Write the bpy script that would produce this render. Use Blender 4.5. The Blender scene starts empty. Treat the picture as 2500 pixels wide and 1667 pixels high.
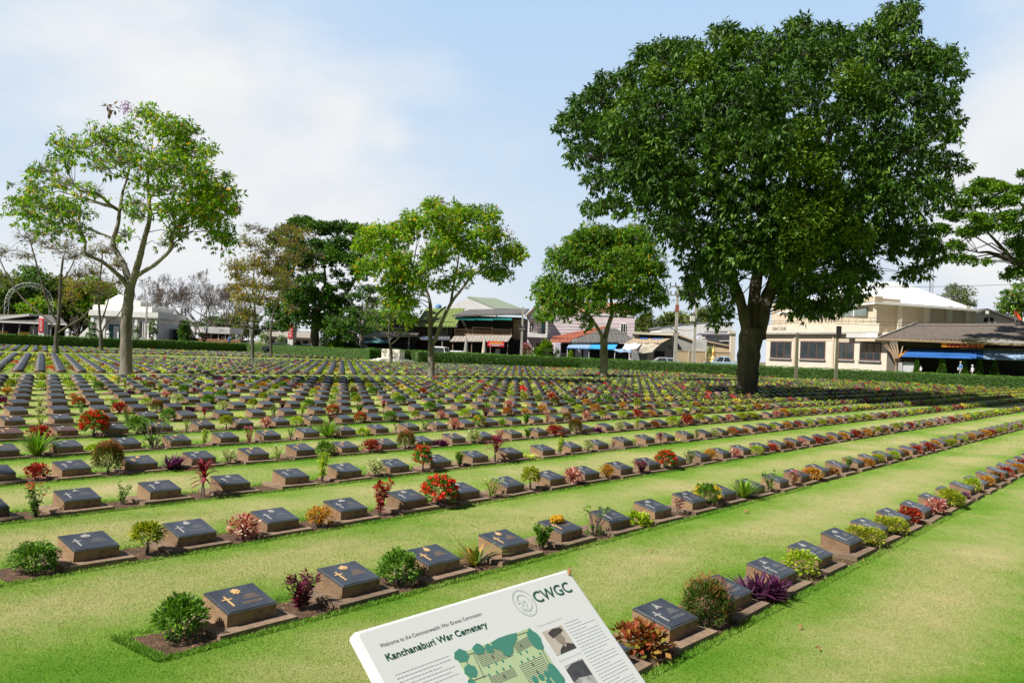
import bpy, math, random
import numpy as np
from mathutils import Vector, Matrix
R = math.radians
rng = np.random.default_rng(7)
random.seed(7)
SC = bpy.context.scene
COL = SC.collection
# ------------------------------------------------------------------ camera model (fitted to the rows of graves)
F, YAW, PITCH, ROLL = 2119.05, .6755, .011, .0427
P1, D, S, Z0 = 2.3954, 1.9503, .8245, 2.9355
CH = 1.69
ZD = np.array([math.sin(YAW), math.cos(YAW), 0.0])      # along the rows
PD = np.array([-math.cos(YAW), math.sin(YAW), 0.0])     # across the rows, away from the viewer
def ray(x, y):
    a, b = x - 1250, y - 833.5
    c, s = math.cos(ROLL), math.sin(ROLL)
    u, v = a * c + b * s, -a * s + b * c
    d = (u / F, 1.0, -v / F)
    cp, sp = math.cos(PITCH), math.sin(PITCH)
    return np.array([d[0], d[1] * cp - d[2] * sp, d[1] * sp + d[2] * cp])
CAM = np.array([0, 0, CH])
def at(x, y, Y):
    d = ray(x, y); return CAM + d * (Y / d[1])
def gnd(x, y, z=0.0):
    d = ray(x, y); return CAM + d * ((z - CH) / d[2])
def pj(P):
    X, Y, Z = P[0], P[1], P[2] - CH
    Yc = Y * math.cos(PITCH) + Z * math.sin(PITCH); Zc = -Y * math.sin(PITCH) + Z * math.cos(PITCH)
    if Yc < .05: return (-9999, -9999)
    u, v = F * X / Yc, -F * Zc / Yc
    c, s = math.cos(ROLL), math.sin(ROLL)
    return (1250 + u * c - v * s, 833.5 + u * s + v * c)
def W(z, p, h=0.0):
    q = ZD * z + PD * p; return np.array([q[0], q[1], h])
def zp(P):
    return float(P[0] * ZD[0] + P[1] * ZD[1]), float(P[0] * PD[0] + P[1] * PD[1])

cam = bpy.data.cameras.new('camera'); co = bpy.data.objects.new('camera', cam); COL.objects.link(co)
cam.sensor_width = 36; cam.sensor_fit = 'HORIZONTAL'; cam.lens = 36 * F / 2500
cam.clip_start = .05; cam.clip_end = 6000
ezc = Vector((0, -math.sin(PITCH), math.cos(PITCH))); eyc = Vector((0, math.cos(PITCH), math.sin(PITCH))); ex = Vector((1, 0, 0))
c_, s_ = math.cos(ROLL), math.sin(ROLL)
rv = ex * c_ + ezc * s_; uv_ = ex * -s_ + ezc * c_; bv = -eyc
co.matrix_world = Matrix(((rv.x, uv_.x, bv.x, 0), (rv.y, uv_.y, bv.y, 0), (rv.z, uv_.z, bv.z, CH), (0, 0, 0, 1)))
SC.camera = co

# ------------------------------------------------------------------ materials
def nt(name):
    m = bpy.data.materials.new(name); m.use_nodes = True
    t = m.node_tree; t.nodes.clear(); return m, t
def nd(t, kind, **kw):
    n = t.nodes.new(kind)
    for k, v in kw.items():
        if k.startswith('i_'):
            key = k[2:]; key = int(key) if key.isdigit() else key.replace('_', ' ')
            n.inputs[key].default_value = v
        else: setattr(n, k, v)
    return n
def c4(c): return (c[0], c[1], c[2], 1)
def ramp(t, stops):
    r = t.nodes.new('ShaderNodeValToRGB'); e = r.color_ramp.elements
    while len(e) < len(stops): e.new(.5)
    for k, (p, c) in enumerate(stops): e[k].position = p; e[k].color = c4(c)
    return r
def mat(name, col, rough=.7, var=.25, scale=3.0, bump=.0, bscale=40, metal=0, spec=.5, dirt=None, dscale=1.2, rand=0, stretch=1):
    m, t = nt(name); L = t.links.new
    out = nd(t, 'ShaderNodeOutputMaterial'); b = nd(t, 'ShaderNodeBsdfPrincipled', i_Roughness=rough, i_Metallic=metal)
    b.inputs['Specular IOR Level'].default_value = spec
    L(b.outputs[0], out.inputs[0])
    g = nd(t, 'ShaderNodeTexCoord')
    if stretch != 1:
        g0 = g; g = nd(t, 'ShaderNodeMapping'); L(g0.outputs['Object'], g.inputs[0]); g.inputs['Scale'].default_value = (1, 1, stretch)
    go = g.outputs[0] if stretch != 1 else g.outputs['Object']
    n = nd(t, 'ShaderNodeTexNoise', i_Scale=scale, i_Detail=6, i_Roughness=.65); L(go, n.inputs['Vector'])
    lo = tuple(x * (1 - var) for x in col); hi = tuple(min(1, x * (1 + var)) for x in col)
    r = ramp(t, [(.3, lo), (.7, hi)]); L(n.outputs[0], r.inputs[0]); cur = r.outputs[0]
    if dirt:
        n2 = nd(t, 'ShaderNodeTexNoise', i_Scale=dscale, i_Detail=8, i_Roughness=.7); L(go, n2.inputs['Vector'])
        mr = nd(t, 'ShaderNodeMapRange'); mr.inputs[1].default_value = .5; mr.inputs[2].default_value = .72; L(n2.outputs[0], mr.inputs[0])
        mx = nd(t, 'ShaderNodeMix', data_type='RGBA'); L(mr.outputs[0], mx.inputs['Factor']); L(cur, mx.inputs['A']); mx.inputs['B'].default_value = c4(dirt)
        cur = mx.outputs['Result']
    if rand:
        oi = nd(t, 'ShaderNodeObjectInfo'); gi = nd(t, 'ShaderNodeNewGeometry'); ad = nd(t, 'ShaderNodeMath', operation='ADD'); L(oi.outputs['Random'], ad.inputs[0]); L(gi.outputs['Random Per Island'], ad.inputs[1])
        rr = ramp(t, [(0, (1 - rand,) * 3), (1, (1 + rand * .8, 1 + rand * .75, 1 + rand * .65))]); hv = nd(t, 'ShaderNodeMath', operation='MULTIPLY'); hv.inputs[1].default_value = .5; L(ad.outputs[0], hv.inputs[0]); L(hv.outputs[0], rr.inputs[0])
        m3 = nd(t, 'ShaderNodeMix', data_type='RGBA', blend_type='MULTIPLY'); m3.inputs['Factor'].default_value = 1; L(cur, m3.inputs['A']); L(rr.outputs[0], m3.inputs['B']); cur = m3.outputs['Result']
    L(cur, b.inputs['Base Color'])
    if bump:
        n3 = nd(t, 'ShaderNodeTexNoise', i_Scale=bscale, i_Detail=5); L(go, n3.inputs['Vector'])
        bp = nd(t, 'ShaderNodeBump', i_Strength=bump, i_Distance=.02); L(n3.outputs[0], bp.inputs['Height']); L(bp.outputs[0], b.inputs['Normal'])
    return m
def leafmat(name, stops, rough=.45, trans=.3, tint=(1.2, 1.3, .5), spec=.22, patch=0):
    m, t = nt(name); L = t.links.new
    out = nd(t, 'ShaderNodeOutputMaterial'); g = nd(t, 'ShaderNodeNewGeometry')
    r = ramp(t, stops); L(g.outputs['Random Per Island'], r.inputs[0])
    if patch:
        pn = nd(t, 'ShaderNodeTexNoise', i_Scale=patch, i_Detail=3); L(g.outputs['Position'], pn.inputs['Vector']); pr = ramp(t, [(.33, (.62, .66, .7)), (.5, (1, 1, 1)), (.68, (1.7, 1.45, 1.2))]); L(pn.outputs[0], pr.inputs[0])
        pm = nd(t, 'ShaderNodeMix', data_type='RGBA', blend_type='MULTIPLY'); pm.inputs['Factor'].default_value = 1; L(r.outputs[0], pm.inputs['A']); L(pr.outputs[0], pm.inputs['B']); rc = pm.outputs['Result']
    else: rc = r.outputs[0]
    b = nd(t, 'ShaderNodeBsdfPrincipled', i_Roughness=rough); b.inputs['Specular IOR Level'].default_value = spec
    L(rc, b.inputs['Base Color'])
    tr = nd(t, 'ShaderNodeBsdfTranslucent'); mm = nd(t, 'ShaderNodeMix', data_type='RGBA', blend_type='MULTIPLY', i_Factor=1.0)
    mm.inputs['Factor'].default_value = 1; mm.inputs['B'].default_value = c4(tint); L(rc, mm.inputs['A']); L(mm.outputs['Result'], tr.inputs[0])
    mx = nd(t, 'ShaderNodeMixShader', i_0=trans); L(b.outputs[0], mx.inputs[1]); L(tr.outputs[0], mx.inputs[2]); L(mx.outputs[0], out.inputs[0])
    return m
def striped(name, c1, c2, axis, period, rough=.7, duty=.5, bump=.0):
    m, t = nt(name); L = t.links.new
    out = nd(t, 'ShaderNodeOutputMaterial'); b = nd(t, 'ShaderNodeBsdfPrincipled', i_Roughness=rough); L(b.outputs[0], out.inputs[0])
    g = nd(t, 'ShaderNodeTexCoord'); go = g.outputs['Object']; sx = nd(t, 'ShaderNodeSeparateXYZ'); L(go, sx.inputs[0])
    a = nd(t, 'ShaderNodeMath', operation='DIVIDE'); L(sx.outputs[axis], a.inputs[0]); a.inputs[1].default_value = period
    f = nd(t, 'ShaderNodeMath', operation='FRACT'); L(a.outputs[0], f.inputs[0])
    gt = nd(t, 'ShaderNodeMath', operation='GREATER_THAN'); L(f.outputs[0], gt.inputs[0]); gt.inputs[1].default_value = duty
    n = nd(t, 'ShaderNodeTexNoise', i_Scale=2.5, i_Detail=7); L(go, n.inputs['Vector'])
    mx = nd(t, 'ShaderNodeMix', data_type='RGBA'); L(gt.outputs[0], mx.inputs['Factor']); mx.inputs['A'].default_value = c4(c1); mx.inputs['B'].default_value = c4(c2)
    m2 = nd(t, 'ShaderNodeMix', data_type='RGBA', blend_type='MULTIPLY'); m2.inputs['Factor'].default_value = .8; L(mx.outputs['Result'], m2.inputs['A'])
    r = ramp(t, [(.3, (.55, .55, .55)), (.7, (1.15, 1.15, 1.15))]); L(n.outputs[0], r.inputs[0]); L(r.outputs[0], m2.inputs['B'])
    L(m2.outputs['Result'], b.inputs['Base Color']); return m

M = {}
M['bark_pale'] = mat('bark_pale', (.20, .18, .155), .9, .65, 2.2, 1.0, 9, dirt=(.045, .038, .032), dscale=2.4, stretch=.3)
M['bark_thin'] = mat('bark_thin', (.10, .088, .074), .95, .5, 3, .8, 12, stretch=.25)
M['bark_dark'] = mat('bark_dark', (.085, .072, .06), .95, .5, 2.2, 1.0, 7, dirt=(.03, .027, .024), dscale=1.6, stretch=.25)
M['bark_grey'] = mat('bark_grey', (.16, .145, .13), .95, .4, 2, .5, 12)
M['twig'] = mat('twig', (.12, .095, .08), .9, .3, 2)
M['slab'] = mat('slab_concrete', (.245, .172, .118), .92, .4, 5, .5, 45, dirt=(.075, .058, .045), dscale=4.5, rand=.4)
M['pedestal'] = mat('pedestal_concrete', (.27, .172, .10), .92, .35, 4, .5, 60, dirt=(.055, .042, .033), dscale=5, rand=.4)
M['plaque'] = mat('plaque_bronze', (.038, .045, .066), .44, .4, 6, .06, 90, spec=.5, dirt=(.08, .085, .10), dscale=5, rand=.5)
[n for n in M['plaque'].node_tree.nodes if n.type == 'BSDF_PRINCIPLED'][0].inputs['IOR'].default_value = 2.1
M['plaque_brown'] = mat('plaque_brown', (.10, .055, .05), .4, .25, 6, .08, 90)
M['gold'] = mat('gilt_lettering', (.62, .40, .17), .5, .15, 20)
M['silver'] = mat('pale_lettering', (.36, .36, .35), .5, .15, 20)
M['gold_dull'] = mat('dull_gilt_lettering', (.34, .22, .11), .6, .2, 20); M['silver_dull'] = mat('dull_pale_lettering', (.24, .24, .24), .6, .2, 20)
M['soil'] = mat('bare_soil', (.085, .045, .024), .95, .55, 12, 1.0, 40, dirt=(.17, .10, .058), dscale=22)
M['white'] = mat('white_paint', (.80, .80, .79), .6, .04, 1.0, dirt=(.62, .60, .57), dscale=.7)
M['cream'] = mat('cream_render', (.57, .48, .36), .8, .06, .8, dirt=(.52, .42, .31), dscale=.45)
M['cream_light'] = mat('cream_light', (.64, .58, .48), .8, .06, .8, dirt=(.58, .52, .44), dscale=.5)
M['pink'] = mat('pink_render', (.76, .66, .70), .8, .05, .6, dirt=(.64, .54, .58), dscale=.4)
M['lilac'] = mat('lilac_render', (.56, .56, .68), .8, .08, .6)
M['beige'] = mat('beige_render', (.52, .40, .25), .85, .1, .7, dirt=(.36, .28, .19), dscale=.5)
M['grey'] = mat('grey_render', (.33, .32, .30), .85, .15, .8, dirt=(.22, .21, .2))
M['greylight'] = mat('light_grey_panel', (.55, .55, .54), .6, .08, 1)
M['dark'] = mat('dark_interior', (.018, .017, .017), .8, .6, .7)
M['darkwood'] = striped('dark_boards', (.055, .036, .026), (.03, .02, .015), 0, .35, .8, .85)
M['wood'] = mat('weathered_wood', (.36, .25, .17), .85, .3, 3)
M['deck'] = mat('brown_deck', (.28, .15, .08), .8, .2, 2)
M['roof_grey'] = striped('grey_sheet_roof', (.15, .145, .14), (.12, .115, .11), 0, .5, .75)
M['roof_pale'] = striped('pale_sheet_roof', (.40, .37, .33), (.29, .26, .23), 0, .45, .8)
M['roof_green'] = striped('green_tiles', (.20, .27, .07), (.15, .21, .055), 0, .45, .6, .6)
M['roof_sage'] = mat('sage_roof', (.32, .38, .27), .6, .1, .6)
M['roof_red'] = striped('red_roof', (.40, .12, .065), (.32, .09, .05), 0, .5, .6, .7)
M['roof_orange'] = striped('orange_tiles', (.55, .29, .17), (.44, .21, .12), 2, .35, .7, .7)
M['roof_beige'] = striped('beige_sheet', (.47, .38, .27), (.38, .30, .21), 0, .4, .8)
M['white_roof'] = mat('white_sheet_roof', (.74, .74, .73), .5, .03, .5)
M['teal'] = mat('teal_canvas', (.01, .26, .25), .7, .1, 1)
M['teal_dull'] = mat('dull_teal_canvas', (.06, .16, .18), .7, .2, 1)
M['blue'] = mat('blue_canvas', (.03, .13, .42), .6, .15, .8)
M['blue_bright'] = mat('bright_blue_canvas', (.05, .36, .72), .6, .1, .8)
M['blue_grey'] = mat('faded_blue_canvas', (.25, .37, .55), .7, .15, 1.5)
M['tarp_white'] = mat('white_tarp', (.62, .64, .66), .6, .15, 1.5)
M['tarp_beige'] = mat('beige_tarp', (.50, .45, .36), .7, .2, 1.5)
M['red'] = mat('red_banner', (.65, .015, .03), .6, .06, 1)
M['orange'] = mat('orange_board', (.75, .26, .02), .6, .1, 1)
M['yellow'] = mat('yellow_paint', (.85, .55, .03), .6, .05, 1)
M['darkred'] = mat('dark_red_letters', (.28, .01, .012), .6, .05, 1)
M['concrete'] = mat('concrete_pole', (.38, .36, .33), .9, .2, 2, dirt=(.24, .22, .2))
M['metal'] = mat('grey_metal', (.30, .31, .32), .5, .1, 2, metal=.5)
M['black'] = mat('black_metal', (.02, .02, .02), .5, .1, 2)
M['glass'] = mat('window_glass', (.035, .045, .05), .08, .4, .7, spec=.6)
M['glass_pale'] = mat('reflective_glass', (.16, .20, .19), .12, .3, .6, spec=.6)
M['frame_brown'] = mat('brown_frame', (.13, .065, .045), .6, .15, 2)
M['stone_white'] = mat('white_stone', (.70, .67, .61), .8, .06, 1, dirt=(.52, .49, .44), dscale=1)
M['skin'] = mat('skin', (.50, .30, .21), .6, .05, 3)
M['hair_grey'] = mat('grey_hair', (.40, .38, .35), .8, .2, 20)
M['cloth_blue'] = mat('blue_cloth', (.10, .26, .55), .8, .4, 8)
M['cloth_white'] = mat('white_cloth', (.68, .68, .74), .8, .1, 4)
M['cloth_grey'] = mat('grey_cloth', (.22, .22, .25), .8, .15, 4)
M['cloth_dark'] = mat('dark_cloth', (.03, .03, .04), .8, .2, 4)
M['car_white'] = mat('white_car_paint', (.72, .74, .76), .25, .02, .5, spec=.6)
M['car_silver'] = mat('silver_car_paint', (.50, .53, .57), .25, .02, .5, spec=.6)
M['car_blue'] = mat('pale_blue_car_paint', (.38, .50, .62), .28, .03, .5, spec=.6)
M['car_dark'] = mat('dark_car_paint', (.03, .035, .05), .22, .05, .5, spec=.6)
M['rubber'] = mat('rubber', (.02, .02, .02), .8, .1, 4)
M['goldleaf'] = mat('gilded_ornament', (.75, .45, .12), .35, .15, 5, metal=.4)
M['asphalt'] = mat('asphalt', (.055, .055, .057), .9, .2, 1.5, .3, 60)
M['pavement'] = mat('pavement', (.30, .28, .26), .9, .15, 1, .2, 30)
M['earth'] = mat('dry_ground', (.16, .15, .07), .95, .4, .08)
M['post'] = mat('grey_green_post', (.13, .125, .085), .9, .2, 3)
M['panel'] = mat('panel_white', (.76, .78, .79), .42, .015, 3, spec=.5)
M['ink'] = mat('green_ink', (.018, .10, .055), .6, .05, 5)
M['ink_dark'] = mat('dark_ink', (.05, .07, .065), .6, .05, 5)
M['ink_pale'] = mat('pale_ink', (.52, .56, .57), .6, .05, 5)
M['ink_seal'] = mat('seal_ink', (.58, .63, .61), .6, .05, 5)
M['map_green'] = mat('map_pale_green', (.50, .62, .36), .5, .03, 5)
M['map_tree'] = mat('map_tree_green', (.07, .27, .20), .5, .05, 8)
M['map_line'] = mat('map_line', (.12, .13, .12), .6, .05, 5)
M['sepia'] = mat('sepia_paper', (.56, .50, .43), .5, .08, 12)
M['sepia_dark'] = mat('sepia_dark', (.06, .05, .045), .5, .2, 12)
M['sepia_mid'] = mat('sepia_mid', (.30, .25, .20), .5, .15, 20)
M['photo_grey'] = mat('photo_grey', (.42, .42, .42), .5, .45, 30)
M['photo_dark'] = mat('photo_dark', (.07, .07, .075), .5, .5, 40)
M['dryleaf'] = mat('dry_leaf', (.26, .13, .05), .8, .3, 30)

# lawn: fresh green by the stones, drier down the middle of each lane
def lawn_material(name, blades):
    m, t = nt(name); L = t.links.new
    out = nd(t, 'ShaderNodeOutputMaterial'); b = nd(t, 'ShaderNodeBsdfPrincipled', i_Roughness=.85 if not blades else .6)
    b.inputs['Specular IOR Level'].default_value = .12 if not blades else .25
    g = nd(t, 'ShaderNodeNewGeometry')
    dt = nd(t, 'ShaderNodeVectorMath', operation='DOT_PRODUCT'); L(g.outputs['Position'], dt.inputs[0]); dt.inputs[1].default_value = tuple(PD)
    n0 = nd(t, 'ShaderNodeTexNoise', i_Scale=.9, i_Detail=4); L(g.outputs['Position'], n0.inputs['Vector'])
    w = nd(t, 'ShaderNodeMath', operation='MULTIPLY_ADD'); L(n0.outputs[0], w.inputs[0]); w.inputs[1].default_value = .9; L(dt.outputs['Value'], w.inputs[2])
    a = nd(t, 'ShaderNodeMath', operation='MULTIPLY_ADD'); L(w.outputs[0], a.inputs[0]); a.inputs[1].default_value = 2 * math.pi / D; a.inputs[2].default_value = -2 * math.pi * (P1 + 1.05 + .45) / D
    cs = nd(t, 'ShaderNodeMath', operation='COSINE'); L(a.outputs[0], cs.inputs[0])
    n1 = nd(t, 'ShaderNodeTexNoise', i_Scale=.38, i_Detail=6, i_Roughness=.6); L(g.outputs['Position'], n1.inputs['Vector'])
    q = nd(t, 'ShaderNodeMath', operation='MULTIPLY_ADD'); L(cs.outputs[0], q.inputs[0]); q.inputs[1].default_value = .17; L(n1.outputs[0], q.inputs[2])
    n2 = nd(t, 'ShaderNodeTexNoise', i_Scale=5, i_Detail=6, i_Roughness=.7); L(g.outputs['Position'], n2.inputs['Vector'])
    q2 = nd(t, 'ShaderNodeMath', operation='MULTIPLY_ADD'); L(n2.outputs[0], q2.inputs[0]); q2.inputs[1].default_value = .35; L(q.outputs[0], q2.inputs[2])
    kb = 1.3 if blades else 1.05
    r = ramp(t, [(.44, (.105 * kb, .245 * kb, .017 * kb)), (.62, (.185 * kb, .30 * kb, .045 * kb)), (.78, (.295 * kb, .345 * kb, .11 * kb)), (1.0, (.44 * kb, .40 * kb, .20 * kb))]); L(q2.outputs[0], r.inputs[0])
    n3 = nd(t, 'ShaderNodeTexNoise', i_Scale=70, i_Detail=5, i_Roughness=.75); L(g.outputs['Position'], n3.inputs['Vector'])
    mu = nd(t, 'ShaderNodeMix', data_type='RGBA', blend_type='MULTIPLY'); mu.inputs['Factor'].default_value = 1; L(r.outputs[0], mu.inputs['A'])
    r2 = ramp(t, [(.1, (.86, .87, .84)), (.9, (1.1, 1.09, 1.07))])
    L((g.outputs['Random Per Island'] if blades else n3.outputs[0]), r2.inputs[0]); L(r2.outputs[0], mu.inputs['B'])
    L(mu.outputs['Result'], b.inputs['Base Color'])
    if blades:
        tr = nd(t, 'ShaderNodeBsdfTranslucent'); L(mu.outputs['Result'], tr.inputs[0]); mx = nd(t, 'ShaderNodeMixShader', i_0=.35)
        L(b.outputs[0], mx.inputs[1]); L(tr.outputs[0], mx.inputs[2]); L(mx.outputs[0], out.inputs[0])
    else:
        bp = nd(t, 'ShaderNodeBump', i_Strength=.8, i_Distance=.02); L(n3.outputs[0], bp.inputs['Height']); L(bp.outputs[0], b.inputs['Normal']); L(b.outputs[0], out.inputs[0])
    return m
M['lawn'] = lawn_material('lawn', False); M['blades'] = lawn_material('grass_blades', True)

# ------------------------------------------------------------------ mesh helpers
def np_obj(name, V, Fq, m, parent=None, smooth=False, midx=None):
    """V (n,3); Fq (k,3|4) array, or list of faces"""
    me = bpy.data.meshes.new(name)
    V = np.asarray(V, np.float32)
    if isinstance(Fq, np.ndarray):
        k, c = Fq.shape
        me.vertices.add(len(V)); me.vertices.foreach_set('co', V.ravel())
        me.loops.add(k * c); me.loops.foreach_set('vertex_index', Fq.astype(np.int32).ravel())
        me.polygons.add(k); me.polygons.foreach_set('loop_start', np.arange(0, k * c, c, dtype=np.int32))
        me.polygons.foreach_set('loop_total', np.full(k, c, np.int32))
    else:
        me.from_pydata(V.tolist(), [], Fq)
    ms = m if isinstance(m, (list, tuple)) else [m]
    for x in ms: me.materials.append(M[x] if isinstance(x, str) else x)
    if midx is not None: me.polygons.foreach_set('material_index', np.asarray(midx, np.int32))
    if smooth: me.polygons.foreach_set('use_smooth', np.ones(len(me.polygons), bool))
    me.update(); me.validate()
    o = bpy.data.objects.new(name, me); COL.objects.link(o)
    if parent is not None: o.parent = parent
    return o
class MB:
    def __init__(s): s.v = []; s.f = []; s.m = []
    def add(s, vs, fs, mi=0):
        b = len(s.v); s.v += [tuple(map(float, q)) for q in vs]
        for f in fs: s.f.append(tuple(b + i for i in f)); s.m.append(mi)
        return s
    def hexa(s, p, mi=0):   # 4 bottom ccw, 4 top ccw
        return s.add(p, [(3, 2, 1, 0), (4, 5, 6, 7), (0, 1, 5, 4), (1, 2, 6, 5), (2, 3, 7, 6), (3, 0, 4, 7)], mi)
    def box(s, x0, x1, y0, y1, z0, z1, mi=0):
        return s.hexa([(x0, y0, z0), (x1, y0, z0), (x1, y1, z0), (x0, y1, z0), (x0, y0, z1), (x1, y0, z1), (x1, y1, z1), (x0, y1, z1)], mi)
    def prism(s, poly, d, mi=0):  # polygon (list of 3d points) extruded by vector d
        n = len(poly); q = [tuple(np.array(a) + np.array(d)) for a in poly]
        return s.add(list(poly) + q, [tuple(range(n))[::-1], tuple(range(n, 2 * n))] + [(i, (i + 1) % n, n + (i + 1) % n, n + i) for i in range(n)], mi)
    def tube(s, pts, rad, n=8, mi=0, cap=True):
        pts = [np.array(p, float) for p in pts]
        if not hasattr(rad, '__len__'): rad = [rad] * len(pts)
        vs = []; fs = []
        up = None
        for i, p in enumerate(pts):
            t = pts[min(i + 1, len(pts) - 1)] - pts[max(i - 1, 0)]; t = t / (np.linalg.norm(t) + 1e-9)
            if up is None:
                up = np.array([0, 0, 1.]) if abs(t[2]) < .9 else np.array([1., 0, 0])
            a = np.cross(t, up); a /= np.linalg.norm(a) + 1e-9; b = np.cross(a, t); up = b
            for k in range(n):
                an = 2 * math.pi * k / n; vs.append(p + rad[i] * (math.cos(an) * a + math.sin(an) * b))
        for i in range(len(pts) - 1):
            for k in range(n): fs.append((i * n + k, i * n + (k + 1) % n, (i + 1) * n + (k + 1) % n, (i + 1) * n + k))
        if cap: fs.append(tuple(range(n))[::-1]); fs.append(tuple(range((len(pts) - 1) * n, len(pts) * n)))
        return s.add(vs, fs, mi)
    def lathe(s, prof, c=(0, 0, 0), n=16, mi=0):
        vs = []; fs = []
        for (r, z) in prof:
            for k in range(n): an = 2 * math.pi * k / n; vs.append((c[0] + r * math.cos(an), c[1] + r * math.sin(an), c[2] + z))
        for i in range(len(prof) - 1):
            for k in range(n): fs.append((i * n + k, i * n + (k + 1) % n, (i + 1) * n + (k + 1) % n, (i + 1) * n + k))
        fs.append(tuple(range(n))[::-1]); fs.append(tuple(range((len(prof) - 1) * n, len(prof) * n)))
        return s.add(vs, fs, mi)
    def build(s, name, m, parent=None, smooth=False):
        return np_obj(name, s.v, s.f, m, parent, smooth, s.m)
def tag(o, label=None, cat=None, group=None, kind=None):
    if label: o['label'] = label
    if cat: o['category'] = cat
    if group: o['group'] = group
    if kind: o['kind'] = kind
    return o
def empty(name, loc, rz=0, label=None, cat=None, group=None):
    o = bpy.data.objects.new(name, None); COL.objects.link(o); o.location = tuple(map(float, loc)); o.rotation_euler = (0, 0, rz)
    o.empty_display_size = .2
    return tag(o, label, cat, group)
def children(o): return [c for c in bpy.data.objects if c.parent == o]
def copy_tree(o, kids, parent=None):
    c = o.copy(); COL.objects.link(c); c.parent = parent
    for ch in kids.get(o.name, []): copy_tree(ch, kids, c)
    return c
def kidmap(): 
    k = {}
    for o in bpy.data.objects:
        if o.parent: k.setdefault(o.parent.name, []).append(o)
    return k

def leaves(cent, dirs, size, width=.35, fold=.15, roll=None, wmax=.5):
    """diamond leaves: base at cent, pointing dirs; returns V,F(quads)"""
    n = len(cent); dirs = dirs / (np.linalg.norm(dirs, axis=1, keepdims=True) + 1e-9)
    ref = np.where(np.abs(dirs[:, 2:3]) < .9, np.array([[0, 0, 1.]]), np.array([[1., 0, 0]]))
    a = np.cross(dirs, ref); a /= np.linalg.norm(a, axis=1, keepdims=True) + 1e-9
    b = np.cross(a, dirs)
    if roll is None: roll = rng.normal(0, .6, n)
    ca, sa = np.cos(roll)[:, None], np.sin(roll)[:, None]
    a, b = a * ca + b * sa, b * ca - a * sa
    size = np.broadcast_to(np.asarray(size, float), (n,))[:, None]; width = np.broadcast_to(np.asarray(width, float), (n,))[:, None]
    mid = cent + dirs * size * wmax - b * size * fold * .3
    V = np.stack([cent, mid + a * size * width * .5, cent + dirs * size - b * size * fold, mid - a * size * width * .5], 1).reshape(-1, 3)
    Fq = np.arange(4 * n).reshape(n, 4)
    return V, Fq
def straps(cent, dirs, L, wid, droop, seg=4):
    """long strap leaves bending down; returns V,F"""
    n = len(cent); dirs = dirs / np.linalg.norm(dirs, axis=1, keepdims=True)
    hz = dirs.copy(); hz[:, 2] = 0; hz /= np.linalg.norm(hz, axis=1, keepdims=True) + 1e-6
    side = np.stack([-hz[:, 1], hz[:, 0], np.zeros(n)], 1)
    L = np.broadcast_to(np.asarray(L, float), (n,))[:, None]; droop = np.broadcast_to(np.asarray(droop, float), (n,))[:, None]
    wid = np.broadcast_to(np.asarray(wid, float), (n,))[:, None]
    rows = []
    for i in range(seg + 1):
        t = i / seg
        c = cent + dirs * L * t + hz * L * droop * .35 * t * t - np.array([[0, 0, 1.]]) * L * droop * t * t * .8
        w = wid * (.55 + .9 * t if t < .4 else .91 * (1 - ((t - .4) / .6) ** 1.6)) * .5
        rows += [c - side * w, c + side * w]
    V = np.stack(rows, 1)    # n, 2(seg+1), 3
    k = 2 * (seg + 1); base = (np.arange(n) * k)[:, None, None]
    q = np.array([[2 * i, 2 * i + 1, 2 * i + 3, 2 * i + 2] for i in range(seg)])[None]
    return V.reshape(-1, 3), (base + q).reshape(-1, 4)
def merge(parts):
    Vs, Fs, o = [], [], 0
    for V, Fq in parts:
        Vs.append(V); Fs.append(Fq + o); o += len(V)
    return np.concatenate(Vs), np.concatenate(Fs)
def rdir(n): 
    v = rng.normal(size=(n, 3)); return v / np.linalg.norm(v, axis=1, keepdims=True)
def segs(P0, P1, R0, R1, n=4):
    P0, P1 = np.asarray(P0, float), np.asarray(P1, float); k = len(P0)
    t = P1 - P0; t /= np.linalg.norm(t, axis=1, keepdims=True) + 1e-9
    ref = np.where(np.abs(t[:, 2:3]) < .9, np.array([[0, 0, 1.]]), np.array([[1., 0, 0]]))
    a = np.cross(t, ref); a /= np.linalg.norm(a, axis=1, keepdims=True) + 1e-9; b = np.cross(a, t)
    R0 = np.broadcast_to(np.asarray(R0, float), (k,))[:, None]; R1 = np.broadcast_to(np.asarray(R1, float), (k,))[:, None]
    rows = []
    for P, Rr in ((P0, R0), (P1, R1)):
        for i in range(n):
            an = 2 * math.pi * i / n; rows.append(P + Rr * (math.cos(an) * a + math.sin(an) * b))
    V = np.stack(rows, 1).reshape(-1, 3); base = (np.arange(k) * 2 * n)[:, None, None]
    q = np.array([[i, (i + 1) % n, n + (i + 1) % n, n + i] for i in range(n)])[None]
    return V, (base + q).reshape(-1, 4)
ROWROT = math.pi / 2 - YAW
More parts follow.
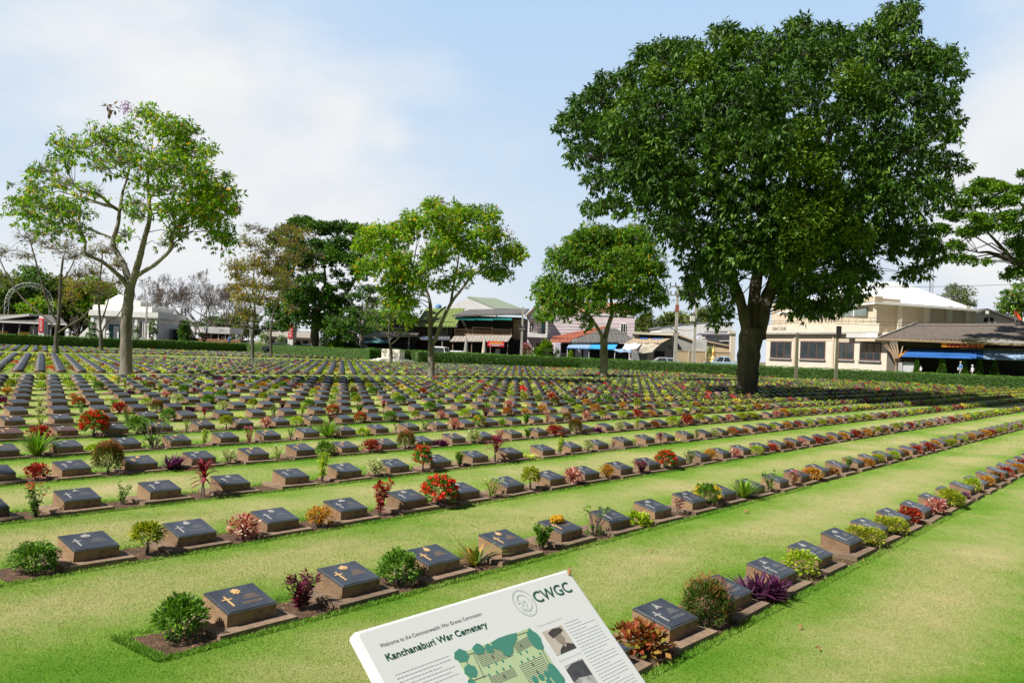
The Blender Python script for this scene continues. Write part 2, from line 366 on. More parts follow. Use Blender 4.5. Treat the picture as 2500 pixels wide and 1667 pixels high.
# ------------------------------------------------------------------ ground
def sheet(name, x0, x1, y0, y1, z, m, n=2, zf=None):
    xs = np.linspace(x0, x1, n); ys = np.linspace(y0, y1, n); X, Y = np.meshgrid(xs, ys)
    Z = np.full(X.shape, z) if zf is None else zf(X, Y)
    V = np.stack([X, Y, Z], -1).reshape(-1, 3); i = np.arange(n * n).reshape(n, n)
    Fq = np.stack([i[:-1, :-1], i[:-1, 1:], i[1:, 1:], i[1:, :-1]], -1).reshape(-1, 4)
    return np_obj(name, V, Fq, m)
def streetz(X, Y):   # the street behind the hedge climbs a little to the right
    return np.clip((X - 4) / 46, 0, 1) ** 1.0 * .85 * np.clip((Y - 96) / 5, 0, 1)
def sz(X): return float(np.clip((X - 4) / 46, 0, 1) * .85)
HC = [(-9.8, 91.5), (7.46, 97.5), (30, 96.5), (54.7, 92.5), (95, 88)]     # street hedge
def hcY(X):
    return float(np.interp(X, [a for a, b in HC], [b for a, b in HC]))
sheet_ground = sheet('ground', -2500, 2500, -2500, 2500, -.12, 'earth', 3); tag(sheet_ground, kind='structure')
# lawn: bounded by the hedges
lw = [W(-40, -45), W(140, -45), (95, 87.6, 0), (54.7, 92.1, 0), (30, 96.1, 0), (7.46, 97.1, 0), (-9.8, 91.1, 0), W(72, 68), W(72, 75), W(67.5, 75.5), W(67, 99), W(-40, 99)]
lm = MB(); lm.prism([(p[0], p[1], -.1) for p in lw], (0, 0, .1)); lawn = lm.build('lawn', 'lawn'); tag(lawn, kind='structure')
st = sheet('road', -160, 220, 98, 190, 0, 'asphalt', 60, lambda X, Y: streetz(X, Y) - .1 + .1 * np.clip((X + 30) / 40, 0, 1)); tag(st, kind='structure')

# ------------------------------------------------------------------ grave markers
SLB, SLP = .04, math.atan2(.065, .262)
def sl(u, v, h=0.0): return (u, -.13 + v * math.cos(SLP) - h * math.sin(SLP), SLB + .07 + v * math.sin(SLP) + h * math.cos(SLP))
def slab_mb(mb=None, mi=0, ex=0):
    mb = mb or MB(); e = .006
    x0, x1, y0, y1 = -.28, .262, -.232, .2
    mb.hexa([(x0, y0, -.03), (x1, y0, -.03), (x1, y1, -.03), (x0, y1, -.03), (x0 + e, y0 + e, SLB), (x1 - e, y0 + e, SLB), (x1 - e, y1 - e, SLB), (x0 + e, y1 - e, SLB)], mi); return mb
def ped_mb(mb=None, mi=0):
    mb = mb or MB(); t = .006
    mb.hexa([(-.1725, -.13, SLB - .002), (.1725, -.13, SLB - .002), (.1725, .132, SLB - .002), (-.1725, .132, SLB - .002),
             (-.1725 + t, -.13 + t, SLB + .07), (.1725 - t, -.13 + t, SLB + .07), (.1725 - t, .132, SLB + .135), (-.1725 + t, .132, SLB + .135)], mi); return mb
def plq_mb(mb=None, mi=0):
    mb = mb or MB(); L = .27
    for (g, h0, h1, b) in ((.0, .0005, .009, .0008), (.011, .009, .0135, .0008)):
        q = lambda u, v, h: sl(u, v, h)
        mb.hexa([q(-.17 + g, -.004 + g, h0), q(.17 - g, -.004 + g, h0), q(.17 - g, L - g, h0), q(-.17 + g, L - g, h0),
                 q(-.17 + g + b, -.004 + g + b, h1), q(.17 - g - b, -.004 + g + b, h1), q(.17 - g - b, L - g - b, h1), q(-.17 + g + b, L - g - b, h1)], mi)
    return mb
def flat(mb, poly, h0=.0142, h1=.0172, mi=0):
    n = len(poly); return mb.add([sl(u, v, h0) for u, v in poly] + [sl(u, v, h1) for u, v in poly],
        [tuple(range(n, 2 * n))] + [(i, (i + 1) % n, n + (i + 1) % n, n + i) for i in range(n)], mi)
def rect(u0, u1, v0, v1): return [(u0, v0), (u1, v0), (u1, v1), (u0, v1)]
def cross_mb(): 
    m = MB(); a = .0055
    flat(m, [(-.092 - a, .055), (-.092 + a, .055), (-.092 + a, .132), (-.06, .132), (-.06, .143), (-.092 + a, .143), (-.092 + a, .175), (-.092 - a, .175), (-.092 - a, .143), (-.124, .143), (-.124, .132), (-.092 - a, .132)])
    return m
def emblem_mb(k):
    m = MB(); c = (.005, .205)
    if k == 0:
        flat(m, [(c[0] + r * math.cos(a), c[1] + r * math.sin(a)) for i in range(16) for a, r in [(i * math.pi / 8, .034 if i % 2 == 0 else .023)]])
        flat(m, [(c[0] + .012 * math.cos(i * .5236), c[1] + .012 * math.sin(i * .5236)) for i in range(12)], .0172, .02)
    elif k == 1:
        flat(m, [(c[0] - .03, c[1] - .012), (c[0] - .012, c[1] - .026), (c[0] + .012, c[1] - .026), (c[0] + .03, c[1] - .012), (c[0] + .034, c[1] + .012), (c[0] + .016, c[1] + .016), (c[0] + .012, c[1] + .03), (c[0] - .01, c[1] + .026), (c[0] - .02, c[1] + .014), (c[0] - .036, c[1] + .014)])
        flat(m, rect(c[0] - .016, c[0] + .016, c[1] - .012, c[1] - .004), .0172, .02)
    elif k == 2:
        flat(m, [(c[0] + .024 * math.cos(i * .3927) * (1.0), c[1] + .028 * math.sin(i * .3927)) for i in range(16)])
        flat(m, [(c[0] - .008, c[1] + .026), (c[0] + .008, c[1] + .026), (c[0] + .004, c[1] + .042), (c[0] - .004, c[1] + .042)])
        flat(m, rect(c[0] - .004, c[0] + .004, c[1] - .016, c[1] + .014), .0172, .02)
    else:
        flat(m, [(c[0] - .034, c[1] - .022), (c[0] + .034, c[1] - .022), (c[0] + .018, c[1] - .002), (c[0] + .006, c[1] + .012), (c[0], c[1] + .04), (c[0] - .006, c[1] + .012), (c[0] - .018, c[1] - .002)])
        flat(m, rect(c[0] - .02, c[0] + .02, c[1] - .016, c[1] - .010), .0172, .02)
    return m
def text_mb(k):
    m = MB(); r = random.Random(k)
    rows_ = [(.055, .15, .0085), (.0, .0, 0), (.02, .132, .006)]
    lines = [(.062, .150, .036), (.060, .137, .055), (.058, .124, .046), (.056, .111, .066)] + ([(.036, .074, .085), (.036, .061, .075)] if k % 2 else [(.053, .098, .072)])
    for cx, v, hw in lines:
        u = cx - hw + .015
        while u < cx + hw - .01:
            w = r.uniform(.003, .008); flat(m, rect(u, u + w, v, v + .0046), .0137, .0147); u += w + r.uniform(.0025, .005)
    return m
shared = dict(slab=slab_mb().build('base_slab', 'slab').data, ped=ped_mb().build('pedestal', 'pedestal').data, plq=plq_mb().build('plaque', 'plaque').data)
plqb = plq_mb().build('plaque', 'plaque_brown').data
crossd = {k: cross_mb().build('cross', k).data for k in ('gold', 'silver')}
embd = {(k, m): emblem_mb(k).build('emblem', m).data for k in range(4) for m in ('gold', 'silver')}
txtd = {(k, m): text_mb(k).build('inscription', m + '_dull').data for k in range(3) for m in ('gold', 'silver')}
fm = slab_mb(None, 0); ped_mb(fm, 1); plq_mb(fm, 2)
fd = fm.build('grave_marker', ['slab', 'pedestal', 'plaque']).data
for o in list(bpy.data.objects):
    if o.type == 'MESH' and o.name.split('.')[0] in ('base_slab', 'pedestal', 'plaque', 'cross', 'emblem', 'inscription', 'grave_marker'): bpy.data.objects.remove(o)
def part(name, data, parent):
    o = bpy.data.objects.new(name, data); COL.objects.link(o); o.parent = parent; return o
# every marker of the cemetery: (row number, index, z, p)
allm = []
SECT = [(1, 16, P1), (17, 30, 36.6), (31, 42, 73.0)]
for a, b, p0 in SECT:
    for n in range(a, b + 1):
        p = p0 + (n - a) * D if a > 1 else P1 + (n - 1) * D
        for j in range(1 if n == 1 else 0, 135):
            z = Z0 + j * S; c = W(z + .1725, p + .13)
            if a == 31 and z > 64.5: break
            if a < 31 and c[1] > hcY(c[0]) - 2.2: break
            if 30 < p < 36 : pass
            # keep clear of the tree trunks
            if any((c[0] - q[0]) ** 2 + (c[1] - q[1]) ** 2 < q[2] for q in ((12.1, 44.4, 1.6), (-15.3, 34.5, .5))): continue
            x, y = pj(c)
            if -60 < x < 2560 and y < 1720: allm.append((n, j, z, p, x, y, c))
inf = [q for q in allm if 4 < q[4] < 2496 and q[5] < 1660]
inf.sort(key=lambda q: q[6][0] ** 2 + q[6][1] ** 2)
# front-rank markers hidden behind the information board are not built
IND = inf[:300]
indset = {(q[0], q[1]) for q in IND}
order = {}
for n in {q[0] for q in IND}:
    js = sorted(q[1] for q in IND if q[0] == n)
    for k, j in enumerate(js): order[(n, j)] = k + 1
def ordn(n):
    w = {1: 'first', 2: 'second', 3: 'third', 4: 'fourth', 5: 'fifth', 6: 'sixth', 7: 'seventh', 8: 'eighth', 9: 'ninth', 10: 'tenth'}
    return w.get(n) or (f"{n}{'th' if 10 < n % 100 < 14 else {1: 'st', 2: 'nd', 3: 'rd'}.get(n % 10, 'th')}")
# ------------------------------------------------------------------ plants between the markers
G = [(0, (.03, .085, .012)), (.5, (.06, .15, .015)), (1, (.13, .25, .03))]
LM = {
 'green': leafmat('leaf_green', [(0, (0.048, 0.124, 0.019)), (.55, (0.114, 0.258, 0.027)), (1, (0.248, 0.414, 0.052))]),
 'lime': leafmat('leaf_lime', [(0, (0.153, 0.287, 0.015)), (.5, (0.334, 0.484, 0.024)), (1, (0.607, 0.650, 0.048))]),
 'yellowgreen': leafmat('leaf_yellowgreen', [(0, (0.076, 0.167, 0.015)), (.45, (0.243, 0.332, 0.024)), (1, (0.638, 0.544, 0.036))]),
 'purple': leafmat('leaf_purple', [(0, (0.043, 0.007, 0.017)), (.6, (0.128, 0.015, 0.043)), (1, (0.230, 0.043, 0.093))], tint=(1.3, .4, .6)),
 'spider': leafmat('leaf_spiderwort', [(0, (0.023, 0.011, 0.023)), (.4, (0.104, 0.018, 0.073)), (.75, (0.197, 0.058, 0.156)), (1, (0.285, 0.219, 0.249))], tint=(1.3, .5, 1)),
 'aloe': leafmat('leaf_aloe', [(0, (0.085, 0.162, 0.025)), (.5, (0.221, 0.272, 0.043)), (.75, (0.357, 0.306, 0.051)), (1, (0.425, 0.187, 0.051))], trans=.15),
 'strap': leafmat('leaf_strap', [(0, (0.069, 0.203, 0.018)), (.6, (0.194, 0.364, 0.036)), (1, (0.415, 0.512, 0.073))], trans=.25),
 'spiderplant': leafmat('leaf_spiderplant', [(0, (0.304, 0.484, 0.036)), (.5, (0.607, 0.725, 0.073)), (1, (0.900, 0.900, 0.304))], trans=.3),
 'croton': leafmat('leaf_croton', [(0, (0.066, 0.099, 0.014)), (.3, (0.221, 0.049, 0.022)), (.55, (0.376, 0.077, 0.033)), (.75, (0.332, 0.221, 0.039)), (1, (0.166, 0.221, 0.033))], tint=(1.3, .8, .4)),
 'crotonred': leafmat('leaf_crotonred', [(0, (0.108, 0.018, 0.017)), (.5, (0.340, 0.036, 0.024)), (.85, (0.557, 0.086, 0.034)), (1, (0.279, 0.230, 0.040))], tint=(1.4, .5, .4)),
 'feather': leafmat('leaf_feather', [(0, (0.033, 0.088, 0.016)), (.6, (0.077, 0.144, 0.022)), (1, (0.133, 0.199, 0.033))], trans=.2),
 'feathertip': leafmat('leaf_feathertip', [(0, (0.221, 0.111, 0.034)), (.5, (0.323, 0.136, 0.051)), (1, (0.383, 0.204, 0.076))], tint=(1.2, .8, .5)),
 'yellow': leafmat('leaf_yellow', [(0, (0.304, 0.332, 0.024)), (.5, (0.683, 0.544, 0.024)), (1, (0.900, 0.664, 0.036))]),
 'orange': leafmat('leaf_orange', [(0, (0.155, 0.166, 0.016)), (.4, (0.464, 0.287, 0.022)), (.75, (0.641, 0.298, 0.022)), (1, (0.497, 0.133, 0.022))], tint=(1.3, .9, .4)),
 'coleus': leafmat('leaf_coleus', [(0, (0.221, 0.033, 0.033)), (.45, (0.508, 0.111, 0.099)), (.75, (0.685, 0.420, 0.332)), (1, (0.751, 0.641, 0.464))], tint=(1.2, .7, .6)),
 'cream': leafmat('leaf_cream', [(0, (0.111, 0.188, 0.044)), (.45, (0.398, 0.442, 0.177)), (1, (0.765, 0.751, 0.464))]),
 'cordy': leafmat('leaf_cordyline', [(0, (0.060, 0.012, 0.019)), (.5, (0.202, 0.018, 0.043)), (1, (0.403, 0.065, 0.113))], tint=(1.3, .4, .6)),
 'ixora': leafmat('petal_ixora', [(0, (0.504, 0.012, 0.011)), (.6, (0.725, 0.033, 0.017)), (1, (0.806, 0.103, 0.043))], trans=.25, tint=(1.2, .5, .5)),
 'petal_yellow': leafmat('petal_yellow', [(0, (.72, .42, .02)), (1, (.85, .66, .08))], tint=(1.1, 1, .4)),
 'petal_white': leafmat('petal_white', [(0, (.7, .7, .66)), (1, (.85, .85, .8))], tint=(1, 1, 1)),
 'petal_pink': leafmat('petal_pink', [(0, (.66, .09, .2)), (1, (.8, .25, .38))], tint=(1, .6, .8)),
 'petal_orange': leafmat('petal_orange', [(0, (.78, .30, .01)), (1, (.88, .48, .02))], tint=(1.1, .8, .4)),
 'dry': leafmat('leaf_dry', [(0, (.22, .14, .06)), (.6, (.36, .26, .10)), (1, (.45, .40, .16))]),
}
M.update({'L_' + k: v for k, v in LM.items()})
def ball(n, c, r, size, width=.45, up=.35, out=1.0, sh=.45):
    d = rdir(n); d[:, 2] = np.where(d[:, 2] < -.55, -d[:, 2], d[:, 2])
    rad = (1 - sh * rng.random(n) ** 1.6)[:, None]
    lump = 1 + .2 * np.sin(d[:, 0:1] * 5 + c[0] * 9) * np.cos(d[:, 1:2] * 6 + d[:, 2:3] * 4)
    P = np.array(c) + d * np.array(r) * rad * lump
    return leaves(P, d * out + rdir(n) * .8 + np.array([0, 0, up]), size * rng.uniform(.7, 1.25, n), width)
def stems(k, r0, h, spread, c=(0, 0), curve=.3):
    P0, P1, A, B = [], [], [], []
    tips = []
    for i in range(k):
        a = rng.uniform(0, 6.283); s = rng.uniform(.3, 1) * spread
        pts = [np.array([c[0] + .015 * math.cos(a), c[1] + .015 * math.sin(a), -.01])]
        for q in (.35, .7, 1.0): pts.append(np.array([c[0] + math.cos(a) * s * q ** (1 + curve) + rng.normal(0, .008), c[1] + math.sin(a) * s * q ** (1 + curve) + rng.normal(0, .008), h * q * rng.uniform(.9, 1.05)]))
        for u, (p, q) in enumerate(zip(pts[:-1], pts[1:])): P0.append(p); P1.append(q); A.append(r0 * (1 - u * .25)); B.append(r0 * (.75 - u * .22))
        tips.append(pts)
    return segs(P0, P1, A, B, 5), tips
def along(tips, n, size, width=.4, lo=.25, up=.3):
    P, Dd = [], []
    for i in range(n):
        t = tips[rng.integers(len(tips))]; q = lo + (1 - lo) * rng.random(); f = q * (len(t) - 1); k = min(int(f), len(t) - 2)
        p = t[k] * (1 - f + k) + t[k + 1] * (f - k); d = rdir(1)[0]; d[2] = d[2] * .5 + up; P.append(p); Dd.append(d)
    return leaves(np.array(P), np.array(Dd), size * rng.uniform(.7, 1.3, n), width)
def clusters(tips_or_pts, k, n, r, size):
    P = []
    for c in tips_or_pts[:k]: P.append(np.array(c) + rdir(n) * r * rng.uniform(.5, 1, (n, 1)) * np.array([1, 1, .6]))
    P = np.concatenate(P); return leaves(P, rdir(len(P)) + np.array([0, 0, .8]), size, .8)
def shellpts(n, c, r, up=.1):
    d = rdir(n * 4); d = d[d[:, 2] > up][:n]; return np.array(c) + d * np.array(r)
def rosette(n, L, wid, droop, lift, c=(0, 0, 0), zs=0.0):
    a = rng.uniform(0, 6.283, n); e = rng.uniform(lift[0], lift[1], n)
    d = np.stack([np.cos(a) * np.cos(e), np.sin(a) * np.cos(e), np.sin(e)], 1)
    P = np.array(c) + np.stack([np.cos(a) * .012, np.sin(a) * .012, rng.uniform(0, zs + 1e-6, n)], 1)
    return straps(P, d, L * rng.uniform(.7, 1.15, n), wid * rng.uniform(.8, 1.15, n), droop * rng.uniform(.6, 1.4, n))
def P_round(v): return [('foliage', ball(2600, (0, 0, .145), (.16, .16, .15), .03, .5), 'L_green'), ('stem', stems(5, .008, .15, .06)[0], 'twig')]
def P_broad(v): return [('foliage', merge([ball(1700, (0, 0, .12), (.17, .16, .115), .034, .45), ball(500, (-.03, .03, .19), (.1, .1, .08), .034, .45)]), 'L_green'), ('stem', stems(8, .006, .16, .12)[0], 'twig')]
def P_topiary(v): return [('foliage', ball(1100, (0, 0, .19), (.105, .105, .10), .036, .42), 'L_yellowgreen'), ('stem', stems(3, .008, .15, .02)[0], 'twig')]
def P_purple(v):
    s, t = stems(13, .004, .23, .13); return [('foliage', along(t, 420, .05, .3, .15, .45), 'L_purple'), ('stem', s, 'twig')]
def P_aloe(v): return [('foliage', rosette(30, .27, .034, .4, (.6, 1.4)), 'L_aloe')]
def P_upright(v):
    s, t = stems(9, .005, .27, .11); return [('foliage', merge([along(t, 620, .045, .42, .2, .7)]), 'L_green'), ('stem', s, 'twig')]
def P_bare(v):
    s, t = stems(11, .007, .30, .19, curve=.1)
    P = np.concatenate([x[-1] + rng.normal(0, .012, (5, 3)) for x in t]); return [('foliage', merge([leaves(P, rdir(len(P)) + np.array([0, 0, .5]), .05, .4), ball(60, (0, 0, .05), (.08, .08, .06), .05, .4)]), 'L_green'), ('stem', s, 'twig')]
def P_low(v): return [('foliage', ball(420, (0, 0, .06), (.15, .13, .085), .045, .75), 'L_lime')]
def P_redthin(v):
    s, t = stems(5, .003, .21, .07); return [('foliage', along(t, 60, .045, .35, .3, .5), 'L_purple'), ('stem', s, 'twig')]
def P_yflower(v):
    b = ball(1000, (0, 0, .14), (.145, .145, .13), .04, .45); f = clusters(shellpts(17, (0, 0, .15), (.15, .15, .14), -.1), 17, 30, .034, .017)
    return [('foliage', b, 'L_green'), ('flowers', f, 'L_petal_yellow'), ('stem', stems(6, .006, .15, .08)[0], 'twig')]
def P_strap(v): return [('foliage', rosette(130, .31, .016, .3, (.6, 1.5), zs=.02), 'L_strap')]
def P_croton(v):
    s, t = stems(12, .005, .15, .15); return [('foliage', merge([along(t, 120, .06, .6, .4, .3), ball(330, (0, 0, .11), (.165, .16, .10), .058, .62)]), 'L_croton'), ('stem', s, 'twig')]
def P_crotonred(v):
    s, t = stems(12, .005, .18, .13); return [('foliage', merge([along(t, 170, .05, .5, .35, .4), ball(380, (0, 0, .12), (.15, .15, .11), .048, .55)]), 'L_crotonred'), ('stem', s, 'twig')]
def P_feather(v):
    b = ball(6500, (0, 0, .15), (.15, .15, .155), .026, .3, .6, sh=.3); t = ball(900, (0, 0, .18), (.165, .165, .185), .032, .17, 1.2, sh=.12)
    return [('foliage', b, 'L_feather'), ('new_growth', t, 'L_feathertip'), ('stem', stems(6, .006, .16, .06)[0], 'twig')]
def P_brown(v):
    b = ball(3600, (0, 0, .15), (.13, .13, .15), .026, .32, .6, sh=.3); t = ball(1500, (0, 0, .19), (.132, .132, .14), .026, .26, 1.0, sh=.12)
    return [('foliage', b, 'L_feather'), ('new_growth', t, 'L_feathertip'), ('stem', stems(4, .007, .16, .04)[0], 'twig')]
def P_spiderwort(v): return [('foliage', merge([rosette(34, .17, .028, .25, (.35, 1.5), (x, y, 0), .05) for x, y in ((0, 0), (-.09, .02), (.09, -.02), (.02, .07), (-.03, -.05))]), 'L_spider')]
def P_dryfeather(v): return [('foliage', merge([ball(1800, (-.06, 0, .12), (.15, .13, .10), .034, .24, .1), ball(1300, (.1, .02, .14), (.13, .12, .10), .034, .24, .1)]), 'L_yellowgreen'), ('stem', stems(9, .004, .15, .14)[0], 'twig')]
def P_yellow(v):
    s, t = stems(14, .004, .18, .13); return [('foliage', merge([along(t, 420, .036, .38, .25, .5), ball(520, (0, 0, .13), (.135, .135, .105), .033, .4)]), 'L_orange'), ('stem', s, 'twig')]
def P_coleus(v):
    s, t = stems(12, .004, .2, .12); return [('foliage', merge([along(t, 260, .048, .42, .2, .2), ball(300, (0, 0, .13), (.13, .13, .12), .045, .45)]), 'L_coleus'), ('stem', s, 'twig')]
def P_darkred(v):
    s, t = stems(8, .004, .31, .1); return [('foliage', along(t, 300, .046, .48, .2, .4), 'L_crotonred'), ('stem', s, 'twig')]
def P_ixora(v):
    b = ball(900, (0, 0, .15), (.15, .15, .14), .045, .42); f = clusters(shellpts(52, (0, 0, .155), (.157, .157, .15), -.4), 52, 34, .034, .02)
    return [('foliage', b, 'L_green'), ('flowers', f, 'L_ixora'), ('stem', stems(6, .007, .15, .07)[0], 'twig')]
def P_ixtall(v):
    b = ball(700, (0, 0, .21), (.095, .095, .15), .045, .42); f = clusters(shellpts(26, (0, 0, .22), (.105, .105, .16), -.5), 26, 26, .028, .02)
    return [('foliage', b, 'L_green'), ('flowers', f, 'L_ixora'), ('stem', stems(4, .006, .22, .03)[0], 'twig')]
def P_whitethin(v):
    s, t = stems(10, .003, .27, .13); return [('foliage', along(t, 330, .032, .42, .15, .4), 'L_lime'), ('flowers', clusters([x[-1] for x in t], 8, 7, .018, .014), 'L_petal_white'), ('stem', s, 'twig')]
def P_redflowthin(v):
    s, t = stems(10, .004, .30, .15); return [('foliage', along(t, 330, .04, .45, .1, .3), 'L_green'), ('flowers', clusters([x[-1] for x in t] + [x[-2] for x in t], 14, 9, .02, .016), 'L_ixora'), ('stem', s, 'twig')]
def P_cordy(v): return [('foliage', merge([rosette(60, .17, .026, .5, (.0, 1.45), (0, 0, .12), .17)]), 'L_cordy'), ('stem', stems(2, .008, .26, .01)[0], 'twig')]
def P_spiderplant(v): return [('foliage', rosette(64, .24, .02, .8, (.4, 1.4)), 'L_spiderplant')]
def P_cream(v):
    s, t = stems(12, .004, .2, .13); return [('foliage', merge([along(t, 280, .045, .42, .25, .4), ball(320, (0, 0, .13), (.13, .13, .12), .042, .45)]), 'L_cream'), ('stem', s, 'twig')]
def P_limetall(v):
    s, t = stems(5, .004, .34, .06); return [('foliage', along(t, 240, .045, .42, .2, .4), 'L_lime'), ('stem', s, 'twig')]
def P_thingreen(v):
    s, t = stems(6, .004, .27, .12); return [('foliage', along(t, 180, .042, .42, .15, .4), 'L_green'), ('stem', s, 'twig')]
def P_limeball(v): return [('foliage', ball(900, (0, 0, .125), (.135, .135, .12), .036, .48), 'L_lime'), ('stem', stems(5, .006, .14, .06)[0], 'twig')]
def P_pinkflow(v):
    s, t = stems(8, .003, .26, .12); return [('foliage', along(t, 220, .04, .4, .15, .3), 'L_croton'), ('flowers', clusters([x[-1] for x in t], 8, 9, .022, .018), 'L_petal_pink'), ('stem', s, 'twig')]
def P_orangeflow(v):
    s, t = stems(9, .004, .25, .1); return [('foliage', along(t, 480, .042, .38, .15, .4), 'L_green'), ('flowers', clusters([x[-1] for x in t], 5, 9, .02, .018), 'L_petal_orange'), ('stem', s, 'twig')]
def P_crotonyel(v): return [('foliage', merge([ball(850, (0, 0, .11), (.165, .16, .11), .042, .48)]), 'L_orange'), ('stem', stems(8, .005, .14, .1)[0], 'twig')]
KN = {  # kind: (generator, object name, look, category, group)
 'round': (P_round, 'round_bush', 'dense round green bush', 'bush'), 'broad': (P_broad, 'green_bush', 'broad small-leaved green bush', 'bush'),
 'topiary': (P_topiary, 'lollipop_bush', 'yellow-green ball bush on short stem', 'bush'), 'purple': (P_purple, 'purple_shrub', 'thin maroon-leaved shrub', 'shrub'),
 'aloe': (P_aloe, 'aloe_plant', 'spiky yellow-green succulent plant', 'plant'), 'upright': (P_upright, 'upright_shrub', 'upright bright green shrub', 'shrub'),
 'bare': (P_bare, 'bare_stemmed_shrub', 'bare-stemmed shrub with leafy tips', 'shrub'), 'low': (P_low, 'low_leafy_plant', 'low light green leafy plant', 'plant'),
 'redthin': (P_redthin, 'red_seedling', 'wispy dark red seedling', 'plant'), 'yflower': (P_yflower, 'yellow_flower_bush', 'round bush with yellow flowers', 'bush'),
 'strap': (P_strap, 'strap_leaf_clump', 'tall clump of green strap leaves', 'plant'), 'croton': (P_croton, 'croton_shrub', 'broad-leaved red and green shrub', 'shrub'),
 'crotonred': (P_crotonred, 'red_leaf_shrub', 'dark red-leaved shrub', 'shrub'), 'feather': (P_feather, 'feathery_bush', 'feathery green bush with orange tips', 'bush'),
 'brown': (P_brown, 'brown_tipped_bush', 'brown-tipped oval bush', 'bush'), 'spiderwort': (P_spiderwort, 'purple_spiderwort', 'clump of purple strap leaves', 'plant'),
 'dryfeather': (P_dryfeather, 'straggly_yellow_shrub', 'straggly pale yellow-green shrub', 'shrub'), 'yellow': (P_yellow, 'yellow_leaf_shrub', 'yellow and orange leaved shrub', 'shrub'),
 'coleus': (P_coleus, 'pink_leaf_shrub', 'pink and cream leaved shrub', 'shrub'), 'darkred': (P_darkred, 'tall_red_shrub', 'tall thin red-leaved shrub', 'shrub'),
 'ixora': (P_ixora, 'red_flower_bush', 'round bush covered in red flowers', 'bush'), 'ixtall': (P_ixtall, 'tall_red_flower_bush', 'tall bush with red flowers', 'bush'),
 'whitethin': (P_whitethin, 'white_flower_shrub', 'thin shrub with white flowers', 'shrub'), 'redflowthin': (P_redflowthin, 'red_flower_shrub', 'open shrub with small red flowers', 'shrub'),
 'cordy': (P_cordy, 'cordyline', 'crimson spiky-topped plant', 'plant'), 'spiderplant': (P_spiderplant, 'striped_grass_plant', 'arching yellow-striped grassy plant', 'plant'),
 'cream': (P_cream, 'cream_leaf_shrub', 'cream-leaved shrub', 'shrub'), 'limetall': (P_limetall, 'lime_shrub', 'slender lime green shrub', 'shrub'),
 'thin': (P_thingreen, 'thin_green_shrub', 'sparse green shrub', 'shrub'), 'limeball': (P_limeball, 'lime_bush', 'lime green rounded bush', 'bush'),
 'pinkflow': (P_pinkflow, 'pink_flower_shrub', 'thin shrub with pink flowers', 'shrub'), 'orangeflow': (P_orangeflow, 'orange_flower_shrub', 'green shrub with orange flowers', 'shrub'),
 'crotonyel': (P_crotonyel, 'yellow_croton', 'low bushy yellow and orange shrub', 'shrub'),
}
FIX = {1: {1: 'croton', 2: 'feather', 3: 'spiderwort', 4: 'limeball', 5: 0, 6: 'dryfeather', 7: 'dryfeather', 8: 'crotonred', 9: 'coleus', 10: 'dryfeather', 11: 'spiderwort', 12: 'limeball', 13: 'yellow', 14: 'croton', 15: 'crotonred', 16: 'crotonyel', 17: 'crotonred', 18: 'croton', 19: 'crotonyel'},
 2: {-1: 'broad', 0: 'purple', 1: 'round', 2: 'aloe', 3: 'upright', 4: 'bare', 5: 'low', 6: 'redthin', 7: 'yflower', 8: 'strap', 9: 'thin', 10: 'pinkflow', 11: 'crotonyel', 12: 'croton', 13: 'orangeflow', 14: 'crotonyel', 15: 'dryfeather', 16: 'limeball', 17: 'croton', 18: 'crotonred', 19: 'crotonred', 20: 'yellow'},
 3: {-1: 'round', 0: 'topiary', 1: 'coleus', 2: 'yellow', 3: 'darkred', 4: 'ixora', 5: 'whitethin', 6: 'topiary', 7: 'coleus', 8: 'yellow', 9: 'purple', 10: 'ixora', 11: 'thin', 12: 'yellow', 13: 'coleus', 14: 'limeball', 15: 'crotonred', 16: 'croton', 17: 'coleus', 18: 'crotonred'},
 4: {0: 'redflowthin', 1: 'thin', 2: 'cordy', 3: 0, 4: 'limetall', 5: 'cream', 6: 'ixtall', 7: 'orangeflow', 8: 'cordy', 9: 'spiderplant', 10: 'limetall', 11: 'cream', 12: 'redthin', 13: 'whitethin', 14: 'cordy', 15: 'spiderplant', 16: 'thin', 17: 'cream', 18: 'ixora'},
 5: {1: 'crotonred', 2: 'brown', 3: 'spiderwort', 4: 'cream', 5: 'whitethin', 6: 'broad', 7: 'crotonred', 8: 'brown', 9: 'spiderwort', 10: 'cream', 11: 'pinkflow', 12: 'upright', 13: 'crotonred', 14: 'brown', 15: 'spiderwort', 16: 'cream', 17: 'limetall'},
 6: {2: 'strap', 3: 'low', 4: 'bare', 5: 'limetall', 6: 'pinkflow', 7: 'thin', 8: 'strap', 9: 'low', 10: 'redthin', 11: 'thin', 12: 'coleus', 13: 'yflower', 14: 'strap', 15: 'upright', 16: 'pinkflow', 17: 'brown', 18: 'coleus'},
 7: {3: 'crotonred', 4: 'ixora', 5: 'round', 6: 'thin', 7: 'topiary', 8: 'coleus', 9: 'limeball', 10: 'purple', 11: 'ixora', 12: 'round', 13: 'topiary', 14: 'coleus', 15: 'limeball', 16: 'purple', 17: 'ixora'},
 8: {4: 'whitethin', 5: 'cream', 6: 'redflowthin', 7: 'round', 8: 'cordy', 9: 'spiderplant', 10: 'thin', 11: 'limetall', 12: 'ixora', 13: 'upright', 14: 'cordy', 15: 'spiderplant'},
 9: {5: 'cream', 6: 'thin', 7: 'crotonred', 8: 'brown', 9: 'spiderwort', 10: 'cream'}, 10: {6: 'whitethin', 7: 'ixora', 8: 'strap', 9: 'limeball'}}
KINDS = list(KN)
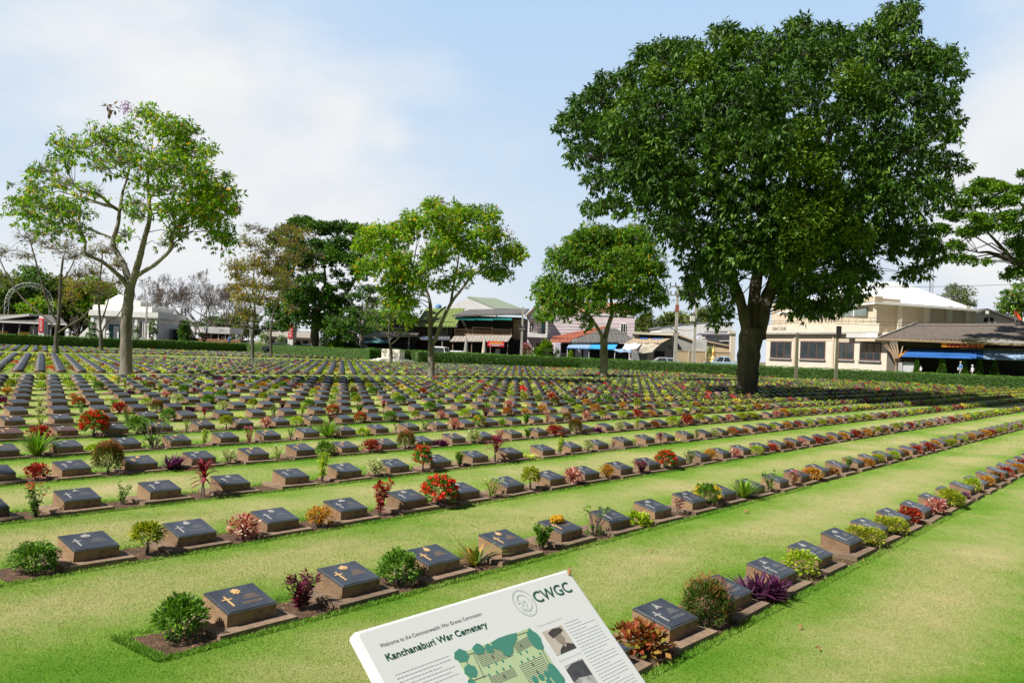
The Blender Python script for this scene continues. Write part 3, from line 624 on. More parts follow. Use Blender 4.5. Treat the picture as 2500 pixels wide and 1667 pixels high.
def kind_at(n, j):
    if n in FIX and j in FIX[n]: return FIX[n][j] or None
    r = random.Random(n * 1009 + j * 17 + 5); far = n <= 7 and j > 14
    if r.random() < (.08 if not far else .06): return None
    pool = ['round', 'broad', 'topiary', 'topiary', 'purple', 'strap', 'strap', 'crotonred', 'brown', 'spiderwort', 'yellow', 'coleus', 'ixora', 'round', 'broad', 'limeball', 'spiderplant', 'topiary', 'whitethin', 'cordy', 'spiderplant', 'spiderplant', 'cream', 'cream', 'limetall', 'limeball', 'limeball', 'limeball', 'yflower', 'crotonyel', 'topiary', 'round', 'strap', 'broad', 'limetall', 'spiderplant']
    if far or n <= 4: pool = ['crotonyel', 'crotonyel', 'croton', 'dryfeather', 'dryfeather', 'yellow', 'coleus', 'limeball', 'limeball', 'crotonred', 'topiary', 'limetall']
    return r.choice(pool)
protos = {}
def proto(kind):
    if kind not in protos:
        parts = KN[kind][0](0); single_v, single_f, mi, mats_, o = [], [], [], [], 0
        datas = []
        for pn, (V, Fq), mn in parts:
            ob = np_obj(pn, V, Fq, mn); datas.append((pn, ob.data)); bpy.data.objects.remove(ob)
            single_v.append(V); single_f.append(Fq + o); o += len(V); mi += [len(mats_)] * len(Fq); mats_.append(mn)
        ob = np_obj(KN[kind][1], np.concatenate(single_v), np.concatenate(single_f), mats_, None, False, mi); sd = ob.data; bpy.data.objects.remove(ob)
        protos[kind] = (datas, sd)
    return protos[kind]
plants = []
for (n, j, z, p, x, y, c) in allm:
    for g in ([j] if j > 0 or n not in (2, 3) else [-1, 0]):
        k = kind_at(n, g)
        if not k: continue
        r = random.Random(n * 131 + g); q = W(Z0 + g * S + .345 + .235 + r.uniform(-.03, .03), p + .05 + r.uniform(-.05, .06)); px, py = pj(q)
        plants.append((n, g, k, q, px, py))
pin = [q for q in plants if 2 < q[4] < 2498 and q[5] < 1690]; pin.sort(key=lambda q: q[3][0] ** 2 + q[3][1] ** 2)
PIND = pin[:320]; pset = {(q[0], q[1]) for q in PIND}; pkind = {(q[0], q[1]): q[2] for q in PIND}
# markers as individuals
for i, (n, j, z, p, x, y, c) in enumerate(IND):
    k = order[(n, j)]
    look = 'dark plaque grave marker'
    if n == 7 and j in (3, 4): look = 'brown plaque grave marker'
    elif n == 2: look = 'gilt-lettered grave marker' if j < 5 else 'dark bronze-topped grave marker'
    nb = pkind.get((n, j)); where = f", left of {KN[nb][2]}" if nb else ''
    lab = f"{look}, {ordn(n)} row from front, {ordn(k)} from left{where}"
    if len(lab.split()) > 16: lab = f"{look}, {ordn(n)} row from front, {ordn(k)} from left"
    rr = random.Random(n * 77 + j)
    jit = (rr.uniform(-.012, .012), rr.uniform(-.012, .012))
    loc = c + ZD * jit[0] + PD * jit[1]; rz = ROWROT + rr.uniform(-.03, .03); tl = (rr.uniform(-.014, .014), rr.uniform(-.014, .014)); loc = loc + np.array([0, 0, rr.uniform(-.008, .004)])
    if i < 105:
        t = empty('grave_marker', loc, rz, lab, 'grave marker', 'grave markers in long rows'); t.rotation_euler = (tl[0], tl[1], rz)
        part('base_slab', shared['slab'], t); part('pedestal', shared['ped'], t)
        pq = part('plaque', plqb if (n == 7 and j in (3, 4)) else shared['plq'], t)
        mt = 'gold' if (n == 2 and j < 5) or (n >= 5 and rr.random() < .5) else 'silver'
        em = {(2, 0): 0, (2, 1): 1, (2, 2): 2, (2, 3): 2, (1, 2): 3, (3, 0): 1, (3, 1): 2}.get((n, j), rr.randrange(4))
        part('cross', crossd[mt], pq); part('emblem', embd[(em, mt)], pq); part('inscription', txtd[(rr.randrange(3) if n > 1 else 1, mt)], pq)
    else:
        o = bpy.data.objects.new('grave_marker', fd); COL.objects.link(o); o.location = tuple(loc); o.rotation_euler = (tl[0], tl[1], rz)
        tag(o, lab, 'grave marker', 'grave markers in long rows')
# markers beyond: one mass
rest = [q for q in allm if (q[0], q[1]) not in indset]
base_v = np.array([v.co[:] for v in fd.vertices]); base_f = np.array([p.vertices[:] for p in fd.polygons]); base_m = np.array([p.material_index for p in fd.polygons])
cr, sr = math.cos(ROWROT), math.sin(ROWROT); rot = np.array([[cr, sr, 0], [-sr, cr, 0], [0, 0, 1]])
bv_ = base_v @ rot
C = np.array([q[6] for q in rest]); V = (C[:, None, :] + bv_[None]).reshape(-1, 3); Fq = (base_f[None] + (np.arange(len(rest)) * len(base_v))[:, None, None]).reshape(-1, 4)
o = np_obj('distant_grave_markers', V, Fq, ['slab', 'pedestal', 'plaque'], None, False, np.tile(base_m, len(rest)))
tag(o, 'hundreds of grey grave markers in distant rows beyond the nearer rows', 'grave markers', kind='stuff')
# plants as individuals
for i, (n, g, k, q, x, y) in enumerate(PIND):
    datas, sd = proto(k); nm, look, cat = KN[k][1:4]
    o_ = order.get((n, g)); o2 = order.get((n, g + 1))
    pos = f"after its {ordn(o_)} grave marker" if o_ else (f"before its {ordn(o2)} grave marker" if o2 else 'past its last near marker')
    lab = f"{look} in {ordn(n)} row from front, {pos}"
    if len(lab.split()) > 16: lab = f"{look}, row {n} from front, {pos}"
    rr = random.Random(n * 31 + g * 7); sc = rr.uniform(.78, 1.04); rz = rr.uniform(0, 6.28)
    if n == 2 and g in (0, 1): sc = .98
    if n >= 5: sc *= 1.02
    sc = {(1, 2): 1.02, (1, 3): 1.08, (2, -1): .84, (2, 1): .9, (3, -1): .84, (2, 2): 1.15, (2, 8): 1.1, (3, 4): 1.12, (3, 3): 1.1, (4, 2): 1.15, (4, 6): 1.15, (4, 8): 1.35, (4, 9): 1.2, (5, 2): 1.2, (5, 3): 1.15, (6, 2): 1.45, (6, 4): 1.4, (6, 8): 1.4, (7, 4): 1.3}.get((n, g), sc)
    if n < 5 and g > 11: sc *= .8
    if k == 'croton': sc *= .86
    szv = (rr.uniform(.9, 1.12), rr.uniform(.9, 1.12), rr.uniform(.82, 1.05))
    if i < 110 and len(datas) > 1:
        t = empty(nm, q, rz, lab, cat, f"{look}s between the graves"); t.scale = tuple(sc * q for q in szv)
        for pn, dd in datas: part(pn, dd, t)
    else:
        o = bpy.data.objects.new(nm, sd); COL.objects.link(o); o.location = tuple(q); o.rotation_euler = (0, 0, rz); o.scale = tuple(sc * q for q in szv)
        tag(o, lab, cat, f"{look}s between the graves")
# plants beyond: one mass of leafy clumps
restp = [q for q in plants if (q[0], q[1]) not in pset]
groups = {}
for q in restp: groups.setdefault({'round': 'green', 'broad': 'green', 'topiary': 'yellowgreen', 'purple': 'purple', 'strap': 'strap', 'brown': 'feathertip', 'spiderwort': 'spider', 'crotonred': 'crotonred', 'croton': 'green', 'yellow': 'yellow', 'coleus': 'lime', 'ixora': 'ixora', 'whitethin': 'cream', 'cordy': 'cordy', 'spiderplant': 'spiderplant', 'cream': 'cream', 'limetall': 'lime', 'limeball': 'lime', 'yflower': 'yellow', 'crotonyel': 'yellowgreen', 'dryfeather': 'yellowgreen'}.get(q[2], 'green'), []).append(q)
vs, fs, ms, off, mats_ = [], [], [], 0, []
for k, L in groups.items():
    mats_.append('L_' + k); npl = 64
    for q in L:
        rr = rng.uniform(.6, 1.2); d = rdir(npl); d[:, 2] = np.abs(d[:, 2]) * .9
        P = q[3] + np.array([0, 0, .07]) + d * np.array([.145, .145, .145]) * rr * rng.uniform(.5, 1, (npl, 1))
        Vv, Ff = leaves(P, d + rdir(npl) * .7, .085, .6); vs.append(Vv); fs.append(Ff + off); off += len(Vv); ms += [len(mats_) - 1] * len(Ff)
o = np_obj('distant_grave_plants', np.concatenate(vs), np.concatenate(fs), mats_, None, False, ms)
tag(o, 'mixed red, yellow and green shrubs between the distant grave markers', 'shrubs', kind='stuff')
# soil beds under every row
sb = MB(); seen = {}
for (n, j, z, p, x, y, c) in allm: a = seen.setdefault(n, [z, z, p]); a[0] = min(a[0], z); a[1] = max(a[1], z)
for n, (za, zb, p) in seen.items():
    za -= .46; zb += .8; k = max(2, int((zb - za) / .12)) if n < 7 else 2
    zs = np.linspace(za, zb, k); jj = (lambda: rng.uniform(-.03, .03)) if n < 7 else (lambda: 0)
    lo = [W(q, p - .10 + jj(), .006) for q in zs]; hi = [W(q, p + .29 + jj(), .006) for q in zs]
    sb.add(lo + hi, [(i, i + 1, k + i + 1, k + i) for i in range(k - 1)])
tag(sb.build('soil_beds', 'soil'), kind='structure')
# ------------------------------------------------------------------ information board in front of the viewer
TAU = R(43); BW, BT = .846, .026; BZ = CH - .65; bz0, bp0 = 1.334, 1.492
brd = empty('information_board', W(bz0 + BW / 2, bp0 - .2), ROWROT, 'white sloping information board with green lettering and cemetery plan', 'sign')
def bl(u, v, h=0.0): return (u - BW / 2, .2 - v * math.cos(TAU) - h * math.sin(TAU), BZ - v * math.sin(TAU) + h * math.cos(TAU))
b0 = W(bz0, bp0, BZ); bvd = -PD * math.cos(TAU) - np.array([0, 0, math.sin(TAU)]); bn = np.cross(ZD, bvd); bn = bn / np.linalg.norm(bn)
def puv(zx, zy):     # from a spot on the board to board coordinates
    d = ray(840 + zx / 3.095, 1367 + zy / 3.095); tt = np.dot(b0 - CAM, bn) / np.dot(d, bn); q = CAM + d * tt - b0
    return float(np.dot(q, ZD)), float(np.dot(q, bvd))
BHt = .60
m = MB(); r_ = .012; a = .006
outl = [(a, 0), (BW - a, 0), (BW, a), (BW, BHt - a), (BW - a, BHt), (a, BHt), (0, BHt - a), (0, a)]
inl = [(u + (r_ if u < BW / 2 else -r_) * (.7), v + (r_ if v < BHt / 2 else -r_) * .7) for u, v in outl]
rings = [[bl(u, v, -BT) for u, v in outl], [bl(u, v, -.006) for u, v in outl], [bl(u + (.003 if u < BW / 2 else -.003), v + (.003 if v < BHt / 2 else -.003), -.0015) for u, v in outl], [bl(u, v, 0) for u, v in inl]]
vs = sum(rings, []); fs = [tuple(range(8))]
for i in range(3):
    for k in range(8): fs.append((i * 8 + k, (i + 1) * 8 + k, (i + 1) * 8 + (k + 1) % 8, i * 8 + (k + 1) % 8))
fs.append(tuple(range(24, 32))[::-1]); m.add(vs, fs); m.build('panel', 'panel', brd)
for sx in (.12, BW - .12):
    m = MB(); x0 = sx - BW / 2; m.tube([(x0, .08, -.02), (x0, .08, BZ - .16)], .03, 12); m.build('leg', 'metal', brd)
def bpoly(name, polys, mt, h0, h1, parent=brd):
    m = MB()
    for po in polys:
        n = len(po); ar = sum(po[i][0] * po[(i + 1) % n][1] - po[(i + 1) % n][0] * po[i][1] for i in range(n))
        if ar > 0: po = po[::-1]
        m.add([bl(u, v, h0) for u, v in po] + [bl(u, v, h1) for u, v in po], [tuple(range(n, 2 * n))] + [(i, (i + 1) % n, n + (i + 1) % n, n + i) for i in range(n)])
    return m.build(name, mt, parent)
def text_data(s, size=1.0):
    cu = bpy.data.curves.new('t', 'FONT'); cu.body = s; cu.size = size; cu.resolution_u = 3
    ob = bpy.data.objects.new('t', cu); COL.objects.link(ob); bpy.context.view_layer.update()
    me = bpy.data.meshes.new_from_object(ob.evaluated_get(bpy.context.evaluated_depsgraph_get()))
    V = np.array([v.co[:2] for v in me.vertices]); Fs = [tuple(p.vertices) for p in me.polygons]
    bpy.data.objects.remove(ob); bpy.data.curves.remove(cu); bpy.data.meshes.remove(me); return V, Fs
def btext(name, s, z0, z1, capz, mt, bold=0):
    (u0, v0), (u1, v1), (uc, vc) = puv(*z0), puv(*z1), puv(*capz)
    V, Fs = text_data(s); wd_ = V[:, 0].max() - V[:, 0].min(); cap = .69
    sx = (u1 - u0) / wd_; sy = abs(v0 - vc) / cap; vv = (v0 + v1) / 2
    V = V - np.array([V[:, 0].min(), 0]); m = MB()
    for k, (du, dv) in enumerate([(0, 0)] + ([(bold, 0), (bold / 2, bold / 2)] if bold else [])):
        m.add([bl(u0 + x * sx + du, vv - y * sy + dv, .0008 + k * .0002) for x, y in V], Fs)
    return m.build(name, mt, brd)
btext('welcome_line', 'Welcome to the Commonwealth War Graves Commission', (275, 660), (1042, 414), (266, 632), 'ink_dark')
btext('title', 'Kanchanaburi War Cemetery', (322, 750), (1088, 508), (303, 700), 'ink', .0012)
btext('organisation_letters', 'CWGC', (1455, 318), (1728, 238), (1424, 236), 'ink', .0016)
btext('caption', 'Chaplain Alexander Dean', (1465, 503), (1642, 444), (1459, 488), 'ink_pale'); btext('caption', 'Construction and design', (1627, 766), (1797, 700), (1621, 752), 'ink_pale')
# seal
uc, vc = puv(1360, 320); ur, _ = puv(1432, 300); r0 = abs(ur - uc)
m = MB()
for (ra, rb) in ((r0, r0 * .9), (r0 * .62, r0 * .56)):
    for k in range(40):
        an0, an1 = k * math.pi / 20, (k + (.72 if ra == r0 else 1)) * math.pi / 20
        m.add([bl(uc + q * math.cos(w_), vc + q * math.sin(w_), .001) for q, w_ in ((ra, an0), (ra, an1), (rb, an1), (rb, an0))], [(0, 1, 2, 3)])
for k in range(46):
    an = rng.uniform(0, 6.28); q = r0 * rng.uniform(.05, .85); w_ = r0 * .035
    m.add([bl(uc + q * math.cos(an) + x, vc + q * math.sin(an) + y, .001) for x, y in ((-w_, -w_), (w_, -w_), (w_, w_), (-w_, w_))], [(0, 1, 2, 3)])
m.build('seal', 'ink_seal', brd)
# printed paragraphs: too small to read, thin broken lines
def para(u0, u1, v0, v1, step, mt='ink_pale'):
    polys = []; v = v0
    while v < v1:
        u = u0; end = u1 - (rng.random() < .3) * rng.uniform(.02, .08)
        while u < end:
            w_ = rng.uniform(.004, .013); polys.append([(u, v), (min(u + w_, end), v), (min(u + w_, end), v + .0018), (u, v + .0018)]); u += w_ + .0022
        v += step
    return polys
ua, va = puv(390, 880); ub, _ = puv(790, 760); bpoly('left_paragraphs', para(ua, ub + .01, va - .005, BHt - .03, .0095), 'ink_pale', .0002, .0006)
ua, va = puv(1655, 480); bpoly('right_paragraphs', para(ua + .004, BW - .035, va, BHt - .03, .0095), 'ink_pale', .0002, .0006)
# plan of the cemetery
mu0, mv0 = puv(832, 718); mu1, _ = puv(1405, 510); mv1 = BHt - .04; mw = mu1 - mu0
pl = bpoly('cemetery_plan', [[(mu0, mv0), (mu1, mv0), (mu1, mv1), (mu0, mv1)]], 'map_green', .0002, .0007)
def mp_(zx, zy): return puv(zx, zy)
lines = []
def hatch(c0, c1, c2, n):   # c0->c1 along a line, c0->c2 across
    A, B, Cc = np.array(mp_(*c0)), np.array(mp_(*c1)), np.array(mp_(*c2))
    for i in range(n):
        o_ = (Cc - A) * i / (n - 1); p, q = A + o_, B + o_; lines.append([(p[0], p[1] - .0007), (q[0], q[1] - .0007), (q[0], q[1] + .0007), (p[0], p[1] + .0007)])
hatch((992, 715), (1230, 632), (1042, 805), 9); hatch((1270, 640), (1400, 570), (1310, 700), 8); hatch((1320, 800), (1500, 720), (1395, 925), 10); hatch((1095, 890), (1280, 815), (1125, 945), 6)
for p, q in (((920, 720), (1200, 625)), ((1300, 570), (1405, 535)), ((975, 705), (1060, 890)), ((945, 920), (1080, 870)), ((920, 750), (945, 810)), ((1480, 650), (1560, 800))):
    A, B = np.array(mp_(*p)), np.array(mp_(*q)); d = B - A; d = d / np.linalg.norm(d); nn = np.array([-d[1], d[0]]) * .0012; lines.append([tuple(A - nn), tuple(B - nn), tuple(B + nn), tuple(A + nn)])
bpoly('plan_lines', lines, 'map_line', .0007, .001, pl)
blobs = []
def tr(zx, zy, rx, ry, n=14):
    ry = ry * .5; rx = rx * .78
    u, v = mp_(zx, zy); s = 1 / 3.095 / 560
    blobs.append([(u + rx * s * (1 + .12 * math.sin(3 * k + zx)) * math.cos(k * 2 * math.pi / n), v + ry * s * (1 + .12 * math.cos(4 * k)) * math.sin(k * 2 * math.pi / n)) for k in range(n)])
for q in ((885, 722, 52, 60), (955, 838, 45, 60), (960, 920, 25, 30), (1015, 672, 45, 50), (1095, 668, 30, 45), (1440, 600, 48, 110), (1530, 862, 22, 34), (1490, 884, 22, 34), (1442, 902, 22, 34), (1600, 870, 50, 120), (1550, 920, 25, 40)): tr(*q)
blobs.append([mp_(*q) for q in ((1105, 625), (1160, 590), (1230, 565), (1300, 548), (1305, 600), (1275, 640), (1278, 695), (1245, 730), (1205, 715), (1190, 685), (1130, 665))])
for q in ((1090, 803), (1147, 780), (1197, 762), (1153, 845), (1201, 822), (1253, 802), (1095, 868), (1340, 768), (1386, 747), (1430, 730), (1331, 705), (1377, 690), (1480, 705)): tr(q[0], q[1], 8, 14, 8)
bpoly('plan_trees', blobs, 'map_tree', .001, .0014, pl)
bpoly('plan_markers', [[(u + .0035 * math.cos(k), v + .005 * math.sin(k)) for k in (0, 1, 2, 3, 4, 5)] for u, v in (mp_(1120, 728), mp_(1335, 645), mp_(1423, 787), mp_(1458, 845), mp_(1208, 877))], 'map_line', .0012, .0016, pl)
# sepia portrait: a man in a peaked cap
pu, pv = puv(1490, 545); pu1, _ = puv(1640, 485); _, pv1 = puv(1605, 720); pw, ph = pu1 - pu, pv1 - pv
po = bpoly('portrait_photo', [[(pu, pv), (pu1, pv), (pu1, pv1), (pu, pv1)]], 'sepia', .0002, .0007)
q = lambda x, y: (pu + x * pw, pv + y * ph)
bpoly('portrait_face', [[q(.36, .28), q(.72, .26), q(.78, .5), q(.66, .74), q(.54, .76), q(.40, .56)]], 'sepia_mid', .0008, .0011, po)
bpoly('portrait_cap', [[q(.22, .12), q(.5, .02), q(.85, .07), q(.9, .2), q(.74, .27), q(.3, .36), q(.26, .26)]], 'sepia_dark', .0012, .0015, po)
bpoly('portrait_jacket', [[q(.2, 1), q(.3, .86), q(.52, .74), q(.6, .84), q(.72, .7), q(.98, .84), q(.99, 1)]], 'sepia_dark', .0010, .0013, po)
lu, lv = puv(1655, 802); lu1, _ = puv(1797, 740); lv1 = min(lv + .14, BHt - .03)
lp = bpoly('landscape_photo', [[(lu, lv), (lu1, lv), (lu1, lv1), (lu, lv1)]], 'photo_grey', .0002, .0007)
bpoly('landscape_trees', [[(lu + .002, lv + .012), (lu + (lu1 - lu) * .4, lv + .002), (lu1 - .002, lv + .004), (lu1 - .002, lv + .05), (lu + .03, lv + .042), (lu + .002, lv + .048)]], 'photo_dark', .0008, .001, lp)
# ------------------------------------------------------------------ grass blades near the viewer
def blades(n, zr, pr, h, w, test=None):
    z = rng.uniform(zr[0], zr[1], n); p = rng.uniform(pr[0], pr[1], n)
    if test is not None: k = test(z, p); z, p = z[k], p[k]
    n = len(z); B = z[:, None] * ZD + p[:, None] * PD; d = rng.normal(0, .55, (n, 3)); d[:, 2] = 1
    hh = h * rng.uniform(.6, 1.35, n); V, Fq = leaves(B, d, hh, w / h, 0, None, .3); return V, Fq
gl = []
free = lambda z, p: ~((((p - P1) % D) < .22) & (p > P1 - .2) & (z > Z0 - .45) & ((p > P1 + .5) | (z > 0))) if True else None
def offbed(z, p):
    f = (p - P1 + .125) % D
    on = (f < .45) & (p > P1 - .125) & ((z > Z0 - .47) | (p > P1 + 2.5 * D))
    d_ = z * math.cos(YAW) + p * math.sin(YAW)
    return ~on & (d_ > 1.8)
def far_blades(n, r0, r1):
    az = rng.uniform(R(-35), R(35), n); rr = r0 * (r1 / r0) ** rng.random(n); X, Y = rr * np.sin(az), rr * np.cos(az)
    z = X * ZD[0] + Y * ZD[1]; p = X * PD[0] + Y * PD[1]; k = offbed(z, p); z, p, rr = z[k], p[k], rr[k]; n = len(z)
    B = z[:, None] * ZD + p[:, None] * PD; d = rng.normal(0, .75, (n, 3)); d[:, 2] = .6
    V, Fq = leaves(B, d, (.009 + .0006 * rr) * rng.uniform(.6, 1.35, n), .17 + .012 * rr, 0, None, .3); return V, Fq
gl.append(far_blades(640000, 2.2, 9)); gl.append(far_blades(260000, 6, 26))
for n in range(1, 9):                                   # longer fringe at the edges of the beds
    k = 12000 if n < 5 else 7000; zr = (Z0 - .5, Z0 + (9 if n < 3 else 13)); zz0 = zr[0] + (0 if n < 3 else -1)
    pc = P1 + (n - 1) * D; e = .014 * n ** .3
    gl.append(blades(k, (zz0, zr[1]), (pc - .165, pc - .106), .024, .0042 * (1 + .18 * n)))
    gl.append(blades(k // 2, (zz0, zr[1]), (pc + .30, pc + .37), .034, .0042 * (1 + .18 * n)))
gl.append(blades(1800, (Z0 - .52, Z0 - .45), (P1 + D - .15, P1 + D + .33), .026, .005))
gl.append(blades(2600, (Z0 - .4, Z0 + 8), (P1 - .12, P1 + .3), .035, .004)); 
V, Fq = merge(gl); o = np_obj('grass', V, Fq, 'blades'); tag(o, 'short lawn grass growing around the nearest grave beds', 'grass', kind='stuff')
n = 2600; r_ = rng.choice(np.arange(6), n, p=[.3, .3, .16, .1, .08, .06]); z = Z0 - .4 + rng.random(n) * (9 + r_ * 1.2); p = P1 + r_ * D + rng.uniform(-.16, .34, n)
B = z[:, None] * ZD + p[:, None] * PD; B[:, 2] = .012; k = np.abs(((z - Z0) % S) - .585) < .2; B = B[k]; V, Fq = leaves(B, rdir(len(B)) * np.array([1, 1, .25]), rng.uniform(.012, .035, len(B)), .5, .4)
o = np_obj('leaf_litter', V, Fq, 'L_dry'); tag(o, 'dry leaf litter scattered on the soil between the front grave markers', 'litter', kind='stuff')
# fallen leaves on the lawn
for k, (x, y, s, lab) in enumerate(((1823, 1247, .05, 'large pale dry leaf lying on the lawn between the two front rows'), (1386, 1392, .012, 'brown curled leaf at the top right corner of the white board'), (1590, 1343, .024, 'small brown leaf on the dry lawn left of the pale dry leaf'), (1955, 1528, .022, 'small orange leaf on the lawn right of the front row'), (1997, 1580, .02, 'orange-brown leaf lowest on the lawn at right'))):
    q = gnd(x, y, .022) if k != 1 else at(1390, 1396, 2.62); a = rng.uniform(0, 6)
    m = MB(); pts = []
    for i in range(5):
        tt = i / 4 - .5; w_ = s * .42 * math.cos(tt * 2.6); c = np.array([math.cos(a) * tt * s * 2, math.sin(a) * tt * s * 2, .012 * math.cos(tt * 5)]); sdv = np.array([-math.sin(a), math.cos(a), .25]) * w_
        pts += [c - sdv, c, c + sdv * np.array([1, 1, -1])]
    m.add(pts, [(i * 3 + j, i * 3 + j + 1, i * 3 + j + 4, i * 3 + j + 3) for i in range(4) for j in range(2)])
    o = m.build('fallen_leaf', 'dryleaf'); o.location = tuple(q); tag(o, lab, 'leaf', 'fallen leaves on the lawn')
# ------------------------------------------------------------------ marigold garland on the fifth marker of the second row
q = W(Z0 + 4 * S + .1725, P1 + D + .13); gr = empty('flower_garland', q, ROWROT, 'bright yellow flower garland lying on a grave plaque in the second row', 'garland')
P = []
for k in range(120): 
    an = rng.uniform(0, 6.28); P.append(sl(.015 + .062 * math.cos(an) + rng.normal(0, .006), .205 + .024 * math.sin(an) + rng.normal(0, .006), .028 + abs(rng.normal(0, .010))))
P = np.repeat(np.array(P), 34, 0) + rdir(120 * 34) * .011
V, Fq = leaves(P, rdir(len(P)) + np.array([0, 0, .4]), .013, .8); np_obj('flowers', V, Fq, 'L_petal_yellow', gr)
m = MB(); m.tube([sl(.015 + .06 * math.cos(k * .5236), .205 + .024 * math.sin(k * .5236), .018) for k in range(13)], .007, 6); m.build('string', 'L_petal_orange', gr)
# ------------------------------------------------------------------ hedges
LM['hedge'] = leafmat('hedge_leaf', [(0, (0.057, 0.138, 0.022)), (.55, (0.102, 0.238, 0.035)), (1, (0.204, 0.389, 0.057))], trans=.2)
hedge_core = mat('hedge_core', (.045, .09, .02), .95, .4, 4)
def hedge(pts, h, th, lab, dens=60):
    t = empty('hedge', (pts[0][0], pts[0][1], 0), 0, lab, 'hedge', 'clipped hedges round the cemetery'); o0 = np.array([pts[0][0], pts[0][1]])
    m = MB(); lv = []
    for (a, b) in zip(pts[:-1], pts[1:]):
        a, b = np.array(a[:2]) - o0, np.array(b[:2]) - o0; d = b - a; Ln = np.linalg.norm(d); d /= Ln; nn = np.array([-d[1], d[0]])
        if nn[1] < 0: nn = -nn
        c = [a - d * .05, b + d * .05, b + d * .05 + nn * th, a - d * .05 + nn * th]
        if np.cross(c[1] - c[0], c[3] - c[0]) < 0: c = c[::-1]
        m.hexa([(p[0], p[1], -.05) for p in c] + [(p[0], p[1], h) for p in c])
        for face in range(3):
            k = int(Ln * dens * (h if face < 1 else th)); s = rng.uniform(0, Ln, k); w = rng.random(k)
            wob = .03 * np.sin(s * 1.7) + .02 * np.sin(s * 4.1)
            if face == 0: P = a + s[:, None] * d - nn * (.02 + .06 * rng.random((k, 1))); z = w * h; dr = np.tile(np.append(-nn, .35), (k, 1))
            elif face == 1: P = a + s[:, None] * d + w[:, None] * nn * th; z = h + wob + rng.uniform(-.03, .07, k); dr = np.tile([0, 0, 1.], (k, 1))
            else: P = np.where(rng.random((k, 1)) < .5, a, b) + w[:, None] * nn * th; z = rng.random(k) * h; dr = np.tile(np.append(d, .3), (k, 1))
            lv.append(leaves(np.column_stack([P, z]), dr + rdir(k) * .75, .13, .6))
    m.build('clipped_core', hedge_core, t); V, Fq = merge(lv); np_obj('foliage', V, Fq, LM['hedge'], t)
hedge([W(30, 99), W(67.5, 99)], 1.12, 1.1, 'long dark green hedge behind the far left rows, in shade')
hedge([W(67.5, 99.5), W(67.5, 75)], 1.12, 1.1, 'lighter green hedge running left from the white memorial block')
hedge([W(67.6, 75), W(74, 75)], 1.22, 1.0, 'short hedge return left of the white memorial block', 90)
hedge([W(74, 75), W(74.5, 62)], 1.2, 1.0, 'hedge directly behind the white memorial block', 90)
hedge(HC, 1.17, 1.2, 'long hedge along the street, from the memorial block to the right edge', 90)
# ------------------------------------------------------------------ Stone of Remembrance
q = gnd(975, 883); zc, pc = zp(q); sr_ = empty('memorial_stone', q, ROWROT, 'white block memorial altar on low steps in front of the hedge', 'memorial')
m = MB(); m.box(-.0, .75, 0, 2.9, .30, 1.32); m.build('altar_block', 'stone_white', sr_)
m = MB()
for k in range(3): e = 1.2 - k * .38; m.box(-e * .6, .75 + e * .6, -e, 2.9 + e, k * .1 - (.05 if k == 0 else 0), k * .1 + .1)
m.build('steps', 'stone_white', sr_)
# ------------------------------------------------------------------ trees
LM['mango'] = leafmat('mango_leaf', [(0, (0.021, 0.057, 0.009)), (.5, (0.040, 0.109, 0.014)), (.85, (0.083, 0.178, 0.021)), (1, (0.141, 0.242, 0.032))], rough=.5, trans=.22, spec=.25, patch=.45)
LM['mango_sunlit'] = leafmat('mango_sunlit_leaf', [(0, (0.050, 0.120, 0.013)), (.6, (0.119, 0.218, 0.023)), (1, (0.218, 0.295, 0.042))], trans=.3)  # lighter leaf colour that paints sunlight onto lobes of the mango crown
LM['fresh'] = leafmat('fresh_leaf', [(0, (0.066, 0.176, 0.013)), (.5, (0.144, 0.318, 0.019)), (.85, (0.290, 0.459, 0.029)), (.95, (0.465, 0.478, 0.034)), (1, (0.772, 0.282, 0.034))], patch=.7, trans=.42)
LM['fresh_dark'] = leafmat('fresh_dark_leaf', [(0, (0.043, 0.124, 0.013)), (.5, (0.086, 0.217, 0.019)), (.9, (0.190, 0.351, 0.029)), (1, (0.482, 0.285, 0.034))], patch=.7, trans=.35)
LM['rain'] = leafmat('rain_tree_leaf', [(0, (0.030, 0.090, 0.020)), (.6, (0.068, 0.171, 0.027)), (1, (0.143, 0.274, 0.038))], patch=.25, trans=.2)
LM['rain_green'] = leafmat('rain_tree_green_leaf', [(0, (0.046, 0.121, 0.012)), (.6, (0.091, 0.210, 0.016)), (1, (0.181, 0.322, 0.023))], patch=.25, trans=.25)
LM['autumn'] = leafmat('autumn_leaf', [(0, (0.070, 0.128, 0.017)), (.4, (0.163, 0.209, 0.023)), (.7, (0.325, 0.267, 0.035)), (.9, (0.418, 0.198, 0.035)), (1, (0.232, 0.116, 0.058))], patch=.25, trans=.35)
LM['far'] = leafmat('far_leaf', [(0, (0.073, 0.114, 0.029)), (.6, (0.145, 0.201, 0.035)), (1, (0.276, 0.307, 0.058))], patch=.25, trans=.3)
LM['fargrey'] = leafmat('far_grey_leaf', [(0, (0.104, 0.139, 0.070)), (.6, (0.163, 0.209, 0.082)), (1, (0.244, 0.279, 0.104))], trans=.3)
LM['purple_flower'] = leafmat('purple_flower', [(0, (.42, .26, .52)), (1, (.62, .44, .70))], tint=(1, .8, 1))
LM['brown_leaf'] = leafmat('brown_leaf', [(0, (.16, .10, .06)), (1, (.30, .2, .11))], tint=(1, .8, .6))
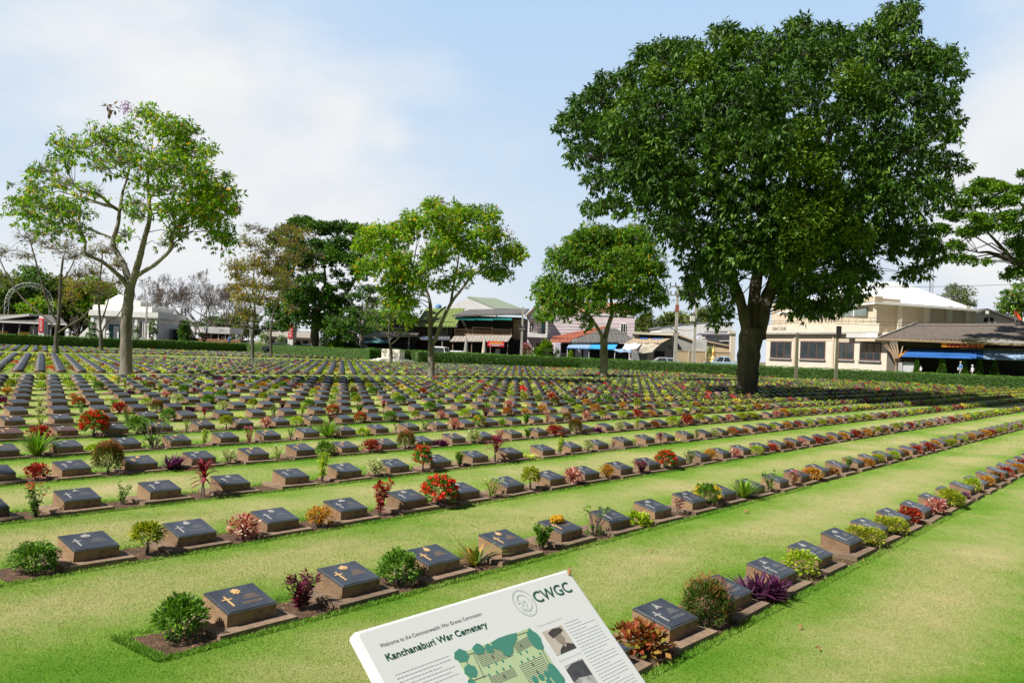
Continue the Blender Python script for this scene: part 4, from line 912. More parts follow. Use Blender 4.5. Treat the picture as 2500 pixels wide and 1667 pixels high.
def tree(name, lab, group, bpx, Y=None, limbs=(), clumps=(), zo=(0, 0), zs=1.0, bark='bark_pale', leaf='fresh', lsize=.2, lw=.36, dens=1.0, spk=6, droop=.35, dcy=None, crown_d=None, twigs=5, twr=.012, flat=1.0, extra=(), ground=0.0, shell=2.3, nbr=1.0, copies=2):
    """limbs: ((points x,y,dy), r0 px, r1 px); clumps: (x,y,rx,ry[,weight]); coordinates in photo pixels after (c/zs + zo)"""
    tx = lambda c: (c[0] / zs + zo[0], c[1] / zs + zo[1])
    if Y is None: base = gnd(*bpx)
    else: base = at(bpx[0], bpx[1], Y); base[2] = ground
    Y = base[1]; pm = Y / F
    t = empty(name, base, 0, lab, 'tree', group)
    loc = lambda x, y, dy: at(x, y, Y) * ((Y + dy) / Y) + CAM * (1 - (Y + dy) / Y) - base
    mb = MB(); pts_all = []
    for k, (pts, r0, r1) in enumerate(limbs):
        P = [loc(*tx(p), p[2] if len(p) > 2 else 0) for p in pts]
        if k == 0: P[0] = np.array([P[0][0], P[0][1], -.15])
        Q = []
        for i in range(len(P) - 1):
            for s in np.linspace(0, 1, 5)[:-1]:
                p0, p1, p2, p3 = P[max(i - 1, 0)], P[i], P[i + 1], P[min(i + 2, len(P) - 1)]
                Q.append(.5 * ((2 * p1) + (p2 - p0) * s + (2 * p0 - 5 * p1 + 4 * p2 - p3) * s * s + (3 * p1 - p0 - 3 * p2 + p3) * s ** 3))
        Q.append(P[-1]); rr = np.linspace(r0, r1, len(Q)) * pm / zs
        if k == 0: rr[0] *= 1.45; rr[1] *= 1.15
        rr = rr * (1 + .07 * np.sin(np.arange(len(Q)) * 2.1 + k))
        mb.tube(Q, rr, 12 if r0 * pm / zs > .12 else 7); pts_all += [(q, r) for q, r in zip(Q, rr)]
    A = np.array([q for q, r in pts_all]); Ar = np.array([r for q, r in pts_all]); nbase = len(A) // 3
    S0, S1, SR0, SR1 = [], [], [], []
    lv = []
    cs = [tx(c) for c in clumps]; cx = np.mean([c[0] for c in cs]); cy = np.mean([c[1] for c in cs])
    hx = max(abs(c[0] - cx) for c in cs) + 1e-6; hy = max(abs(c[1] - cy) for c in cs) + 1e-6
    cd = crown_d if crown_d is not None else hx * pm * .8
    for i, c in enumerate(clumps):
        x, y = cs[i]; rho = min(.97, math.hypot((x - cx) / hx, (y - cy) / hy)); dm = cd * math.sqrt(1 - rho ** 2)
        for cp in range(copies):
            dy = dm * (rng.uniform(-1, -.35) if cp % 2 == 0 else rng.uniform(-.2, 1)); jx, jy = rng.normal(0, .18 if copies < 4 else .07, 2)
            dy = dy if copies < 4 else dm * ((-1, -.55, .1, .8)[cp] + rng.uniform(-.15, .15)); cc = loc(x + jx * c[2] / zs, y + jy * c[3] / zs, dy); q_ = 1 if copies < 4 else .95; rx, rz = c[2] * pm / zs * q_, c[3] * pm / zs * q_
            rad = np.array([rx, min(rx, rz * 1.5), rz * flat])
            # branch from the nearest lower limb point
            dd = np.linalg.norm((A - cc) * np.array([1, .7, 1]), axis=1) + np.where(A[:, 2] > cc[2], 3 + 2 * (A[:, 2] - cc[2]), 0) + np.where(np.arange(len(A)) < 4, 50, 0); k = int(np.argmin(dd))
            br = min(Ar[k] * .6, max(.02, .022 * dd[k] ** .7)) * nbr; mid = (A[k] + cc) / 2 + np.array([0, 0, .12 * np.linalg.norm(cc - A[k])]) + rng.normal(0, .08 * np.linalg.norm(cc - A[k]) + .01, 3)
            path = [A[k], (A[k] + mid) / 2 + rng.normal(0, .03, 3), mid, (mid + cc) / 2 + rng.normal(0, .05, 3), cc]
            for s in range(4): S0.append(path[s]); S1.append(path[s + 1]); SR0.append(br * (1 - s * .2)); SR1.append(br * (.8 - s * .2))
            dv = rdir(twigs); dv[:, 2] = np.abs(dv[:, 2]) * .9 - .1
            for q in dv:
                e = cc + q * rad * rng.uniform(.7, 1.05); m_ = (cc + e) / 2 + rng.normal(0, .1, 3) * rad
                S0 += [cc, m_]; S1 += [m_, e]; SR0 += [twr, twr * .7]; SR1 += [twr * .7, twr * .3]
                for w in range(2):
                    e2 = m_ + (e - m_) * rng.uniform(.3, 1) + rng.normal(0, .28, 3) * rad; S0.append(m_ + (e - m_) * .2); S1.append(e2); SR0.append(twr * .5); SR1.append(twr * .2)
            ns = max(2, int(7.5 * dens * (c[4] if len(c) > 4 else 1) * 1.0 * (rx * rz * 4 + rx * rx) / (lsize * lsize) / spk / copies))
            d = rdir(ns); d[:, 2] = np.where((d[:, 2] < -.35) & (rng.random(ns) < .6), -d[:, 2], d[:, 2])
            lump = 1 + .22 * np.sin(d[:, 0] * 4.3 + i) * np.cos(d[:, 2] * 5.1 + i * 2) + .1 * np.sin(d[:, 1] * 9 + i)
            sp = cc + d * rad * ((rng.random(ns) ** (1 / shell)) * lump)[:, None]
            P = np.repeat(sp, spk, 0); n = len(P); dr = np.repeat(d, spk, 0) * .5 + rdir(n) * .8; dr[:, 2] -= droop
            lv.append(leaves(P + rng.normal(0, lsize * .12, (n, 3)), dr, lsize * rng.uniform(.65, 1.25, n), lw, .25))
    mb.build('trunk', bark, t, True)
    V, Fq = segs(S0, S1, SR0, SR1, 5); np_obj('branches', V, Fq, bark if twr > .02 or leaf != 'autumn' else 'twig', t, True)
    V, Fq = merge(lv); np_obj('crown', V, Fq, LM[leaf], t)
    for (nm, x, y, rx, n, lf, ls, *dz) in extra:
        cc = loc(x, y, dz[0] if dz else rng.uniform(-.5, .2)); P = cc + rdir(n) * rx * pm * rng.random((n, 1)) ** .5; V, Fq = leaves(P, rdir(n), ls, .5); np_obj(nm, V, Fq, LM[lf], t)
    return t
GT = 'trees standing among the graves'
tree('flowering_tree', 'tall half-bare tree with pale forked trunk on the left', GT, (308, 921), None, zo=(0, 200), zs=2.24, leaf='fresh', lsize=.19, dens=1.45, droop=.5, twigs=14, twr=.013, crown_d=3.6, flat=1.25, shell=1.9,
 limbs=(([(690, 1612), (690, 1450), (692, 1300), (705, 1180), (715, 1100)], 33, 25), ([(700, 1130), (680, 1090), (640, 1050, -.3), (560, 985, -.8), (470, 940, -1.2), (466, 870, -1.3), (440, 810, -1.4)], 15, 5),
  ([(710, 1110), (680, 1010, .2), (650, 950, .4), (618, 880, .5), (645, 780, .6), (655, 700, .6), (672, 600, .8), (700, 520, 1)], 19, 5), ([(652, 705, .6), (600, 670, .2), (530, 610, -.3), (440, 595, -.8), (400, 560, -1)], 10, 4),
  ([(722, 1105), (750, 1010, -.2), (770, 940, -.4), (792, 850, -.5), (818, 750, -.6), (815, 640, -.6), (808, 520, -.5), (822, 400, -.3)], 21, 5), ([(750, 1060), (800, 1028, -.4), (860, 990, -.9), (945, 900, -1.3), (925, 850, -1.4), (960, 800, -1.4)], 13, 6), ([(815, 640, -.6), (880, 560, -.8), (960, 470, -.9)], 8, 3)),
 clumps=[(150, 720, 100, 75, .9), (270, 800, 110, 70, .9), (380, 730, 110, 85, .8), (110, 660, 60, 36), (210, 640, 80, 60), (230, 510, 100, 45, .8), (330, 570, 90, 60, .6), (430, 380, 110, 80, .8), (560, 320, 110, 80, .7), (680, 340, 110, 75, .6), (800, 195, 75, 60), (700, 260, 55, 40, .7), (900, 290, 120, 95, 1.3), (1030, 270, 90, 65, 1.3), (1000, 390, 120, 90, 1.3), (1120, 400, 80, 55, 1.2), (1090, 510, 100, 60, 1.3), (1235, 520, 50, 28), (1050, 610, 130, 90, 1.5), (1200, 650, 115, 90, 1.5), (950, 700, 115, 75, 1.4), (1100, 770, 130, 90, 1.6), (1210, 850, 90, 65, 1.5), (1285, 700, 55, 45), (690, 850, 50, 50, .6), (750, 740, 70, 70, .5), (730, 680, 80, 55, .5), (860, 600, 90, 70, .7), (340, 440, 100, 55, .6), (560, 470, 120, 60, .35), (330, 350, 80, 50, .4), (900, 890, 45, 35, .4), (60, 560, 24, 14), (620, 430, 110, 90, .6), (720, 440, 90, 90, .6), (480, 620, 90, 60, .5), (870, 470, 100, 80, 1.1), (980, 850, 80, 60, 1.0), (1110, 690, 110, 90, 1.4), (1000, 500, 110, 90, 1.1), (330, 690, 100, 70, .8), (180, 590, 80, 60, .7), (450, 830, 80, 60, .7), (760, 560, 60, 60, .5)],
 extra=(('blossom', 309, 263, 19, 150, 'purple_flower', .10), ('blossom', 430, 458, 6, 60, 'purple_flower', .12), ('dry_leaves', 268, 268, 17, 26, 'brown_leaf', .26), ('dry_leaves', 470, 320, 8, 22, 'brown_leaf', .2), ('dry_leaves', 250, 345, 40, 120, 'brown_leaf', .16)))
tree('flowering_tree', 'medium fresh green tree with twin stems, left of the wooden house', GT, (1052, 924), None, zo=(400, 450), zs=2.6133, leaf='fresh', lsize=.22, dens=3.2, droop=.55, twigs=6, twr=.014, crown_d=3.2, shell=2.2,
 limbs=(([(1705, 1240), (1706, 1150), (1705, 1060), (1708, 1010)], 25, 19), ([(1704, 1020), (1698, 930, .2), (1702, 800, .3), (1690, 720, .4), (1660, 640, .5), (1590, 520, .6)], 16, 5), ([(1712, 1020), (1742, 965, -.2), (1785, 850, -.3), (1840, 745, -.4), (1900, 670, -.5), (1960, 590, -.6), (2030, 540, -.7)], 15, 5), ([(1830, 760, -.3), (1850, 640, 0), (1870, 540, .2), (1885, 440, .4)], 9, 4), ([(1706, 910, .2), (1745, 830, .3), (1800, 780, .3)], 9, 6)),
 clumps=[(1500, 330, 130, 90), (1350, 385, 110, 95), (1680, 150, 80, 60), (1770, 220, 130, 90), (1910, 200, 130, 80), (2050, 225, 100, 70), (1610, 280, 115, 90), (1850, 340, 150, 95), (2080, 345, 120, 85), (2200, 445, 100, 80), (2150, 565, 110, 55), (2000, 440, 110, 90), (1450, 475, 140, 95), (1300, 520, 95, 65), (1480, 620, 110, 100), (1530, 770, 110, 90), (1620, 620, 70, 90), (1440, 700, 70, 60), (1780, 640, 80, 50, .7), (1910, 570, 90, 60, .7), (1750, 440, 110, 80), (1260, 400, 55, 45), (2270, 430, 45, 40), (1560, 860, 60, 40, .7), (1690, 500, 90, 70)],
 extra=(('blossom', 1078, 492, 8, 70, 'purple_flower', .12), ('dry_leaves', 1070, 510, 30, 70, 'brown_leaf', .2), ('dry_leaves', 1235, 570, 28, 60, 'brown_leaf', .18)))
tree('flowering_tree', 'medium green tree in front of the pink house', GT, (1474, 922), None, zo=(1200, 500), zs=3.36, leaf='fresh_dark', lsize=.26, dens=3.6, droop=.5, twigs=5, twr=.016, crown_d=4, shell=2.8,
 limbs=(([(920, 1420), (920, 1300), (922, 1180), (920, 1085)], 36, 30), ([(915, 1100), (890, 1045, -.2), (835, 955, -.4), (785, 885, -.6), (740, 800, -.7)], 17, 8), ([(930, 1100), (960, 985, .2), (992, 880, .3), (980, 760, .3), (1000, 600, .3), (1040, 480, .4)], 22, 6)),
 clumps=[(850, 300, 200, 130), (700, 360, 150, 110), (1000, 280, 180, 110), (1150, 300, 170, 140), (600, 490, 150, 130), (800, 500, 190, 140), (1050, 480, 190, 150), (1250, 490, 160, 140), (1370, 540, 100, 80), (450, 700, 130, 110), (600, 720, 150, 120), (430, 800, 80, 90), (780, 720, 150, 110), (950, 690, 150, 110), (1150, 690, 180, 130), (1300, 730, 140, 110), (1390, 790, 80, 50), (600, 860, 150, 80), (440, 930, 80, 45), (790, 950, 60, 80, .7), (1100, 860, 120, 60), (1230, 860, 90, 50), (850, 840, 100, 50), (1230, 390, 110, 90)],
 extra=(('blossom', 1543, 613, 7, 70, 'purple_flower', .14), ('blossom', 1432, 698, 6, 60, 'purple_flower', .14), ('dry_leaves', 1430, 655, 20, 50, 'brown_leaf', .2), ('dry_leaves', 1410, 600, 30, 60, 'brown_leaf', .2)))
BIGC = [(960, 900, 75, 65), (940, 1040, 45, 50), (1000, 1160, 60, 45), (1130, 1180, 60, 35), (1010, 1040, 70, 60), (400, 560, 130, 100), (500, 680, 130, 100), (350, 700, 70, 55), (820, 930, 110, 80), (900, 985, 70, 55), (745, 1000, 70, 60), (690, 1010, 60, 70), (860, 1010, 40, 40), (160, 480, 75, 60), (230, 400, 85, 60), (320, 340, 95, 65), (300, 520, 110, 75), (200, 590, 75, 50), (260, 690, 60, 50), (240, 790, 50, 32), (310, 800, 60, 45), (480, 250, 120, 85), (560, 200, 85, 50), (640, 300, 125, 100), (480, 430, 135, 100), (740, 145, 75, 50), (830, 220, 120, 80), (800, 390, 140, 120), (1010, 115, 60, 48), (1000, 230, 120, 90), (1130, 160, 90, 62), (1000, 410, 140, 120), (1180, 270, 120, 100), (1300, 140, 72, 60), (1400, 90, 80, 60), (1435, 32, 42, 26), (1360, 40, 26, 24), (1410, 210, 110, 80), (1500, 270, 100, 75), (1585, 235, 62, 45), (1625, 290, 40, 25), (1400, 390, 130, 100), (1560, 400, 85, 80, .7), (1620, 480, 35, 40, .5), (1540, 530, 95, 80, .8), (1590, 640, 70, 50, .8), (1250, 460, 130, 110), (600, 570, 140, 110), (420, 630, 110, 75), (800, 610, 150, 130), (1000, 630, 140, 120), (1200, 650, 140, 120), (1400, 610, 130, 110), (500, 770, 120, 85), (650, 770, 130, 100), (850, 810, 140, 110), (1000, 810, 110, 100), (1150, 830, 120, 100), (1300, 790, 120, 100), (1450, 760, 110, 95), (1560, 740, 55, 60, .8), (530, 880, 80, 60), (650, 930, 110, 85), (640, 1060, 65, 70), (610, 1130, 42, 50), (800, 960, 130, 80), (980, 910, 90, 80), (960, 1000, 60, 60), (1080, 940, 110, 90), (1200, 960, 110, 80), (1010, 1100, 80, 65), (1070, 1190, 70, 40), (1160, 1090, 90, 65), (1250, 1060, 80, 55), (1220, 1150, 50, 30), (1350, 920, 90, 65), (1450, 920, 85, 65), (1520, 970, 55, 50), (1460, 1045, 55, 35), (730, 1110, 50, 65), (720, 1210, 45, 50), (880, 540, 150, 120), (1050, 960, 70, 60), (1000, 780, 60, 50), (1270, 300, 60, 40), (700, 420, 120, 90)]
tree('mango_tree', 'huge dark round-crowned tree with thick trunk at right', GT, (1823, 962), None, zo=(1300, 0), zs=1.5683, bark='bark_dark', leaf='mango', lsize=0.29, lw=0.32, dens=4.6, spk=8, droop=.6, twigs=4, twr=.014, nbr=.55, crown_d=8.0, shell=6,
 limbs=(([(822, 1508), (824, 1430), (830, 1340), (842, 1255)], 40, 46), ([(825, 1290, 0), (806, 1190, -.3), (776, 1090, -.6), (735, 1000, -.9), (650, 880, -1.5)], 24, 10), ([(860, 1290, 0), (885, 1180, .3), (922, 1080, .5), (955, 960, .8), (1020, 800, 1.2)], 34, 14), ([(846, 1270), (850, 1130, .6), (870, 980, .8), (880, 760, 1)], 28, 16), ([(876, 800, 1), (700, 620, -1), (500, 480, -2)], 14, 7), ([(960, 950, .8), (1200, 760, -1), (1400, 600, -2)], 14, 7), ([(880, 760, 1), (860, 500, .5), (800, 300, 0)], 15, 7), ([(1020, 800, 1.2), (1150, 500, 1.5), (1330, 250, 1)], 13, 6), ([(735, 1000, -.9), (560, 800, -2), (330, 620, -3)], 9, 5)),
 clumps=BIGC, copies=4, extra=[('sunlit_leaves', 1300 + x / 1.5683, y / 1.5683, r / 1.5683, int(r * r * .22), 'mango_sunlit', .21, dy - .9) for x, y, r, dy in ((990, 790, 62, -7.5), (1050, 850, 70, -7.8), (1120, 800, 62, -7.4), (1000, 900, 55, -7.2), (1190, 860, 55, -7), (1080, 930, 55, -7.3), (1010, 620, 50, -8), (1100, 640, 55, -8), (1050, 500, 55, -8), (300, 470, 50, -3.5), (370, 380, 50, -4), (470, 290, 50, -4.6), (760, 190, 45, -5), (1260, 900, 50, -6.6), (1000, 1010, 38, -6.6), (1150, 720, 50, -7.6), (1220, 300, 60, -6.5), (640, 260, 55, -5.6))])  # extra patches of lighter leaves imitate the sunlit lobes of the crown
GM = 'thin-leaved trees along the far path'
tree('thin_tree', 'thin grey tree with low bent limb at the far left path', GM, (138, 863), None, zo=(0, 200), zs=2.24, bark='bark_thin', leaf='autumn', lsize=.15, dens=0.2, twigs=16, twr=.018, crown_d=2.5, shell=1.5, limbs=(([(304, 1485), (310, 1390), (320, 1290), (328, 1180), (332, 1080), (345, 960)], 14, 5), ([(318, 1320), (270, 1230, -.3), (215, 1050, -.6), (170, 890, -1)], 8, 3), ([(330, 1100), (380, 1030), (425, 930)], 5, 2), ([(312, 1375), (380, 1330, -.5), (460, 1280, -.8), (520, 1200, -.9)], 6, 3), ([(300, 1340), (235, 1280, .3), (120, 1180, .6), (40, 1060, .8), (0, 970, 1)], 6, 3)),
 clumps=[(160, 860, 80, 70), (250, 920, 90, 70), (340, 930, 90, 80), (420, 950, 70, 60), (230, 830, 70, 50), (330, 830, 70, 50), (20, 950, 60, 60), (540, 1160, 60, 60, .5), (150, 960, 70, 60), (420, 1060, 70, 60)])
tree('thin_tree', 'slender forked tree left of the white domed building', GM, (247, 858), None, zo=(0, 200), zs=2.24, bark='bark_thin', leaf='autumn', lsize=.17, dens=0.45, twigs=14, twr=.02, crown_d=3, shell=1.5, limbs=(([(553, 1475), (553, 1420), (551, 1370)], 12, 10), ([(551, 1375), (500, 1320), (450, 1270), (400, 1220)], 5, 2), ([(551, 1375), (545, 1280), (540, 1150), (556, 1000), (560, 920)], 7, 3), ([(556, 1370), (590, 1310), (640, 1280), (690, 1200)], 5, 2), ([(550, 1330), (590, 1200), (620, 1060)], 5, 2)),
 clumps=[(480, 950, 60, 60), (560, 930, 80, 70), (620, 1010, 60, 60), (500, 1060, 80, 70), (580, 1130, 80, 70), (420, 1120, 70, 70), (650, 1100, 50, 60), (380, 1180, 60, 50)])
tree('thin_tree', 'yellow-brown tree with pale fork, left of the red banner', GM, (612, 878), None, zo=(550, 500), zs=4.355, bark='bark_thin', leaf='autumn', lsize=.2, dens=1.1, twigs=15, twr=.018, crown_d=3.2, shell=1.5, limbs=(([(290, 1640), (290, 1520), (288, 1420), (290, 1325)], 19, 17), ([(288, 1330), (260, 1300), (200, 1240)], 8, 4), ([(292, 1330), (318, 1200), (310, 1000), (305, 700), (320, 450)], 12, 3), ([(296, 1330), (360, 1250), (450, 1130), (560, 1030)], 9, 3), ([(316, 1200), (270, 1060), (220, 900)], 7, 3), ([(314, 1040), (380, 900), (420, 700), (440, 400)], 7, 3)),
 clumps=[(200, 700, 170, 120), (130, 780, 110, 90), (330, 620, 170, 130), (250, 450, 140, 130, .5), (420, 500, 150, 140, .7), (380, 280, 100, 90, .35), (260, 260, 90, 70, .3), (450, 750, 160, 110), (300, 860, 190, 110), (480, 900, 150, 100), (180, 1000, 150, 90), (200, 1170, 120, 70), (560, 620, 110, 110, .6), (420, 1010, 120, 80), (520, 360, 110, 90, .6), (100, 900, 90, 70)])
tree('thin_tree', 'thin brownish tree right of the yellow-brown tree', GM, (662, 872), None, zo=(550, 500), zs=4.355, bark='bark_thin', leaf='autumn', lsize=.22, dens=0.6, twigs=14, twr=.02, crown_d=3.4, shell=1.5, limbs=(([(488, 1620), (486, 1500), (482, 1400), (488, 1280)], 17, 12), ([(482, 1400), (440, 1330), (430, 1180)], 8, 4), ([(488, 1290), (510, 1150), (560, 1040), (640, 900)], 9, 4), ([(489, 1280), (620, 1200), (720, 1120), (820, 1000)], 7, 3), ([(560, 1040), (600, 800), (640, 500), (660, 300)], 6, 2)),
 clumps=[(640, 300, 140, 90), (800, 310, 140, 90), (700, 420, 150, 90, .7), (620, 560, 130, 100, .8), (760, 600, 120, 100, .6), (600, 760, 130, 90), (700, 860, 120, 90, .7), (560, 1020, 100, 60), (700, 1100, 80, 60), (840, 480, 90, 80, .6), (1000, 560, 90, 80, .3), (900, 700, 90, 80, .3)])
tree('thin_tree', 'thin tree in front of the white memorial block', GM, (955, 885), None, zo=(800, 680), zs=5.88, bark='bark_thin', leaf='fresh_dark', lsize=.2, dens=0.6, twigs=9, twr=.018, crown_d=2.6, shell=1.5, limbs=(([(913, 1205), (910, 1080), (905, 990), (900, 930)], 24, 20), ([(898, 940), (880, 800), (890, 600), (900, 420)], 16, 6), ([(905, 950), (1000, 870, -.3), (1100, 770, -.5), (1160, 680, -.6)], 11, 5), ([(885, 860), (800, 760), (640, 690)], 8, 3), ([(888, 640), (760, 560), (600, 440)], 7, 3)),
 clumps=[(700, 540, 160, 110, .7), (850, 380, 140, 120), (1000, 500, 160, 120), (1150, 640, 110, 90), (680, 680, 130, 80, .6), (1050, 760, 90, 60, .5), (560, 420, 140, 110, .4), (880, 540, 120, 100)])
GB = 'trees beyond the hedge'
tree('rain_tree', 'broad dark umbrella-crowned tree beyond the hedge at left centre', GB, (768, 850), 109, zo=(550, 500), zs=4.355, bark='bark_dark', leaf='rain', lsize=.36, lw=.5, dens=4.2, droop=.0, twigs=6, twr=.05, crown_d=7, flat=1.25, shell=2.4, limbs=(([(950, 1530), (950, 1400), (960, 1250), (965, 1100)], 46, 46), ([(975, 1120), (1050, 1075), (1150, 1020), (1260, 970), (1340, 850), (1410, 740)], 40, 14), ([(960, 1110), (930, 900), (860, 700), (780, 560)], 24, 8), ([(990, 1080), (1060, 850), (1050, 600)], 20, 8)),
 clumps=[(830, 200, 150, 50), (650, 270, 120, 50), (1000, 240, 160, 60), (1150, 250, 140, 60), (1330, 260, 140, 55), (1480, 290, 110, 55), (550, 400, 100, 60), (760, 400, 130, 60), (980, 420, 130, 60), (1200, 430, 130, 70), (1400, 430, 120, 70), (1330, 590, 140, 60), (1080, 600, 120, 60), (850, 650, 110, 55), (700, 600, 100, 55), (960, 780, 110, 50, .8), (800, 820, 100, 60, .8), (1200, 740, 80, 40, .6), (820, 1180, 110, 90), (1000, 1260, 110, 80), (1180, 1230, 120, 90), (1320, 1260, 90, 70), (900, 520, 120, 60), (1480, 480, 80, 60), (750, 530, 120, 60), (640, 720, 110, 65), (610, 860, 100, 60), (720, 960, 100, 60), (880, 920, 100, 50), (1250, 860, 90, 45), (1420, 720, 110, 60), (1100, 900, 80, 40), (1130, 520, 130, 60), (700, 1120, 90, 80), (620, 1240, 90, 70), (1420, 1180, 80, 80), (900, 1010, 120, 80), (1060, 1000, 110, 70), (1260, 1050, 110, 80), (780, 1090, 110, 90), (680, 1000, 100, 80), (1150, 1120, 110, 70), (560, 1120, 90, 80)])
tree('forked_tree', 'leaning sparse tree beyond the hedge, right of the umbrella-crowned tree', GB, (884, 850), 105, zo=(800, 680), zs=5.88, bark='bark_grey', leaf='rain', lsize=.3, dens=2.0, twigs=8, twr=.035, crown_d=4, flat=.8, shell=1.6, limbs=(([(480, 1010), (485, 900), (490, 760), (530, 560)], 36, 28), ([(530, 570), (570, 350), (640, 150)], 22, 8), ([(535, 540), (660, 380), (800, 260)], 18, 7), ([(520, 600), (400, 420), (250, 250)], 12, 5)),
 clumps=[(600, 150, 160, 90), (420, 250, 170, 100), (650, 330, 150, 90), (350, 460, 170, 100), (600, 560, 150, 90, .8), (300, 640, 170, 110), (200, 760, 160, 110, 1.2), (550, 720, 130, 80), (120, 560, 150, 110), (60, 780, 130, 110, 1.3), (330, 850, 110, 80)])
tree('rain_tree', 'wide flat-crowned tree reaching in at the right edge', GB, (2580, 905), 92, zo=(2250, 400), zs=4.356, bark='bark_dark', leaf='rain_green', lsize=.3, lw=.5, dens=4.6, droop=.0, twigs=6, twr=.045, crown_d=5, flat=1.2, shell=1.8, ground=.7, limbs=(([(1440, 2160), (1430, 1800), (1400, 1500), (1330, 1250)], 70, 55), ([(1330, 1250), (1150, 1120), (940, 1005), (800, 970), (700, 940), (600, 945)], 45, 8), ([(960, 1010), (860, 900), (760, 790), (690, 720)], 24, 8), ([(1340, 1260), (1300, 900), (1200, 600), (1050, 420)], 40, 10)),
 clumps=[(700, 230, 180, 55), (850, 270, 140, 55), (550, 320, 120, 50), (1050, 290, 120, 55), (450, 440, 130, 55), (740, 410, 150, 55), (950, 390, 130, 55), (300, 560, 130, 55), (600, 590, 130, 55), (850, 570, 150, 60), (200, 700, 120, 55), (450, 740, 130, 55), (680, 680, 130, 55), (920, 680, 110, 60), (350, 880, 120, 65, .8), (450, 1000, 100, 50, .6), (300, 1020, 90, 45, .6), (120, 850, 100, 60, .8), (130, 1050, 70, 35, .6), (560, 1040, 45, 35, .6), (700, 1050, 70, 30, .5), (1000, 850, 110, 80), (1050, 1000, 90, 80), (1010, 1150, 110, 60), (900, 1190, 60, 35, .7), (1075, 120, 60, 40), (1090, 700, 60, 80), (1180, 500, 150, 90), (1250, 800, 150, 120), (1250, 1100, 130, 110)])
tree('leafy_tree', 'light green leafy tree low at the right edge behind the gabled house', GB, (2490, 905), 125, zo=(2250, 400), zs=4.356, leaf='fresh_dark', lsize=.42, dens=2.2, twigs=3, twr=.04, crown_d=4, ground=.8, limbs=(([(1050, 2200), (1050, 1800), (1040, 1500), (1030, 1400)], 30, 16),), clumps=[(1000, 1400, 130, 80), (900, 1490, 130, 75), (1050, 1310, 90, 55), (880, 1360, 45, 28), (1060, 1500, 110, 90), (980, 1570, 150, 80)])
tree('leafy_tree', 'greyish green tree behind the white hall roof', GB, (2345, 905), 150, zo=(2250, 400), zs=4.356, leaf='fargrey', lsize=.45, dens=1.5, twigs=6, twr=.04, crown_d=4, ground=.8, limbs=(([(410, 2200), (410, 1800), (400, 1550), (390, 1420)], 22, 12),), clumps=[(340, 1320, 90, 60), (430, 1400, 120, 80), (310, 1400, 80, 55), (480, 1480, 100, 70), (380, 1490, 120, 70), (220, 1410, 50, 30), (540, 1510, 50, 40)])
GH = 'hazy green trees far behind the shops'
for k, (x, y, rx, ry, lab) in enumerate(((1572, 792, 34, 28, 'leftmost'), (1640, 786, 44, 26, 'middle'), (1715, 778, 40, 30, 'rightmost'))):
    tree('far_tree', f'{lab} of three hazy green trees behind the white shed roof', GH, (x, 880), 185, leaf='far', lsize=.6, dens=2.4, twigs=2, twr=.05, crown_d=4, limbs=(([(x, 880), (x, 830), (x, 800)], 5, 3),), clumps=[(x - rx * .5, y + 8, rx * .6, ry * .7), (x + rx * .4, y - 4, rx * .6, ry * .7), (x, y - 8, rx * .55, ry * .7), (x - rx * .2, y + 16, rx, ry * .6), (x + rx * .3, y + 20, rx, ry * .6)])
GL = 'mixed trees behind the far left stalls'
for k, (x, y, rx, ry, lf, lab) in enumerate(((-10, 715, 60, 60, 'far', 'olive green tree at the left edge behind the stalls'), (70, 700, 60, 55, 'rain', 'dark green tree behind the left white lattice arch'), (150, 720, 65, 60, 'far', 'yellow-green tree right of the left lattice arch'), (222, 725, 50, 55, 'fresh', 'bright green tree left of the white domed building'), (90, 760, 45, 35, 'fresh', 'low bright green tree inside the left lattice arch'))):
    tree('bushy_tree', lab, GL, (x, 850), 138 if k != 4 else 128, leaf=lf, lsize=.5, dens=2.2, twigs=4, twr=.05, crown_d=5, limbs=(([(x, 850), (x, 800), (x + 3, 760)], 5, 3),), clumps=[(x - rx * .5, y, rx * .6, ry * .5), (x + rx * .4, y - 10, rx * .6, ry * .5), (x, y - ry * .55, rx * .55, ry * .45), (x - rx * .2, y + ry * .5, rx * .8, ry * .5), (x + rx * .45, y + ry * .5, rx * .7, ry * .5)])
for k, (x, y, rx, ry, lf) in enumerate(((25, 755, 65, 58, 'far'), (120, 775, 62, 50, 'far'), (190, 760, 60, 55, 'far'), (255, 745, 55, 58, 'far'), (-40, 745, 60, 60, 'far'), (420, 800, 50, 30, 'far'), (520, 800, 50, 32, 'rain'), (590, 790, 45, 40, 'far'), (690, 800, 45, 36, 'rain'), (905, 790, 45, 40, 'rain'), (960, 780, 45, 40, 'fresh_dark'))):
    tree('bushy_tree', ('low olive tree at the far left edge behind the stall roof', 'low dark tree behind the right end of the stall roof', 'low olive tree left of the white domed building', 'olive tree directly behind the white domed building', 'dark tree half cut by the left edge', 'low olive tree behind the grey container', 'low dark tree behind the canopy pavilion', 'low olive tree left of the second red banner', 'low dark tree right of the second red banner', 'low dark tree behind the teal awning', 'green tree behind the dark two-storey shophouse')[k], GL, (x, 850), 146, leaf=lf, lsize=.55, dens=2.4, twigs=3, twr=.05, crown_d=5, limbs=(([(x, 850), (x, 825), (x + 3, 800)], 4, 3),), clumps=[(x - rx * .5, y, rx * .6, ry * .5), (x + rx * .4, y - 8, rx * .6, ry * .5), (x, y - ry * .55, rx * .55, ry * .45), (x - rx * .2, y + ry * .5, rx * .8, ry * .5), (x + rx * .45, y + ry * .5, rx * .7, ry * .5)])
